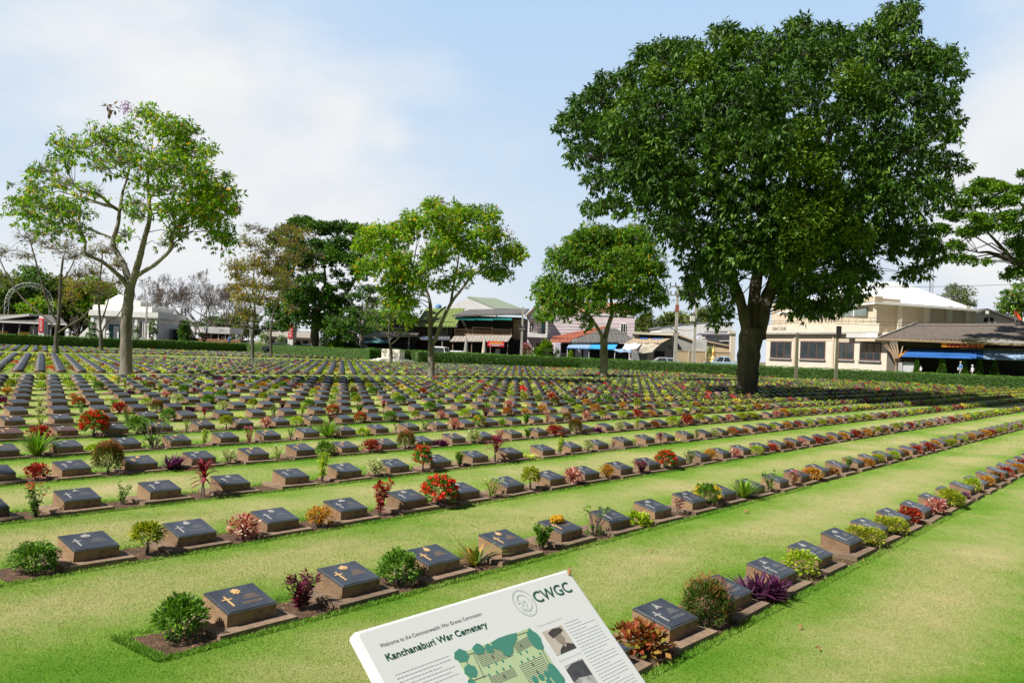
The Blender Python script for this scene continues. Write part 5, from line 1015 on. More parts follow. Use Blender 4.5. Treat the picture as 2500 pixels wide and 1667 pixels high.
# leafless trees
def bare_tree(lab, bx, Y, top, spread, seed, group='leafless grey trees beyond the far hedge', lv=8, mt='twig'):
    r = np.random.default_rng(seed); base = at(bx, 840, Y); base[2] = 0; h = at(bx, top, Y)[2]
    t = empty('bare_tree', base, 0, lab, 'tree', group); S0, S1, A, B = [], [], [], []
    def grow(p, d, L, rad, k):
        d = d / np.linalg.norm(d); q = p + d * L; S0.append(p); S1.append(q); A.append(rad); B.append(max(.012, rad * .72))
        if k == 0: return
        for i in range(2 if k > lv - 2 else r.integers(2, 4)):
            nd_ = d + r.normal(0, .42 * spread, 3); nd_[2] += .2; grow(q, nd_, L * r.uniform(.64, .86), max(.016, rad * .58), k - 1)
    grow(np.array([0, 0, -.1]), np.array([0, 0, 1.]), h * .23, h * .02, lv)
    V, Fq = segs(S0, S1, A, B, 3); nt_ = int(len(S0) * .25); V1, F1 = segs(S0[:nt_], S1[:nt_], A[:nt_], B[:nt_], 5)
    zmax = V[:, 2].max(); V[:, 2] *= h / zmax
    o = np_obj('branches', V, Fq, mt, t); return t
for k, (x, Y, top, sp, lab) in enumerate(((345, 128, 690, 1.0, 'leafless tree right behind the white domed building'), (395, 124, 672, 1.1, 'wide leafless tree above the grey container'), (435, 132, 668, 1.1, 'tall leafless tree left of the white canopy pavilion'), (368, 132, 700, 1.2, 'faint leafless tree between the domed building and the container'), (540, 138, 690, 1.2, 'faint leafless tree behind the right end of the pavilion'), (460, 128, 700, 1.3, 'low spreading leafless tree left of the pavilion'), (475, 122, 690, 1.2, 'leafless tree directly behind the white canopy pavilion'), (520, 130, 655, 1.1, 'tallest leafless tree, behind the pavilion roof'), (555, 124, 690, 1.1, 'leafless tree right of the white canopy pavilion'), (410, 138, 700, 1.2, 'faint leafless tree far behind the grey container'), (500, 140, 700, 1.2, 'faint leafless tree far behind the pavilion'), (590, 134, 690, 1.1, 'leafless tree behind the yellow-brown tree'))):
    bare_tree(lab, x, Y, top, sp, 40 + k)
bare_tree('small dense leafless tree beside the white domed building', 188, 108, 766, 1.5, 77, lv=7)
# ------------------------------------------------------------------ buildings along the street
M['arch_grey'] = mat('arch_grey', (.62, .63, .62), .6, .1)
M['tank_blue'] = mat('tank_blue', (.14, .30, .52), .6, .15)
M['tile_roof'] = striped('tile_roof', (.20, .16, .135), (.09, .075, .065), 0, .42, .8, .6)
class Fc:
    def __init__(s, name, lab, cat, xa, Ya, xb, Yb, gz=0.0, yb=850, group=None):
        s.A = at(xa, yb, Ya); s.B = at(xb, yb, Yb); s.A[2] = s.B[2] = gz; d = s.B - s.A; s.d = d / np.linalg.norm(d); s.n = np.array([-s.d[1], s.d[0], 0]); s.gz = gz
        s.root = empty(name, s.A, math.atan2(s.d[1], s.d[0]), lab, cat, group)
    def l(s, x, y, v=0.0):
        r = ray(x, y); P0 = s.A + s.n * v; t = np.dot(P0 - CAM, s.n) / np.dot(r, s.n); q = CAM + r * t - s.A
        return (float(np.dot(q, s.d)), float(v), float(q[2]))
    def r(s, x0, y0, x1, y1, v0=0.0, v1=.2, mb=None, mi=0, floor=False):
        ym, xm = (y0 + y1) / 2, (x0 + x1) / 2; mb = mb or MB(); h0 = s.l(xm, y1, v0)[2]
        if floor: h0 = -.3
        return mb.box(s.l(x0, ym, v0)[0], s.l(x1, ym, v0)[0], v0, v1, h0, s.l(xm, y0, v0)[2], mi)
    def part(s, name, m, rects, parent=None):
        mb = MB()
        for q in rects: s.r(*q[:4], *(q[4:6] if len(q) > 4 else (0, .2)), mb=mb, floor=len(q) > 6)
        return mb.build(name, m, parent or s.root)
    def poly(s, name, m, pts, ext=(0, 0, .12), parent=None):
        mb = MB(); P = [s.l(*p) for p in pts]; mb.prism(P, ext); o = mb.build(name, m, parent or s.root); return o
    def win(s, x0, y0, x1, y1, v=0.0, fm='frame_brown', gm='glass', nx=2, ny=1, t=.07, sill=None):
        ym, xm = (y0 + y1) / 2, (x0 + x1) / 2; a, b = s.l(x0, ym, v)[0], s.l(x1, ym, v)[0]; c, d = s.l(xm, y1, v)[2], s.l(xm, y0, v)[2]
        mb = MB(); mb.box(a, b, v - .05, v + .05, d - t, d); mb.box(a, b, v - .05, v + .05, c, c + t); mb.box(a, a + t, v - .05, v + .05, c + t, d - t); mb.box(b - t, b, v - .05, v + .05, c + t, d - t)
        for k in range(1, nx): q = a + (b - a) * k / nx; mb.box(q - t / 2, q + t / 2, v - .045, v + .045, c + t, d - t)
        for k in range(1, ny): q = c + (d - c) * k / ny; mb.box(a + t, b - t, v - .04, v + .04, q - t / 3, q + t / 3)
        w = mb.build('window', fm, s.root); MB().box(a + .02, b - .02, v - .02, v + .03, c + .02, d - .02).build('pane', gm, w)
        if sill: MB().box(a - .15, b + .15, v - .22, v + .02, c - .18, c - .02).build('sill', sill, w)
        return w
# far left market stall
f = Fc('market_stall', 'open dark market stall under grey sheet roof at far left', 'stall', -30, 112, 163, 112)
f.part('back_wall', 'dark', [(-30, 782, 163, 845, 4, 4.2, 1)]); f.poly('roof', 'roof_grey', [(-30, 789, -1.5), (163, 793, -1.5), (142, 771, 4.2), (-30, 769, 4.2)])
f.poly('upper_roof', 'greylight', [(-30, 775, 0), (71, 766, 0), (71, 771, 0), (-30, 784, 0)], (0, 3, 0)); f.part('fascia', 'white', [(-30, 787, 163, 789.5, -1.62, -1.5)])
for x in (5, 45, 80, 122, 158): f.part('post', 'grey', [(x, 790, x + 1.6, 845, -1.3, -1.1, 1)])
f.part('counter', 'yellow', [(42, 810, 63, 845, -.8, .2, 1)]); f.part('counter', 'orange', [(-5, 808, 7, 845, -.8, .2, 1)]); f.part('screen_panel', 'grey', [(72, 796, 92, 845, -.4, -.3, 1)]); f.part('shutter', 'cloth_grey', [(106, 796, 124, 845, -.6, -.5, 1)])
# two lattice arches with a banner stand beside each
def arch(cx, lab):
    b = at(cx, 850, 120); b[2] = 0; t = empty('lattice_arch', b, R(28), lab, 'arch', 'white lattice arches over the street')
    Rr, top = 2.95, 8.3; path = lambda rr, y: [(-rr, y, -.2), (-rr, y, top - Rr - 1)] + [(rr * math.cos(a), y, top - Rr + rr * math.sin(a)) for a in np.linspace(math.pi, 0, 19)] + [(rr, y, top - Rr - 1), (rr, y, -.2)]
    m = MB(); chords = [path(Rr, 0), path(Rr, .8), path(Rr - .5, .4)]
    for c in chords: m.tube(c, .024, 6)
    for i in range(len(chords[0])):
        m.tube([chords[0][i], chords[2][i]], .017, 4); m.tube([chords[2][i], chords[1][i]], .017, 4); m.tube([chords[0][i], chords[1][i]], .017, 4)
        if i: m.tube([chords[0][i - 1], chords[2][i]], .014, 4); m.tube([chords[1][i - 1], chords[2][i]], .014, 4)
    m.build('lattice', 'arch_grey', t)
arch(66, 'white lattice arch over the stalls at far left'); arch(664, 'white lattice arch half hidden behind the yellow-brown tree')
def banner_stand(dx, dy, lab):
    f = Fc('banner_stand', lab, 'sign', 94 + dx, 108 + dx * .009, 107 + dx, 108 + dx * .009, 0, group='red vertical street banners')
    f.part('backing', 'white', [(94 + dx, 771 + dy, 107 + dx, 845, .02, .3, 1)]); face = f.part('red_face', 'red', [(95 + dx, 777 + dy, 106 + dx, 811 + dy, -.05, .02)])
    g = [(97 + dx, y + dy, 97 + dx + w, y + 1.6 + dy, -.08, -.05) for y, w in ((781, 6), (785, 5), (789, 7), (793, 4), (796, 6), (801, 5), (805, 6))]
    f.part('lettering', 'white', g, face); f.part('side_face', 'greylight', [(107.5 + dx, 784 + dy, 114 + dx, 845, .3, .5, 1)])
banner_stand(0, 0, 'red vertical banner stand in front of the far left stall'); banner_stand(609, 15, 'red vertical banner stand left of the umbrella-crowned tree')
# white domed building
f = Fc('white_pavilion_building', 'white classical building with stepped parapet and small pyramid roof', 'building', 216, 115, 386, 115)
f.part('wall', 'white', [(226, 770, 378, 850, .8, 9, 1), (220, 772, 259, 850, 0, .8, 1), (327, 772, 383, 850, 0, .8, 1)])
f.part('cornice', 'white', [(216, 759, 386, 773, -.35, 9.4)]); f.part('parapet', 'white', [(226, 746, 371, 759, .7, 8), (257, 734, 343, 746, 2.4, 6)])
mb = MB(); a, b, c = f.l(259, 735, 2.6), f.l(341, 735, 2.6), f.l(285, 718, 4.2); mb.add([(a[0], 2.6, a[2]), (b[0], 2.6, a[2]), (b[0], 5.8, a[2]), (a[0], 5.8, a[2]), (c[0] + .3, 4.2, c[2])], [(0, 1, 4), (1, 2, 4), (2, 3, 4), (3, 0, 4), (3, 2, 1, 0)]); mb.build('pyramid_roof', 'white_roof', f.root)
f.part('pilaster', 'white', [(222, 774, 228, 850, -.18, 0, 1)]); f.part('pilaster', 'white', [(250, 774, 256, 850, -.18, 0, 1)]); f.part('pilaster', 'white', [(328, 774, 334, 850, -.18, 0, 1)]); f.part('pilaster', 'white', [(377, 774, 382, 850, -.18, 0, 1)])
d = f.part('door', 'white', [(276, 796, 289, 850, .62, .74, 1)]); f.part('door_surround', 'teal_dull', [(265, 792, 294, 850, .74, .79, 1)], d)
f.win(338, 784, 349, 826, -.03, 'white', 'dark', 1); f.win(363, 785, 372, 826, -.03, 'white', 'dark', 1); f.win(233, 781, 243, 822, -.03, 'white', 'greylight', 1)
f.poly('ramp_wall', 'white', [(190, 850, -1), (190, 823, -1), (214, 799, -1), (222, 830, -1), (222, 850, -1)], (0, .3, 0))
for x, lab in ((164, 'small white pier behind the hedge beside the leafless bush'), (262, 'small white pier behind the hedge near the blue-framed door')):
    b = at(x, 850, 108); b[2] = 0; m = MB(); m.box(-.17, .17, -.17, .17, -.1, 1.75); m.box(-.24, .24, -.24, .24, 1.75, 1.85); m.lathe([(.2, 1.85), (.19, 1.95), (.1, 2.08), (.02, 2.12)], n=10); o = m.build('gate_pier', 'white'); o.location = tuple(b); tag(o, lab, 'pier', 'white gate piers')
b = at(222, 850, 106); b[2] = 0; t = empty('cloud_topiary', b, 0, 'small dark cloud-pruned topiary in front of the white domed building', 'topiary')
m = MB(); m.tube([(0, 0, -.1), (.05, 0, 1.2), (0, 0, 2.6)], .06, 6); m.build('stem', 'twig', t)
V, Fq = merge([ball(500, (x, 0, z), (r_, r_, r_ * .9), .14, .6) for x, z, r_ in ((-.35, 1.35, .36), (.3, 1.2, .4), (.1, 1.95, .36), (.0, 2.6, .42))]); np_obj('foliage', V, Fq, LM['hedge'], t)
tree('leafy_tree', 'small dark green tree at the right corner of the white domed building', None, (374, 850), 110, leaf='rain', lsize=.3, dens=1.1, twigs=4, twr=.03, crown_d=1.0, limbs=(([(374, 850), (374, 820), (373, 795)], 1.6, 1),), clumps=[(374, 785, 9, 9), (370, 800, 10, 9), (380, 806, 9, 10), (373, 815, 10, 10)])
# container, canopy pavilion and the long low building
f = Fc('storage_container', 'grey and navy storage container behind the hedge', 'container', 398, 121, 441, 121); f.part('body', 'grey', [(398, 804, 422, 845, 0, 3, 1)]); f.part('end_wall', 'cloth_dark', [(422, 804, 441, 845, -.05, 3, 1)]); f.part('roof_edge', 'greylight', [(397, 802.5, 442, 804.5, -.12, 3.1)])
f = Fc('canopy_pavilion', 'open pavilion with white canopy fascia and brown deck', 'pavilion', 456, 123, 587, 123)
f.part('canopy', 'white', [(458, 798, 561, 812, -.2, 6)]); f.part('valance', 'greylight', [(497, 800, 561, 814, -.3, -.2)])
for x in (470, 483, 514, 532, 549, 560): f.part('post', 'white', [(x, 810, x + 1.4, 845, 0, .12, 1)])
f.part('deck', 'deck', [(456, 827, 587, 845, -.3, 6, 1)]); f.part('back_screen', 'wood', [(500, 813, 561, 840, 5, 5.1, 1)]); f.part('railing', 'white', [(462, 823, 478, 825, .2, .25), (540, 823, 552, 825, .2, .25)])
b = at(497, 850, 125); b[2] = 0; o = MB().lathe([(.0, 1.0), (.9, 1.05), (.95, 1.3), (.3, 1.4), (.25, 1.7), (.75, 1.8), (.8, 1.95), (.2, 2.05), (.18, 2.4), (.5, 2.5), (.5, 2.6), (.05, 2.7)], n=14).build('tiered_fountain', 'stone_white'); o.location = tuple(b); tag(o, 'tiered pale stone fountain under the white canopy', 'fountain')
f = Fc('long_shed', 'long low shed with brown roof behind the umbrella-crowned tree', 'building', 640, 130, 770, 130); f.part('wall', 'cream_light', [(640, 824, 770, 860, 0, 8, 1)]); f.poly('roof', 'roof_pale', [(640, 826, -1), (770, 828, -1), (765, 812, 5), (645, 811, 5)]); f.part('fascia', 'frame_brown', [(640, 822.5, 770, 826, -1.1, -1)])
for k in range(5): f.part('opening', 'dark', [(655 + k * 21, 832, 668 + k * 21, 860, -.05, 0, 1)])
# teal awning shop and dark two-storey shop
f = Fc('teal_awning_shop', 'low dark shop with dull teal awning left of the memorial block', 'shop', 880, 108, 1022, 110)
f.part('shop_body', 'dark', [(884, 828, 1016, 870, .6, 7, 1)]); f.poly('roof', 'roof_beige', [(884, 826, -.4), (1022, 822, -.4), (1010, 810, 4), (915, 811, 4)]); f.poly('awning', 'teal_dull', [(890, 823, 0), (952, 825, 0), (952, 838, -1.8), (886, 837, -1.8)], (0, 0, .05)); f.part('light_strip', 'white', [(963, 811, 1022, 814, -.6, -.4)]); f.part('post', 'grey', [(997, 814, 1000, 860, -.5, -.3, 1)])
f.part('side_wall', 'pink', [(887, 840, 896, 870, .5, .6, 1)])
f = Fc('green_roof_shophouse', 'dark two-storey shophouse with mossy green tiled roof', 'building', 958, 113, 1108, 112)
f.part('wall', 'darkwood', [(960, 783, 1104, 870, 0, 8, 1)]); f.poly('roof', 'roof_green', [(1012, 797, -1), (1113, 799, -1), (1134, 756, 4.5), (1040, 756, 4.5)], (0, 0, .18)); f.part('gable_board', 'roof_grey', [(1112, 790, 1116, 799, -1.05, -.2)]); f.poly('left_roof', 'roof_grey', [(960, 787, -.6), (1016, 793, -.6), (1030, 778, 3), (965, 776, 3)])
f.win(961, 787, 989, 802, -.06, 'white', 'glass', 2); f.win(1066, 799, 1092, 818, -.06, 'grey', 'glass', 2); f.part('blue_valance', 'blue', [(1030, 825, 1098, 830, -1.3, -1.25)]); f.poly('lower_roof', 'roof_grey', [(1000, 830, -1.4), (1098, 830, -1.4), (1098, 821, 0), (1000, 821, 0)])
for x in (1012, 1045, 1078): f.part('post', 'grey', [(x, 830, x + 2, 870, -1.3, -1.1, 1)])
f = Fc('white_gable_warehouse', 'white gabled warehouse with sage green roof behind the wooden house', 'building', 1098, 140, 1215, 140)
f.poly('wall', 'white', [(1102, 870, 0), (1102, 746, 0), (1141, 728.5, 0), (1211, 757, 0), (1211, 870, 0)], (0, 14, 0)); f.poly('roof', 'roof_sage', [(1141, 727.5, -.03), (1210, 731.5, 13), (1276, 757, 13), (1212, 757, -.03)], (0, 0, .25)); f.part('roof', 'roof_sage', [(1211, 756, 1276, 764, 6, 14)]); f.part('chimney', 'grey', [(1209, 752, 1213, 762, -.2, .3)])
b = at(1066, 850, 135); b[2] = 0; h = at(1066, 748, 135)[2]; m = MB().tube([(0, 0, -.1), (0, 0, h - 1.5)], .2, 8); o = m.build('water_tank_tower', 'metal'); o.location = tuple(b); tag(o, 'blue water tank on a post behind the twin-stemmed tree', 'water tank'); MB().lathe([(.15, h - .7), (.5, h - .6), (.52, h + .1), (.2, h + .4)], n=14).build('tank', 'tank_blue', o)
# wooden house
f = Fc('wooden_house', 'old two-storey wooden house with teal valance and lattice balcony', 'house', 1100, 112, 1280, 111)
f.part('upper_wall', 'darkwood', [(1112, 772, 1276, 830, 1.6, 9, 1)]); f.part('shop_front', 'dark', [(1100, 826, 1270, 880, 1.0, 1.6, 1)]); f.part('side_wall', 'wood', [(1252, 780, 1276, 870, 1.4, 1.6, 1)])
f.poly('roof', 'roof_grey', [(1103, 773, -1.2), (1282, 768, -1.2), (1292, 757, 4.5), (1146, 759, 4.5)], (0, 0, .2)); f.part('teal_valance', 'teal', [(1111, 775, 1158, 781, -1.0, -.95), (1159, 775.5, 1204, 781.5, -1.0, -.95), (1205, 776, 1250, 781, -1.0, -.95)])
f.part('balcony_floor', 'wood', [(1110, 818, 1250, 820.5, -.1, 1.6)])
bl_ = f.part('balcony_rail', 'wood', [(1110, 803, 1154, 805, -.05, .05), (1154, 799, 1201, 801, -.05, .05), (1201, 803, 1249, 805, -.05, .05), (1110, 815.5, 1249, 817.5, -.05, .05)] + [(x, 797 if k in (1, 2) else 801, x + 2, 819, -.07, .07) for k, x in enumerate((1109.5, 1153, 1200, 1247.5))])
m = MB(); a = f.l(1111, 816, 0); b = f.l(1249, 816, 0); h1 = f.l(1180, 804, 0)[2]
for k in range(46):
    u = a[0] + (b[0] - a[0]) * k / 46; du = (b[0] - a[0]) / 46
    m.tube([(u, 0, a[2]), (u + du, 0, h1)], .025, 4); m.tube([(u + du, .03, a[2]), (u, .03, h1)], .025, 4)
m.build('lattice', 'wood', bl_); f.part('window_band', 'dark', [(1130, 783, 1248, 799, 1.52, 1.6)])
f.poly('awning', 'roof_pale', [(1110, 820, -.1), (1250, 820, -.1), (1240, 834.5, -2.4), (1098, 834, -2.4)], (0, 0, .07))
for x in (1104, 1150, 1196, 1238): f.part('post', 'wood', [(x, 833, x + 1.6, 880, -2.2, -2.05, 1)])
bn_ = f.part('red_banner', 'red', [(1190, 833, 1231, 846, -2.55, -2.5)]); f.part('banner_lettering', 'yellow', [(1196 + k * 4.4, 835.5, 1199 + k * 4.4, 838.2, -2.59, -2.55) for k in range(7)], bn_); f.part('banner_lettering', 'white', [(1194 + k * 3.6, 840, 1196.5 + k * 3.6, 842, -2.59, -2.55) for k in range(10)] + [(1202 + k * 3.6, 843, 1204.5 + k * 3.6, 844.4, -2.59, -2.55) for k in range(5)], bn_)
f.part('glass_cabinet', 'greylight', [(1209, 851, 1219, 880, -1, -.3, 1)])
for x, lab in ((1137, 'closed grey parasol left of the red shop banner'), (1181, 'closed parasol with coloured print just left of the red shop banner')):
    b = at(x, 870, 104); b[2] = 0; h = at(x, 821, 104)[2]; t = empty('closed_parasol', b, 0, lab, 'parasol', 'closed parasols before the wooden house'); MB().tube([(0, 0, -.1), (0, 0, h)], .03, 8).build('pole', 'metal', t)
    MB().lathe([(.24, .5), (.30, .7), (.27, 1.5), (.17, h - .7), (.05, h - .1), (.02, h)], n=10).build('folded_canopy', 'tarp_beige' if x > 1150 else 'grey', t)
# pink house
f = Fc('pink_house', 'pale pink two-storey house with gabled balcony and orange roof', 'house', 1272, 124, 1550, 124, .05)
f.part('wall', 'pink', [(1336, 768, 1548, 880, 1.5, 11, 1), (1272, 824, 1336, 880, 1.5, 11, 1), (1290, 776, 1336, 824, 2.2, 11)]); f.part('white_band', 'white', [(1336, 761, 1548, 769, 1.4, 1.5)]); f.poly('roof', 'roof_orange', [(1322, 763, 1.38), (1550, 765, 1.38), (1530, 741, 6), (1318, 739, 6)])
f.poly('gable', 'white', [(1286, 780, 0), (1286, 768, 0), (1309, 747.5, 0), (1334, 768, 0), (1337, 780, 0), (1326, 774, 0), (1312, 771.5, 0), (1298, 774, 0)], (0, .3, 0)); f.poly('gable_roof', 'roof_orange', [(1282, 770, -.3), (1309, 745.5, -.3), (1309, 748, -.3), (1284, 772, -.3)], (0, 3, 0)); f.poly('gable_roof', 'roof_orange', [(1309, 745.5, -.3), (1339, 769, -.3), (1337, 771, -.3), (1309, 748, -.3)], (0, 3, 0))
f.part('balcony_base', 'white', [(1284.5, 814.5, 1336, 823.5, -.05, 2.2)]); f.part('column', 'white', [(1286, 776, 1291, 816, 0, .3)]); f.part('column', 'white', [(1332.5, 776, 1337, 816, 0, .3)])
m = f.part('balcony_rail', 'black', [(1291, 804, 1333, 805, .1, .14)] + [(1292 + k * 2.8, 805, 1292.6 + k * 2.8, 814.5, .1, .13) for k in range(15)]); f.part('balcony_door', 'teal_dull', [(1322, 786, 1331, 815, 2.1, 2.2)]); f.win(1292, 786, 1304, 812, 2.1, 'white', 'glass', 2)
f.part('vent', 'grey', [(1308, 757, 1310, 762, -.05, 0)]); f.part('vent', 'grey', [(1312, 757, 1314, 762, -.05, 0)]); f.part('roller_shutter', 'roof_pale', [(1275, 834, 1298, 880, 1.4, 1.5, 1)]); f.part('door', 'frame_brown', [(1308, 838, 1322, 880, 1.4, 1.5, 1)]); f.part('garden_pier', 'white', [(1302, 833, 1306, 880, .8, 1.1, 1)]); f.win(1515, 790, 1528, 812, 1.44, 'white', 'glass', 2)
# red roof and grey roof shops
f = Fc('red_roof_shop', 'small shop with red sheet roof beside the pink house', 'shop', 1338, 113, 1480, 113, .1)
f.part('wall', 'pink', [(1350, 829, 1396, 880, .2, 6, 1)]); f.poly('roof', 'roof_red', [(1346, 824, -.8), (1398, 829, -.8), (1482, 802, 5), (1476, 798, 5.5)], (0, 0, .12)); f.poly('front_roof', 'roof_red', [(1338, 836, -2.2), (1392, 836, -2.2), (1396, 829, -.9), (1347, 829, -.9)], (0, 0, .08)); f.part('door', 'lilac', [(1354, 837, 1368, 880, .1, .2, 1)]); f.part('opening', 'dark', [(1370, 838, 1394, 880, .1, .2, 1)])
f = Fc('grey_roof_shop', 'low shop with grey hipped roof and two blue awnings', 'shop', 1385, 112, 1560, 112, .12)
f.part('shop_body', 'dark', [(1396, 836, 1535, 890, .5, 8, 1)]); f.poly('roof', 'roof_grey', [(1390, 838, -1), (1560, 836, -1), (1502, 804, 5), (1456, 807, 5)], (0, 0, .15))
f.poly('awning', 'blue_grey', [(1393, 836.5, -.2), (1447, 837, -.2), (1437, 851, -2.2), (1383, 850.5, -2.2)], (0, 0, .05)); f.poly('awning', 'blue_bright', [(1448, 837, -.2), (1511, 836, -.2), (1501, 852, -2.2), (1438, 851, -2.2)], (0, 0, .05))
f.part('valance', 'blue', [(1383, 849.5, 1437, 852, -2.25, -2.2)]); f.part('valance', 'blue_bright', [(1438, 850.5, 1501, 853, -2.25, -2.2)])
for x in (1384, 1437, 1500): f.part('post', 'white', [(x, 851, x + 1.2, 890, -2.1, -2.0, 1)])
f.part('wall_panel', 'greylight', [(1404, 852, 1420, 890, .4, .5, 1)]); f.part('wall_panel', 'lilac', [(1424, 852, 1436, 890, .4, .5, 1)])
# torn awning shop
f = Fc('torn_awning_shop', 'run-down flat-roofed shop with torn white and beige tarps', 'shop', 1498, 111, 1650, 110, .2)
f.part('wall', 'grey', [(1543, 815, 1643, 890, 0, 9, 1)]); f.part('flat_roof', 'cream_light', [(1544, 811.5, 1644, 817, -.7, 9)]); f.part('dark_band', 'dark', [(1560, 818, 1640, 825, -.06, 0)])
f.poly('sheet_awning', 'roof_beige', [(1549, 826, -.1), (1641, 825, -.1), (1614, 838.5, -2), (1525, 838, -2)], (0, 0, .06)); f.poly('blue_strip', 'blue', [(1566, 825.5, -.2), (1584, 825.5, -.2), (1580, 828.5, -.6), (1561, 828.5, -.6)], (0, 0, .12)); f.poly('blue_strip', 'blue', [(1597, 825.5, -.2), (1622, 825.5, -.2), (1616, 828.5, -.6), (1592, 828.5, -.6)], (0, 0, .12))
def sag(name, mt, c, amt, n=8):
    P = [np.array(f.l(*q)) for q in c]; V = []
    for i in range(n + 1):
        for j in range(n + 1):
            a, b = i / n, j / n; p = (P[0] * (1 - b) + P[1] * b) * (1 - a) + (P[3] * (1 - b) + P[2] * b) * a; p = p - np.array([0, 0, amt * math.sin(math.pi * b) * (.3 + a) + .08 * math.sin(9 * b + 5 * a)]); V.append(p)
    i = np.arange((n + 1) ** 2).reshape(n + 1, n + 1); Fq = np.stack([i[:-1, :-1], i[:-1, 1:], i[1:, 1:], i[1:, :-1]], -1).reshape(-1, 4)
    o = np_obj(name, np.array(V), Fq, mt, f.root, True); md = o.modifiers.new('thick', 'SOLIDIFY'); md.thickness = .02
sag('white_tarp', 'tarp_white', [(1526, 838, -2), (1570, 838, -2), (1556, 851, -2.6), (1519, 853, -2.6)], .1); sag('beige_tarp', 'tarp_beige', [(1570, 838, -2), (1614, 839, -2), (1594, 860, -2.3), (1550, 854, -2.5)], .25); sag('blue_tarp', 'blue_grey', [(1502, 851, -2.2), (1543, 853, -2.4), (1542, 861, -2.9), (1498, 856, -2.7)], .05)
f.part('shutter', 'cloth_grey', [(1543, 859, 1579, 890, -.06, 0, 1)]); f.part('doorway', 'dark', [(1598, 857, 1622, 890, -.06, 0, 1)]); f.part('wall_pier', 'cream_light', [(1580, 858, 1595, 890, -.1, 0, 1)]); f.part('post', 'white', [(1537, 858, 1540.5, 890, -2.4, -2.2, 1)]); f.part('vent_block', 'dark', [(1633, 844, 1636, 847, -.04, 0), (1637.5, 844, 1640.5, 847, -.04, 0), (1633, 848.5, 1636, 851.5, -.04, 0), (1637.5, 848.5, 1640.5, 851.5, -.04, 0)])
# walled compound to the right of it
f = Fc('beige_annex', 'beige side building with sloping roofline behind the two power poles', 'building', 1644, 112, 1790, 111, .25)
f.poly('wall', 'grey', [(1645, 890, 0), (1645, 812, 0), (1690, 830, 0), (1726, 834, 0), (1783, 846, 0), (1783, 890, 0)], (0, 7, 0)); f.poly('roof_edge', 'beige', [(1643, 810.5, -.3), (1692, 828.5, -.3), (1726, 831.5, -.3), (1785, 844, -.3), (1785, 846.5, -.3), (1726, 834.5, -.3), (1692, 832, -.3), (1643, 814, -.3)], (0, 7.5, 0)); f.part('window', 'glass', [(1760, 860, 1773, 864, -.05, 0)]); f.part('beige_face', 'beige', [(1727, 848, 1783, 890, -.05, 0, 1)])
f = Fc('boundary_wall', 'beige boundary wall behind the parked silver car', 'wall', 1646, 109, 1785, 109, .25)
f.part('wall_face', 'beige', [(1646, 858, 1784, 905, 0, .25, 1)]); f.part('coping', 'cream', [(1646, 857, 1784, 858.6, -.05, .3)])
for x in (1680, 1722, 1782): f.part('pier', 'cream', [(x, 857, x + 3, 905, -.08, 0, 1)])
f = Fc('billboard', 'plain pale grey hoarding above the beige boundary wall', 'billboard', 1690, 110, 1726, 110, .25); f.part('board', 'greylight', [(1691, 828, 1725.5, 858, 0, .12)]); f.part('slats', 'ink_pale', [(1697, 836 + k * 5, 1716, 836.8 + k * 5, -.03, 0) for k in range(3)]); f.part('post', 'concrete', [(1720, 857, 1723, 905, .02, .1, 1)])
f = Fc('lilac_house', 'lilac house with brown roof behind the hoarding', 'house', 1690, 126, 1790, 126, .25); f.part('wall', 'lilac', [(1716, 812, 1790, 900, 0, 8, 1)]); f.poly('roof', 'roof_grey', [(1700, 818, -1), (1790, 819, -1), (1785, 809.5, 4), (1722, 810.5, 4)]); f.win(1762, 828, 1778, 840, -.05, 'white', 'glass', 2); f.part('air_conditioner', 'white', [(1709, 822, 1722, 827, -.9, -.4)]); f.poly('canopy', 'greylight', [(1752, 830, -.1), (1778, 830, -.1), (1782, 833, -1), (1758, 833, -1)], (0, 0, .05))
f = Fc('white_shed', 'long white shed with curved roof edge behind the power poles', 'building', 1612, 148, 1790, 148, .25); f.poly('wall', 'white', [(1614, 880, 0), (1614, 800, 0), (1680, 791, 0), (1745, 786, 0), (1790, 788, 0), (1790, 880, 0)], (0, 12, 0)); f.poly('roof_edge', 'metal', [(1611, 801, -.06), (1611, 797.5, -.06), (1680, 789.5, -.06), (1745, 784.5, -.06), (1792, 786, -.06), (1792, 788.5, -.06), (1745, 787, -.06), (1680, 792, -.06)], (0, 12.2, 0)); f.part('floodlight', 'black', [(1651, 811, 1657, 814, -.3, -.1)])
f = Fc('white_column', 'round-topped white gate column beside the thick tree trunk', 'column', 1782, 110, 1796, 110, .3); f.part('shaft', 'cream_light', [(1783, 814, 1794.5, 905, 0, .6, 1)]); f.part('capital', 'cream_light', [(1780.5, 809, 1797, 814.5, -.15, .75)])
b = at(1741, 890, 107); b[2] = .3; h = at(1741, 842, 107)[2] - .3
o = MB().lathe([(.35, -.2), (.35, 1.0), (.5, 1.05), (.45, 1.25), (.28, 1.4), (.34, 1.55), (.2, 1.8), (.22, h * .75), (.10, h * .85), (.02, h)], n=10).build('gilded_shrine', 'goldleaf'); o.location = tuple(b); tag(o, 'slim gilded spirit shrine above the hedge by the pale blue pickup', 'shrine')
MB().lathe([(.25, -.2), (.2, 1.2), (.4, 1.3), (.5, 1.5), (.2, 1.75), (.02, 1.95)], (.62, .1, 0), n=10).build('side_lantern', 'goldleaf', o)
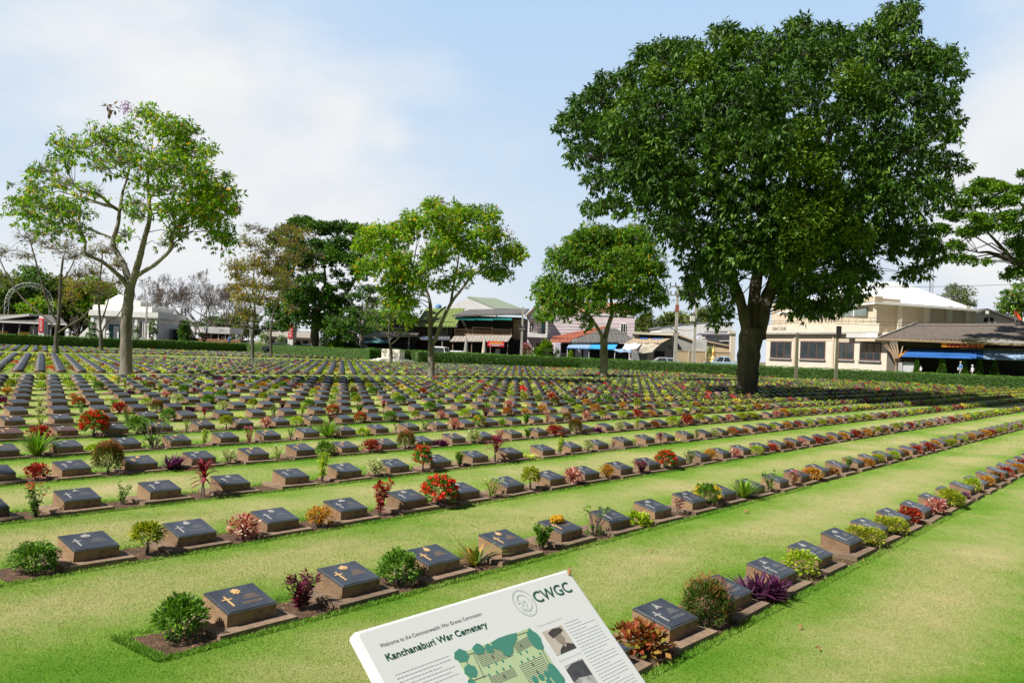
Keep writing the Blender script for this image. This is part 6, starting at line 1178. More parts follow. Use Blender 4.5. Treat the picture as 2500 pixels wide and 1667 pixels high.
# beige hall
GZ = .85
f = Fc('beige_hall', 'large cream two-storey hall with white hipped roof and terrace', 'building', 1865, 126, 2162, 104, GZ)
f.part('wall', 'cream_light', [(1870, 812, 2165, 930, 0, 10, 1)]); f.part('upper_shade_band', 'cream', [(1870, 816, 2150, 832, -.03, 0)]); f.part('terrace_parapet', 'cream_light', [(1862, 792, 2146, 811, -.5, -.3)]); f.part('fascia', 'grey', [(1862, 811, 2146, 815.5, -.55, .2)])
m = MB(); u0, u1 = f.l(1864, 785, -.4)[0], f.l(2144, 785, -.4)[0]; h0 = f.l(2000, 793, -.4)[2]; h1 = f.l(2000, 780, -.4)[2]
for hh in (h0 + .35, (h0 + h1) / 2, h1): m.tube([(u0, -.4, hh), (u1, -.4, hh)], .03, 5)
for k in range(19): u = u0 + (u1 - u0) * k / 18; m.tube([(u, -.4, h0 - .3), (u, -.4, h1)], .03, 5)
m.build('terrace_rail', 'metal', f.root)
for q in ((1881, 833, 1932, 874, 3), (1954, 833, 2015, 876, 3), (2048, 835, 2085, 877, 2), (2099, 835, 2151, 880, 3)): f.win(q[0], q[1], q[2], q[3], -.03, 'frame_brown', 'glass', q[4], 1, .12, 'grey')
for x in (1936, 2030, 2041): f.part('downpipe', 'cream', [(x, 816, x + 4, 930, -.16, 0, 1)])
f.part('sign_band', 'greylight', [(2066, 813, 2112, 824, -.62, -.56)]); f.part('sign_band', 'white', [(2113, 813, 2142, 824, -.62, -.56)]); f.part('entrance_canopy', 'cream', [(2088, 826, 2160, 833, -1.2, 0)])
V, Fs = text_data('SBCGE'); V = V / (V[:, 0].max()); a = f.l(1885, 806, -.52); b = f.l(1919, 806, -.52); hs = (f.l(1900, 800, -.52)[2] - f.l(1900, 807, -.52)[2]) / V[:, 1].max()
mb = MB(); mb.add([(a[0] + (b[0] - a[0]) * x, -.525, a[2] + y * hs) for x, y in V], Fs); mb.build('wall_lettering', 'black', f.root)
def quadw(name, mt, pts, root, th=.2):
    o = root.location; c, s = math.cos(-root.rotation_euler.z), math.sin(-root.rotation_euler.z); L_ = []
    for (x, y, Y) in pts: p = at(x, y, Y) - np.array(o); L_.append((p[0] * c - p[1] * s, p[0] * s + p[1] * c, p[2]))
    return MB().prism(L_, (0, 0, -th)).build(name, mt, root)
def wallw(name, mt, x0, Y0, x1, Y1, yt, yb, th=.3, root=None):
    o = np.array(root.location); c, s = math.cos(-root.rotation_euler.z), math.sin(-root.rotation_euler.z)
    rt = lambda p: (p[0] * c - p[1] * s, p[0] * s + p[1] * c, p[2]); a, b = at(x0, yt, Y0) - o, at(x1, yt, Y1) - o; zb = at((x0 + x1) / 2, yb, (Y0 + Y1) / 2)[2] - o[2]; zt = a[2]
    d = (b - a)[:2]; d = d / np.linalg.norm(d); n = np.array([-d[1], d[0]]) * th
    if n[1] < 0: n = -n
    q = [(a[0], a[1]), (b[0], b[1]), (b[0] + n[0], b[1] + n[1]), (a[0] + n[0], a[1] + n[1])]
    return MB().hexa([rt((x, y, zb)) for x, y in q] + [rt((x, y, zt)) for x, y in q]).build(name, mt, root)
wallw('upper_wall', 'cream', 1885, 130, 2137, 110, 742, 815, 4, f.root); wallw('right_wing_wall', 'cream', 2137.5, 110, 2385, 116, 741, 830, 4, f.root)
for x, Y in ((2194, 111.2), (2262, 112.9), (2316, 114.2), (2360, 115.2)): wallw('pilaster', 'cream_light', x, Y - .45, x + 10, Y - .3, 747, 830, .5, f.root)
wallw('pilaster', 'cream_light', 2133, 109.7, 2141, 109.6, 744, 815, .4, f.root); wallw('eave', 'grey', 2134, 109.2, 2390, 115.2, 739.5, 745, 1.2, f.root); wallw('eave', 'cream', 1885, 129.5, 2136, 109.2, 739, 744, 1.2, f.root)
quadw('roof', 'white_roof', [(2136, 738, 109), (2390, 757, 115), (2200, 689, 127), (2158, 688, 125)], f.root); quadw('roof', 'white_roof', [(2136, 738, 109), (2158, 688, 125), (2060, 700, 138), (1885, 764, 130)], f.root)
wallw('window', 'glass_pale', 2051, 116.0, 2115, 111.0, 755, 772, .5, f.root); wallw('window', 'glass_pale', 1958, 123.4, 2030, 117.6, 757, 774, .5, f.root); wallw('window_frame', 'white', 2083, 113.4, 2085, 113.25, 755, 772, .5, f.root)
# restaurant
f = Fc('tiled_roof_shop', 'low shop under brown tiled roof with long blue awning', 'shop', 2138, 99, 2540, 97, GZ, 900)
f.poly('roof', 'tile_roof', [(2136, 833, -1.6), (2540, 831, -1.6), (2540, 793, 5.5), (2236, 794, 5.5)], (0, 0, .22)); f.poly('hip_cap', 'grey', [(2136, 831, -1.6), (2141, 831, -1.6), (2240, 792, 5.4), (2233, 793, 5.5)], (0, 0, .3)); f.part('gutter', 'greylight', [(2350, 829, 2540, 831.5, -1.78, -1.6)]); f.part('fascia', 'wood', [(2140, 832.5, 2540, 838, -1.7, -1.6)])
f.part('back_wall', 'dark', [(2192, 836, 2540, 930, 2, 2.2, 1)]); f.poly('awning', 'blue', [(2220, 853, -.3), (2400, 855, -.3), (2400, 876.5, -2.4), (2196, 871, -2.4)], (0, 0, .05)); f.poly('awning', 'blue_grey', [(2401, 855, -.3), (2540, 858, -.3), (2540, 882, -2.4), (2401, 876.5, -2.4)], (0, 0, .05)); f.poly('awning_end', 'orange', [(2216, 853, -.35), (2220, 853, -.35), (2199, 871, -2.42), (2193, 871, -2.42)], (0, 0, .08))
f.poly('lower_tiles', 'tile_roof', [(2340, 852, -.8), (2540, 856, -.8), (2540, 849, .4), (2340, 845, .4)], (0, 0, .1)); f.part('beam', 'darkwood', [(2192, 838, 2540, 853, .4, .6)])
sg = f.poly('shop_sign', 'orange', [(2298, 833, -1.5), (2410, 833, -1.5), (2409, 838, -1.5), (2398, 848.5, -1.5), (2299, 847, -1.5)], (0, .08, 0))
V, Fs = text_data('HANDICRAFT'); V = V / V[:, 0].max(); a, b = f.l(2311, 845.5, -1.54), f.l(2397, 845.5, -1.54); hs = (f.l(2350, 836.5, -1.54)[2] - f.l(2350, 846, -1.54)[2]) / V[:, 1].max(); mb = MB()
for k, du in enumerate((0, .05, .10)): mb.add([(a[0] + (b[0] - a[0]) * x + du, -1.53 - k * .004, a[2] + y * hs) for x, y in V], Fs)
mb.build('sign_letters', 'darkred', sg)
f.part('poster_panel', 'greylight', [(2193, 884, 2203, 930, -1.9, -1.8, 1)]); f.part('poster_panel', 'cloth_white', [(2205, 884, 2231, 930, -1.9, -1.8, 1)]); f.part('lintel', 'darkwood', [(2186, 876, 2236, 881, -1.95, -1.7)])
m = MB(); g0 = f.l(2188, 930, -1.7)
for k, (x, y) in enumerate(((2158, 842), (2164, 840), (2172, 839), (2180, 839), (2190, 838), (2204, 845))):
    p1, p2 = f.l(x, y, -1.5), f.l((x + 2188) / 2 + 4, 862, -1.7); m.tube([(g0[0], -1.7, -.2), (f.l(2188, 885, -1.7)[0], -1.7, f.l(2188, 885, -1.7)[2]), p2, p1], [.14, .13, .09, .06], 7)
m.build('branching_post', 'wood', f.root)
for k, (x, w, yt, lab) in enumerate(((2237, 8, 874, 'narrow conical shrub at the left end of the blue awning'), (2299, 13, 869, 'broad dark conical shrub under the blue awning'), (2352, 12, 872, 'dark conical shrub behind the person in blue'), (2390, 13, 874, 'dark conical shrub right of the two pedestrians'), (2428, 13, 878, 'rightmost dark conical shrub under the blue awning'))):
    b = at(x, 920, 96.5); b[2] = GZ; h = at(x, yt, 96.5)[2] - GZ; t = empty('conical_shrub', b, 0, lab, 'shrub', 'conical shrubs before the tiled shop'); MB().tube([(0, 0, -.1), (0, 0, h * .8)], .05, 6).build('stem', 'twig', t)
    n = 1500; z = rng.random(n) ** 1.3; a = rng.uniform(0, 6.28, n); rr = w * 96.5 / F * (1 - z * .85) * np.sqrt(rng.uniform(.4, 1, n)); P = np.stack([rr * np.cos(a), rr * np.sin(a), z * h], 1); V, Fq = leaves(P, np.stack([np.cos(a), np.sin(a), np.full(n, .8)], 1) + rdir(n) * .5, .16, .5); np_obj('foliage', V, Fq, LM['hedge'], t)
# gabled house behind it
f = Fc('gabled_house', 'grey gabled house with two dark attic vents above the tiled shop', 'house', 2319, 120, 2515, 120, GZ, 900)
f.poly('wall', 'greylight', [(2328, 900, 0), (2328, 788, 0), (2410, 757, 0), (2503, 790, 0), (2503, 900, 0)], (0, 9, 0)); f.poly('roof', 'roof_grey', [(2317, 788, -.7), (2411, 752.5, -.7), (2411, 756.5, -.7), (2319, 791.5, -.7)], (0, 10, 0)); f.poly('roof', 'roof_grey', [(2411, 752.5, -.7), (2516, 790, -.7), (2514, 793.5, -.7), (2411, 756.5, -.7)], (0, 10, 0))
f.poly('attic_vent', 'dark', [(2402.5, 786, -.05), (2402.5, 777, -.05), (2412, 773, -.05), (2412, 786, -.05)], (0, .05, 0)); f.poly('attic_vent', 'dark', [(2417, 786, -.05), (2417, 773, -.05), (2426.5, 777, -.05), (2426.5, 786, -.05)], (0, .05, 0)); f.part('finial_box', 'white', [(2408, 758.5, 2414.5, 766, -.9, -.72)]); f.part('beam_end', 'white', [(2333, 785, 2340, 792, -.6, 0)]); f.part('beam_end', 'white', [(2487, 785, 2493, 792, -.6, 0)])
p = at(2479, 772, 118.5); t = empty('satellite_dish', p, 0, 'orange-red satellite dish on the right roof slope of the gabled house', 'dish'); o = MB().lathe([(.02, 0), (.35, .04), (.62, .16), (.85, .32), (.86, .34), (.62, .2), (.3, .08)], n=20).build('bowl', mat('dish_red', (.62, .10, .03), .5, .1), t); o.rotation_euler = (R(62), R(8), R(40)); MB().tube([(0, 0, -.9), (0, 0, 0)], .05, 6).build('mount', 'metal', t)
# ------------------------------------------------------------------ poles, mast, wires
def pole(x, ytop, ybase, Y, lab, r=.15, arms=(), mt='concrete', nm='power_pole', gp='concrete power poles', gz=None):
    b = at(x, ybase, Y); b[2] = sz(b[0]) if gz is None else gz; h = at(x, ytop, Y)[2] - b[2]; t = empty(nm, b, 0, lab, 'pole', gp)
    m = MB(); m.hexa([(-r, -r, -.3), (r, -r, -.3), (r, r, -.3), (-r, r, -.3), (-r * .65, -r * .65, h), (r * .65, -r * .65, h), (r * .65, r * .65, h), (-r * .65, r * .65, h)]); m.build('shaft', mt, t)
    for (yy, half) in arms:
        z = at(x, yy, Y)[2] - b[2]; m = MB(); m.box(-half, half, -.2, -.1, z - .07, z + .07); a = m.build('crossarm', 'metal', t)
        for q in (-half * .92, -half * .3, half * .55, half * .92): MB().lathe([(.05, z + .07), (.09, z + .15), (.06, z + .3), (.09, z + .36), (.02, z + .5)], (q, -.15, 0), 8).build('insulator', 'cloth_dark', a)
    return t, b, h
pA = pole(1648, 697, 880, 101, 'taller concrete power pole with two crossarms and red band', .2, ((700, 1.0), (721, .9)))
z0, z1 = at(1648, 760, 101)[2] - pA[1][2], at(1648, 744, 101)[2] - pA[1][2]; MB().box(-.19, .19, -.19, .19, z0, z1).build('red_band', mat('faded_red', (.30, .07, .055), .7, .2), pA[0]); MB().tube([(0, -.15, pA[2] * .46), (-.8, -.5, pA[2] * .5), (-1.35, -.7, pA[2] * .505)], .05, 6).build('lamp_arm', 'metal', pA[0])
pB = pole(1693, 728, 893, 101, 'concrete power pole carrying a grey transformer box', .18, ((786, .5),))
zb = at(1685, 784, 101)[2] - pB[1][2]; MB().box(-.62, -.12, -.45, .1, zb, zb + .62).build('transformer', 'greylight', pB[0]); MB().box(-.42, -.3, -.47, -.45, zb + .25, zb + .37).build('warning_plate', 'white', pB[0])
for q in (-.55, -.4, -.2): MB().lathe([(.04, zb + .62), (.06, zb + .75), (.03, zb + .95)], (q, -.2, 0), 7).build('bushing', 'cloth_dark', pB[0])
pC = pole(1272, 749, 868, 101, 'concrete power pole between the wooden house and the pink house', .15, ((803, .35),))
pole(354, 733, 850, 112, 'slim concrete pole in front of the white domed building', .12, gz=0)
pole(1943, 812, 929, 0 + gnd(1943, 929)[1], 'left of two old posts standing just inside the street hedge', .14, mt='post', nm='old_post', gp='old posts inside the hedge', gz=0)
pD = pole(2040, 803, 932, gnd(2040, 932)[1], 'right of two old posts inside the hedge, with dark bracket on top', .14, mt='post', nm='old_post', gp='old posts inside the hedge', gz=0); MB().box(-.1, .35, -.12, .1, pD[2] - .9, pD[2] + .3).build('bracket', 'black', pD[0])
b = at(2267, 880, 152); b[2] = 0; h = at(2266, 640, 152)[2]; m = MB()
for sx, sy in ((-.28, 0), (.28, 0), (0, .4)): m.tube([(sx, sy, 0), (sx, sy, h)], .05, 5)
for k in range(int(h / .8)): m.tube([(-.28, 0, k * .8), (.28, 0, k * .8 + .4)], .03, 4); m.tube([(.28, 0, k * .8 + .4), (0, .4, k * .8 + .8)], .03, 4); m.tube([(-.28, 0, k * .8), (0, .4, k * .8 + .8)], .03, 4)
o = m.build('radio_mast', 'metal'); o.location = tuple(b); tag(o, 'thin lattice radio mast rising behind the white hall roof', 'mast')
def wire(a, b, s, lab, r=.022):
    pts = [np.array(a) * (1 - k / 12) + np.array(b) * k / 12 - np.array([0, 0, s * 4 * (k / 12) * (1 - k / 12)]) for k in range(13)]; m = MB().tube(pts, r, 5); o = m.build('overhead_wire', 'black'); tag(o, lab, 'wire', 'overhead wires along the street')
for k, (ya, yb) in enumerate(((784, 788), (792, 796), (800, 803), (808, 810))): wire(at(1272, ya, 101), at(1649, yb, 101), .25, f"{('top', 'second', 'third', 'lowest')[k]} wire between the pink house pole and the red-banded pole")
for k, (ya, yb) in enumerate(((700, 740), (790, 795), (803, 806))): wire(at(1649, ya, 101), at(1691, yb, 101), .1, f"{('top', 'middle', 'lowest')[k]} wire between the two poles behind the silver car")
for k, (ya, yb) in enumerate(((783, 786), (790, 793), (700, 690))): wire(at(2040, ya, 95), at(2560, yb, 95), .2, f"{('upper', 'lower', 'highest')[k]} wire crossing in front of the hall's right wing")
for k, (ya, yb) in enumerate(((772, 806), (782, 812))): wire(at(354, ya, 112), at(1005, yb, 108), .5, f"{('upper', 'lower')[k]} wire strung past the leafless trees")
# ------------------------------------------------------------------ vehicles
def car(name, lab, x, y, Y, rz, paint, kind='sedan', cat='car'):
    b = at(x, y, Y); b[2] = sz(b[0]); t = empty(name, b, rz, lab, cat, 'vehicles parked along the street behind the hedge')
    if kind == 'sedan': Ln, H, prof, cab = 4.6, 1.45, [(-2.3, .35), (-2.3, .78), (-2.15, .95), (-1.55, 1.0), (1.05, .98), (1.95, .85), (2.25, .68), (2.3, .35)], [(-1.75, -.95, .75, 1.25)]
    elif kind == 'pickup': Ln, H, prof, cab = 5.2, 1.75, [(-2.6, .45), (-2.6, 1.08), (-.75, 1.1), (1.15, 1.08), (2.35, .98), (2.55, .8), (2.6, .45)], [(-.75, -.5, .62, 1.2)]
    else: Ln, H, prof, cab = 4.6, 1.85, [(-2.3, .4), (-2.3, 1.1), (1.3, 1.1), (2.1, .95), (2.3, .75), (2.3, .4)], [(-2.28, -2.05, .75, 1.35)]
    W_ = .86; m = MB(); n = len(prof)
    rings = [[(px, -W_, pz) for px, pz in prof]]; vs = []
    for yy, sc in ((-W_, .93), (-W_ + .08, 1.0), (W_ - .08, 1.0), (W_, .93)): vs += [(px * (.985 if sc < 1 else 1), yy, .35 + (pz - .35) * sc) for px, pz in prof]
    fs = [tuple(range(n)), tuple(range(3 * n, 4 * n))[::-1]]
    for k in range(3):
        for i in range(n): fs.append((k * n + i, (k + 1) * n + i, (k + 1) * n + (i + 1) % n, k * n + (i + 1) % n))
    m.add(vs, fs); m.build('body', paint, t)
    for (a, b_, c, d) in cab:
        zb = max(pz for _, pz in prof) - .06; m = MB()
        def ring(z, x0, x1, w): return [(x0, -w, z), (x1, -w, z), (x1, w, z), (x0, w, z)]
        q = ring(zb, a, d, W_ - .07) + ring(H - .10, b_, c - .03, W_ - .22); m.hexa(q); g = m.build('windows', 'glass', t)
        m = MB(); q = ring(H - .115, b_ - .05, c + .02, W_ - .2) + ring(H - .05, b_ + .0, c - .05, W_ - .24); m.hexa(q); q = ring(H - .05, b_, c - .05, W_ - .24) + ring(H, b_ + .15, c - .25, W_ - .42); m.hexa(q)
        for sy in (-1, 1):
            for (x0, x1) in ((a, b_), ((a + d) / 2, (b_ + c) / 2), (d, c)):
                m.tube([(x0, sy * (W_ - .06), zb), (x1, sy * (W_ - .21), H - .08)], .045, 6)
        m.build('roof', paint, t)
    for sx in (-Ln * .3, Ln * .29):
        for sy in (-W_ + .1, W_ - .1):
            w = MB(); w.lathe([(.2, -.1), (.31, -.1), (.33, -.06), (.33, .06), (.31, .1), (.2, .1)], n=16); o = w.build('tyre', 'rubber', t); o.location = (sx, sy, .33); o.rotation_euler = (R(90), 0, 0); MB().lathe([(.02, -.08), (.2, -.08), (.2, .08), (.02, .08)], n=12).build('rim', 'metal', o)
    for sy in (-.6, .6): MB().box(Ln / 2 - .12, Ln / 2 - .02, sy - .16, sy + .16, .66, .78).build('headlight', 'greylight', t); MB().box(-Ln / 2 - .005, -Ln / 2 + .08, sy - .16, sy + .16, .72, .9).build('tail_light', 'darkred', t)
    return t
car('parked_car', 'silver-white sedan in front of the beige boundary wall', 1622, 890, 103, R(180), 'car_silver')
car('parked_pickup', 'pale blue double-cab pickup left of the thick tree trunk', 1766, 892, 103, R(180), 'car_blue', 'pickup', 'pickup')
car('parked_car', 'white sedan before the wooden house, beside a van', 1118, 868, 102, 0, 'car_white')
car('parked_van', 'white van seen from behind right of the memorial block', 1077, 868, 101, R(85), 'car_white', 'van', 'van')
car('parked_car', 'dark car behind the memorial block under the teal awning shop', 962, 862, 107, R(5), 'car_dark')
car('parked_car', 'dark sedan left of the umbrella-crowned tree trunk', 686, 855, 112, 0, 'car_dark')
car('parked_car', 'white hatchback touching the umbrella-crowned tree trunk from view', 746, 856, 112, R(180), 'car_white')
car('parked_car', 'grey car partly hidden behind the yellow-brown tree trunk', 592, 852, 126, 0, 'car_silver')
# ------------------------------------------------------------------ people
def person(lab, x, Y, h, rz, top, legs, hat=None, bag=False, hair='hair_grey', gz=None, stride=.18):
    b = at(x, 900, Y); b[2] = sz(b[0]) if gz is None else gz; s = h / 1.72
    J = [(0, 0, .93, .135), (0, 0, 1.12, .125), (0, .0, 1.32, .15), (0, 0, 1.45, .08), (0, .01, 1.53, .055), (0, .02, 1.62, .095), (0, .02, 1.70, .06),
         (-.1, 0, .88, .095), (-.11, stride, .48, .065), (-.11, stride * .7, .08, .045), (-.11, stride * .7 + .16, .04, .04),
         (.1, 0, .88, .095), (.11, -stride * .3, .48, .065), (.11, -stride, .1, .045), (.11, -stride + .15, .04, .04),
         (-.19, 0, 1.40, .06), (-.24, -.06, 1.13, .045), (-.23, .08, .90, .035), (-.23, .14, .82, .03),
         (.19, 0, 1.40, .06), (.24, -.03, 1.13, .045), (.23, .10, .92, .035), (.23, .16, .85, .03)]
    E_ = [(0, 1), (1, 2), (2, 3), (3, 4), (4, 5), (5, 6), (0, 7), (7, 8), (8, 9), (9, 10), (0, 11), (11, 12), (12, 13), (13, 14), (2, 15), (15, 16), (16, 17), (17, 18), (2, 19), (19, 20), (20, 21), (21, 22)]
    me = bpy.data.meshes.new('tmp'); me.from_pydata([(a * s, c * s, d * s) for a, c, d, r in J], E_, []); o = bpy.data.objects.new('tmp', me); COL.objects.link(o)
    md = o.modifiers.new('s', 'SKIN'); 
    for v, j in zip(me.skin_vertices[0].data, J): v.radius = (j[3] * s, j[3] * s * (.75 if .9 < j[2] < 1.45 and abs(j[0]) < .05 else 1))
    me.skin_vertices[0].data[0].use_root = True
    o.modifiers.new('u', 'SUBSURF').levels = 1; bpy.context.view_layer.update()
    nm = bpy.data.meshes.new_from_object(o.evaluated_get(bpy.context.evaluated_depsgraph_get())); bpy.data.objects.remove(o)
    for m_ in (top, legs, 'skin', 'cloth_dark'): nm.materials.append(M[m_])
    for p in nm.polygons:
        z = p.center.z / s; p.material_index = 2 if z > 1.47 or (z < 1.12 and abs(p.center.x) / s > .17 and z > .75) else 0 if z > .92 else 3 if z < .1 else 1
        p.use_smooth = True
    t = bpy.data.objects.new('person', nm); COL.objects.link(t); t.location = tuple(b); t.rotation_euler = (0, 0, rz); tag(t, lab, 'person', 'people walking along the street')
    hd = MB().lathe([(.095 * s, 1.64 * s), (.10 * s, 1.70 * s), (.085 * s, 1.75 * s), (.04 * s, 1.785 * s), (.005, 1.79 * s)], (0, .0, 0), 12)
    if hat: hd = MB().lathe([(.17 * s, 1.66 * s), (.175 * s, 1.67 * s), (.11 * s, 1.70 * s), (.105 * s, 1.78 * s), (.06 * s, 1.82 * s), (.005, 1.825 * s)], (0, .01, 0), 14)
    hd.build('hat' if hat else 'hair', hat or hair, t)
    if bag: MB().hexa([(.2, -.14, .85), (.32, -.14, .85), (.32, .14, .85), (.2, .14, .85), (.21, -.12, 1.15), (.31, -.12, 1.15), (.31, .12, 1.15), (.21, .12, 1.15)]).build('shoulder_bag', 'cloth_white', t)
    return t
person('person in blue patterned shirt with grey hair, carrying a pale bag', 2345, 95.2, 1.75, R(100), 'cloth_blue', 'cloth_grey', None, True, gz=.85)
person('person in white shirt and white bucket hat', 2374, 95.2, 1.42, R(100), 'cloth_white', 'cloth_grey', 'cloth_white', gz=.85)
person('short person in white top by the left conical shrub', 2248, 95.2, 1.15, R(100), 'cloth_white', 'cloth_dark', None, hair='cloth_dark', gz=.85)
person('person in bright blue standing below the canopy pavilion deck', 556, 120.5, 1.6, R(20), 'cloth_blue', 'cloth_dark', None, hair='cloth_dark', gz=.5)
person('left of two dark-clothed people beside the umbrella-crowned tree', 720, 111.5, 1.7, R(60), 'cloth_dark', 'cloth_dark', None, hair='cloth_dark', gz=.15)
person('right of two dark-clothed people beside the umbrella-crowned tree', 729, 111, 1.68, R(200), 'cloth_dark', 'cloth_dark', None, hair='cloth_dark', gz=.15)
person('dark-clothed person with pale cap right of the white domed building', 367, 106, 1.7, R(90), 'cloth_dark', 'cloth_dark', 'cloth_white', gz=0)
# ------------------------------------------------------------------ street planting
def shrub(nm, lab, x, yt, Y, w, lf, fl=None, n=900, ls=.22, gp=None):
    b = at(x, 880, Y); b[2] = sz(b[0]); h = at(x, yt, Y)[2] - b[2]; r = w * Y / F; t = empty(nm, b, 0, lab, 'shrub', gp); MB().tube([(0, 0, -.1), (0, 0, h * .5)], .06, 6).build('stem', 'twig', t)
    V, Fq = ball(n, (0, 0, h * .55), (r, r * .8, h * .5), ls, .45); np_obj('foliage', V, Fq, LM[lf], t)
    if fl: V, Fq = ball(n // 3, (0, 0, h * .62), (r * 1.02, r * .8, h * .46), ls * .8, .7, sh=.12); np_obj('flowers', V, Fq, LM[fl], t)
shrub('pink_flower_shrub', 'pink and white flowering shrub below the pink house shutter', 1284, 845, 104, 11, 'fresh_dark', 'petal_pink')
shrub('garden_shrub', 'large yellow-green garden shrub in front of the pink house', 1332, 836, 104, 17, 'fresh', None, 1500, .3)
shrub('garden_shrub', 'lower pale green garden shrub left of the large garden shrub', 1312, 852, 103.5, 14, 'fresh', None, 900, .25)
shrub('garden_shrub', 'small shrub by the red-roofed shop door', 1360, 855, 104, 7, 'fresh_dark', None, 400)
shrub('garden_shrub', 'thin yellow-green shrub under the faded blue awning', 1392, 858, 105, 6, 'fresh', None, 300)
shrub('garden_shrub', 'shrub against the beige wall below the hoarding', 1732, 850, 109, 8, 'fresh_dark', None, 400)
shrub('white_flower_shrub', 'white flowering shrub right of the yellow-brown tree trunk', 640, 815, 115, 12, 'fresh_dark', 'petal_white', 600)
shrub('white_flower_shrub', 'white flowering shrub left of the second red banner', 685, 822, 112, 11, 'fresh_dark', 'petal_white', 600)
shrub('white_flower_shrub', 'white flowering shrub at the base of the white domed building', 329, 800, 108, 8, 'fresh_dark', 'petal_white', 500)
for k, (x, lab) in enumerate(((812, 'left end'), (834, 'middle'), (856, 'right end'))): shrub('ground_shrub', f'bright yellow-green low shrub, {lab} of three behind the left hedge', x, 836, 107, 13, 'fresh', None, 900, .3, 'bright low shrubs behind the left hedge')
shrub('dark_shrub', 'dense dark shrub behind the bright low shrubs', 845, 800, 112, 26, 'rain', None, 2200, .4)
shrub('dark_shrub', 'dense green shrub right of the umbrella-crowned tree trunk', 808, 800, 116, 24, 'rain', None, 2000, .4)
shrub('dark_shrub', 'dark green bush left of the canopy pavilion', 448, 790, 116, 12, 'rain', None, 1200, .35)
# ------------------------------------------------------------------ light
SUN_AZ, SUN_EL = R(-122), R(48)        # azimuth clockwise from +Y
sd_ = Vector((math.sin(SUN_AZ) * math.cos(SUN_EL), math.cos(SUN_AZ) * math.cos(SUN_EL), math.sin(SUN_EL)))
sun = bpy.data.lights.new('sun', 'SUN'); so = bpy.data.objects.new('sun', sun); COL.objects.link(so)
sun.energy = 5.0; sun.angle = R(.55); sun.color = (1, .945, .85)
so.rotation_euler = (-sd_).to_track_quat('-Z', 'Y').to_euler()
wd = bpy.data.worlds.new('World'); SC.world = wd; wd.use_nodes = True; t = wd.node_tree; t.nodes.clear(); L = t.links.new
sky = nd(t, 'ShaderNodeTexSky', sky_type='NISHITA', sun_disc=False); sky.sun_elevation = SUN_EL; sky.sun_rotation = SUN_AZ; sky.air_density = 1.0; sky.dust_density = 1.2; sky.ozone_density = 1.0
bg = nd(t, 'ShaderNodeBackground', i_Strength=.07); out = nd(t, 'ShaderNodeOutputWorld'); L(bg.outputs[0], out.inputs[0])
tc = nd(t, 'ShaderNodeTexCoord')
nrm = nd(t, 'ShaderNodeVectorMath', operation='NORMALIZE'); L(tc.outputs['Generated'], nrm.inputs[0])
mp = nd(t, 'ShaderNodeMapping'); mp.inputs['Scale'].default_value = (1, 1, 2.2); L(nrm.outputs[0], mp.inputs[0])
n1 = nd(t, 'ShaderNodeTexNoise', i_Scale=4.2, i_Detail=8, i_Roughness=.56); L(mp.outputs[0], n1.inputs['Vector'])
acc = None
def blob(px, py, rad, amt):
    global acc
    d = ray(px, py); d = d / np.linalg.norm(d)
    ds = nd(t, 'ShaderNodeVectorMath', operation='DISTANCE'); L(nrm.outputs[0], ds.inputs[0]); ds.inputs[1].default_value = tuple(d)
    mr = nd(t, 'ShaderNodeMapRange', interpolation_type='SMOOTHSTEP'); mr.inputs[1].default_value = rad; mr.inputs[2].default_value = 0; mr.inputs[3].default_value = 0; mr.inputs[4].default_value = amt
    L(ds.outputs['Value'], mr.inputs[0])
    if acc is None: acc = mr.outputs[0]
    else:
        a = nd(t, 'ShaderNodeMath', operation='ADD'); L(acc, a.inputs[0]); L(mr.outputs[0], a.inputs[1]); acc = a.outputs[0]
blob(-150, 300, .66, .34); blob(420, 40, .18, .2); blob(700, 560, .36, .3); blob(2570, 450, .175, 1.0); blob(2480, 50, .14, .36); blob(2430, 660, .22, .25); blob(1000, 820, .45, .22)
blob(530, 205, .05, .28); blob(832, 287, .045, .26); blob(950, 320, .035, .22); blob(1650, 150, .45, -.22)
sp = nd(t, 'ShaderNodeSeparateXYZ'); L(nrm.outputs[0], sp.inputs[0])
a = nd(t, 'ShaderNodeMath', operation='ADD'); L(n1.outputs[0], a.inputs[0]); L(acc, a.inputs[1])
cl = nd(t, 'ShaderNodeMapRange', interpolation_type='SMOOTHSTEP'); cl.inputs[1].default_value = .46; cl.inputs[2].default_value = 1.18; L(a.outputs[0], cl.inputs[0])
n2 = nd(t, 'ShaderNodeTexNoise', i_Scale=9, i_Detail=6); L(mp.outputs[0], n2.inputs['Vector'])
KS = 1 / .1
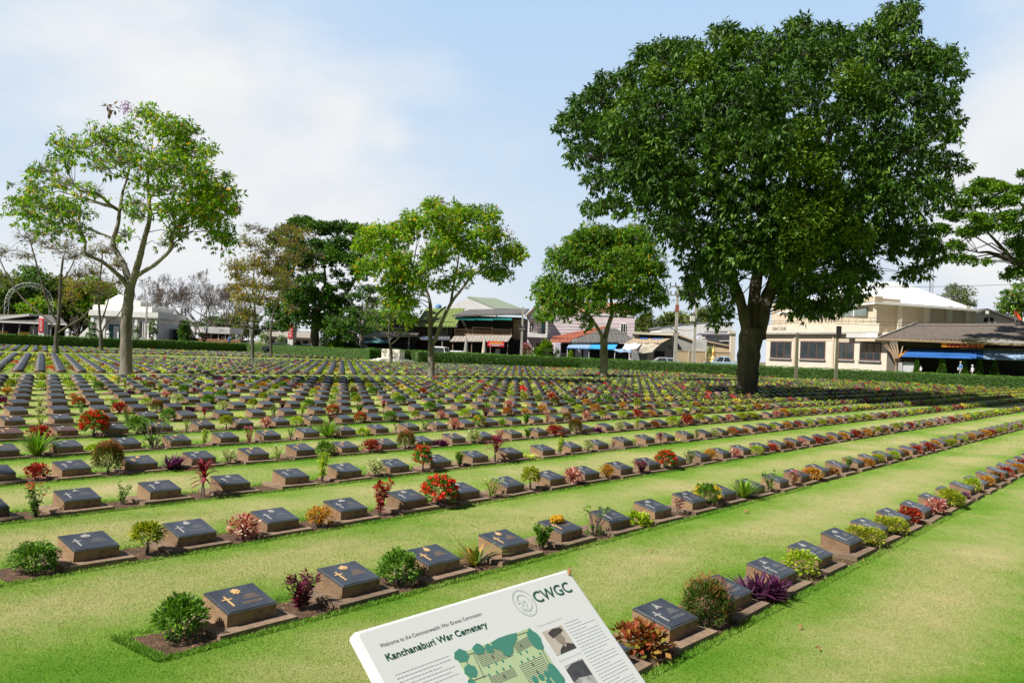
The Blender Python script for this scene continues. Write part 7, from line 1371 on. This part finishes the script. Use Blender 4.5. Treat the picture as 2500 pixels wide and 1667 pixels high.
cc = ramp(t, [(.3, (.83 * KS, .86 * KS, .90 * KS)), (.7, (.93 * KS, .935 * KS, .94 * KS))]); L(n2.outputs[0], cc.inputs[0])
# pale humid haze low in the sky ahead, thinning upwards and behind
el = nd(t, 'ShaderNodeMapRange', interpolation_type='SMOOTHSTEP'); L(sp.outputs['Z'], el.inputs[0]); el.inputs[1].default_value = .74; el.inputs[2].default_value = .36; el.inputs[3].default_value = .0; el.inputs[4].default_value = .96
fr = nd(t, 'ShaderNodeMapRange', interpolation_type='SMOOTHSTEP'); L(sp.outputs['Y'], fr.inputs[0]); fr.inputs[1].default_value = .2; fr.inputs[2].default_value = .8; fr.inputs[3].default_value = .05; fr.inputs[4].default_value = 1
hf = nd(t, 'ShaderNodeMath', operation='MULTIPLY'); L(el.outputs[0], hf.inputs[0]); L(fr.outputs[0], hf.inputs[1])
hc = nd(t, 'ShaderNodeMix', data_type='RGBA'); zz = nd(t, 'ShaderNodeMapRange'); L(sp.outputs['Z'], zz.inputs[0]); zz.inputs[1].default_value = 0; zz.inputs[2].default_value = .42
L(zz.outputs[0], hc.inputs['Factor']); hc.inputs['A'].default_value = (.75 * KS, .84 * KS, .925 * KS, 1); hc.inputs['B'].default_value = (.475 * KS, .69 * KS, .97 * KS, 1)
hz = nd(t, 'ShaderNodeMix', data_type='RGBA'); L(hf.outputs[0], hz.inputs['Factor']); dk = nd(t, 'ShaderNodeMix', data_type='RGBA', blend_type='MULTIPLY'); dk.inputs['Factor'].default_value = 1; dk.inputs['B'].default_value = (.32, .32, .32, 1); L(sky.outputs[0], dk.inputs['A']); L(dk.outputs['Result'], hz.inputs['A']); L(hc.outputs['Result'], hz.inputs['B'])
mx = nd(t, 'ShaderNodeMix', data_type='RGBA'); L(cl.outputs[0], mx.inputs['Factor']); L(hz.outputs['Result'], mx.inputs['A']); L(cc.outputs[0], mx.inputs['B'])
L(mx.outputs['Result'], bg.inputs[0])
SC.view_settings.view_transform = 'Standard'; SC.view_settings.look = 'None'; SC.view_settings.gamma = 1; SC.view_settings.exposure = .5
SC.cycles.max_bounces = 8; SC.cycles.transparent_max_bounces = 4
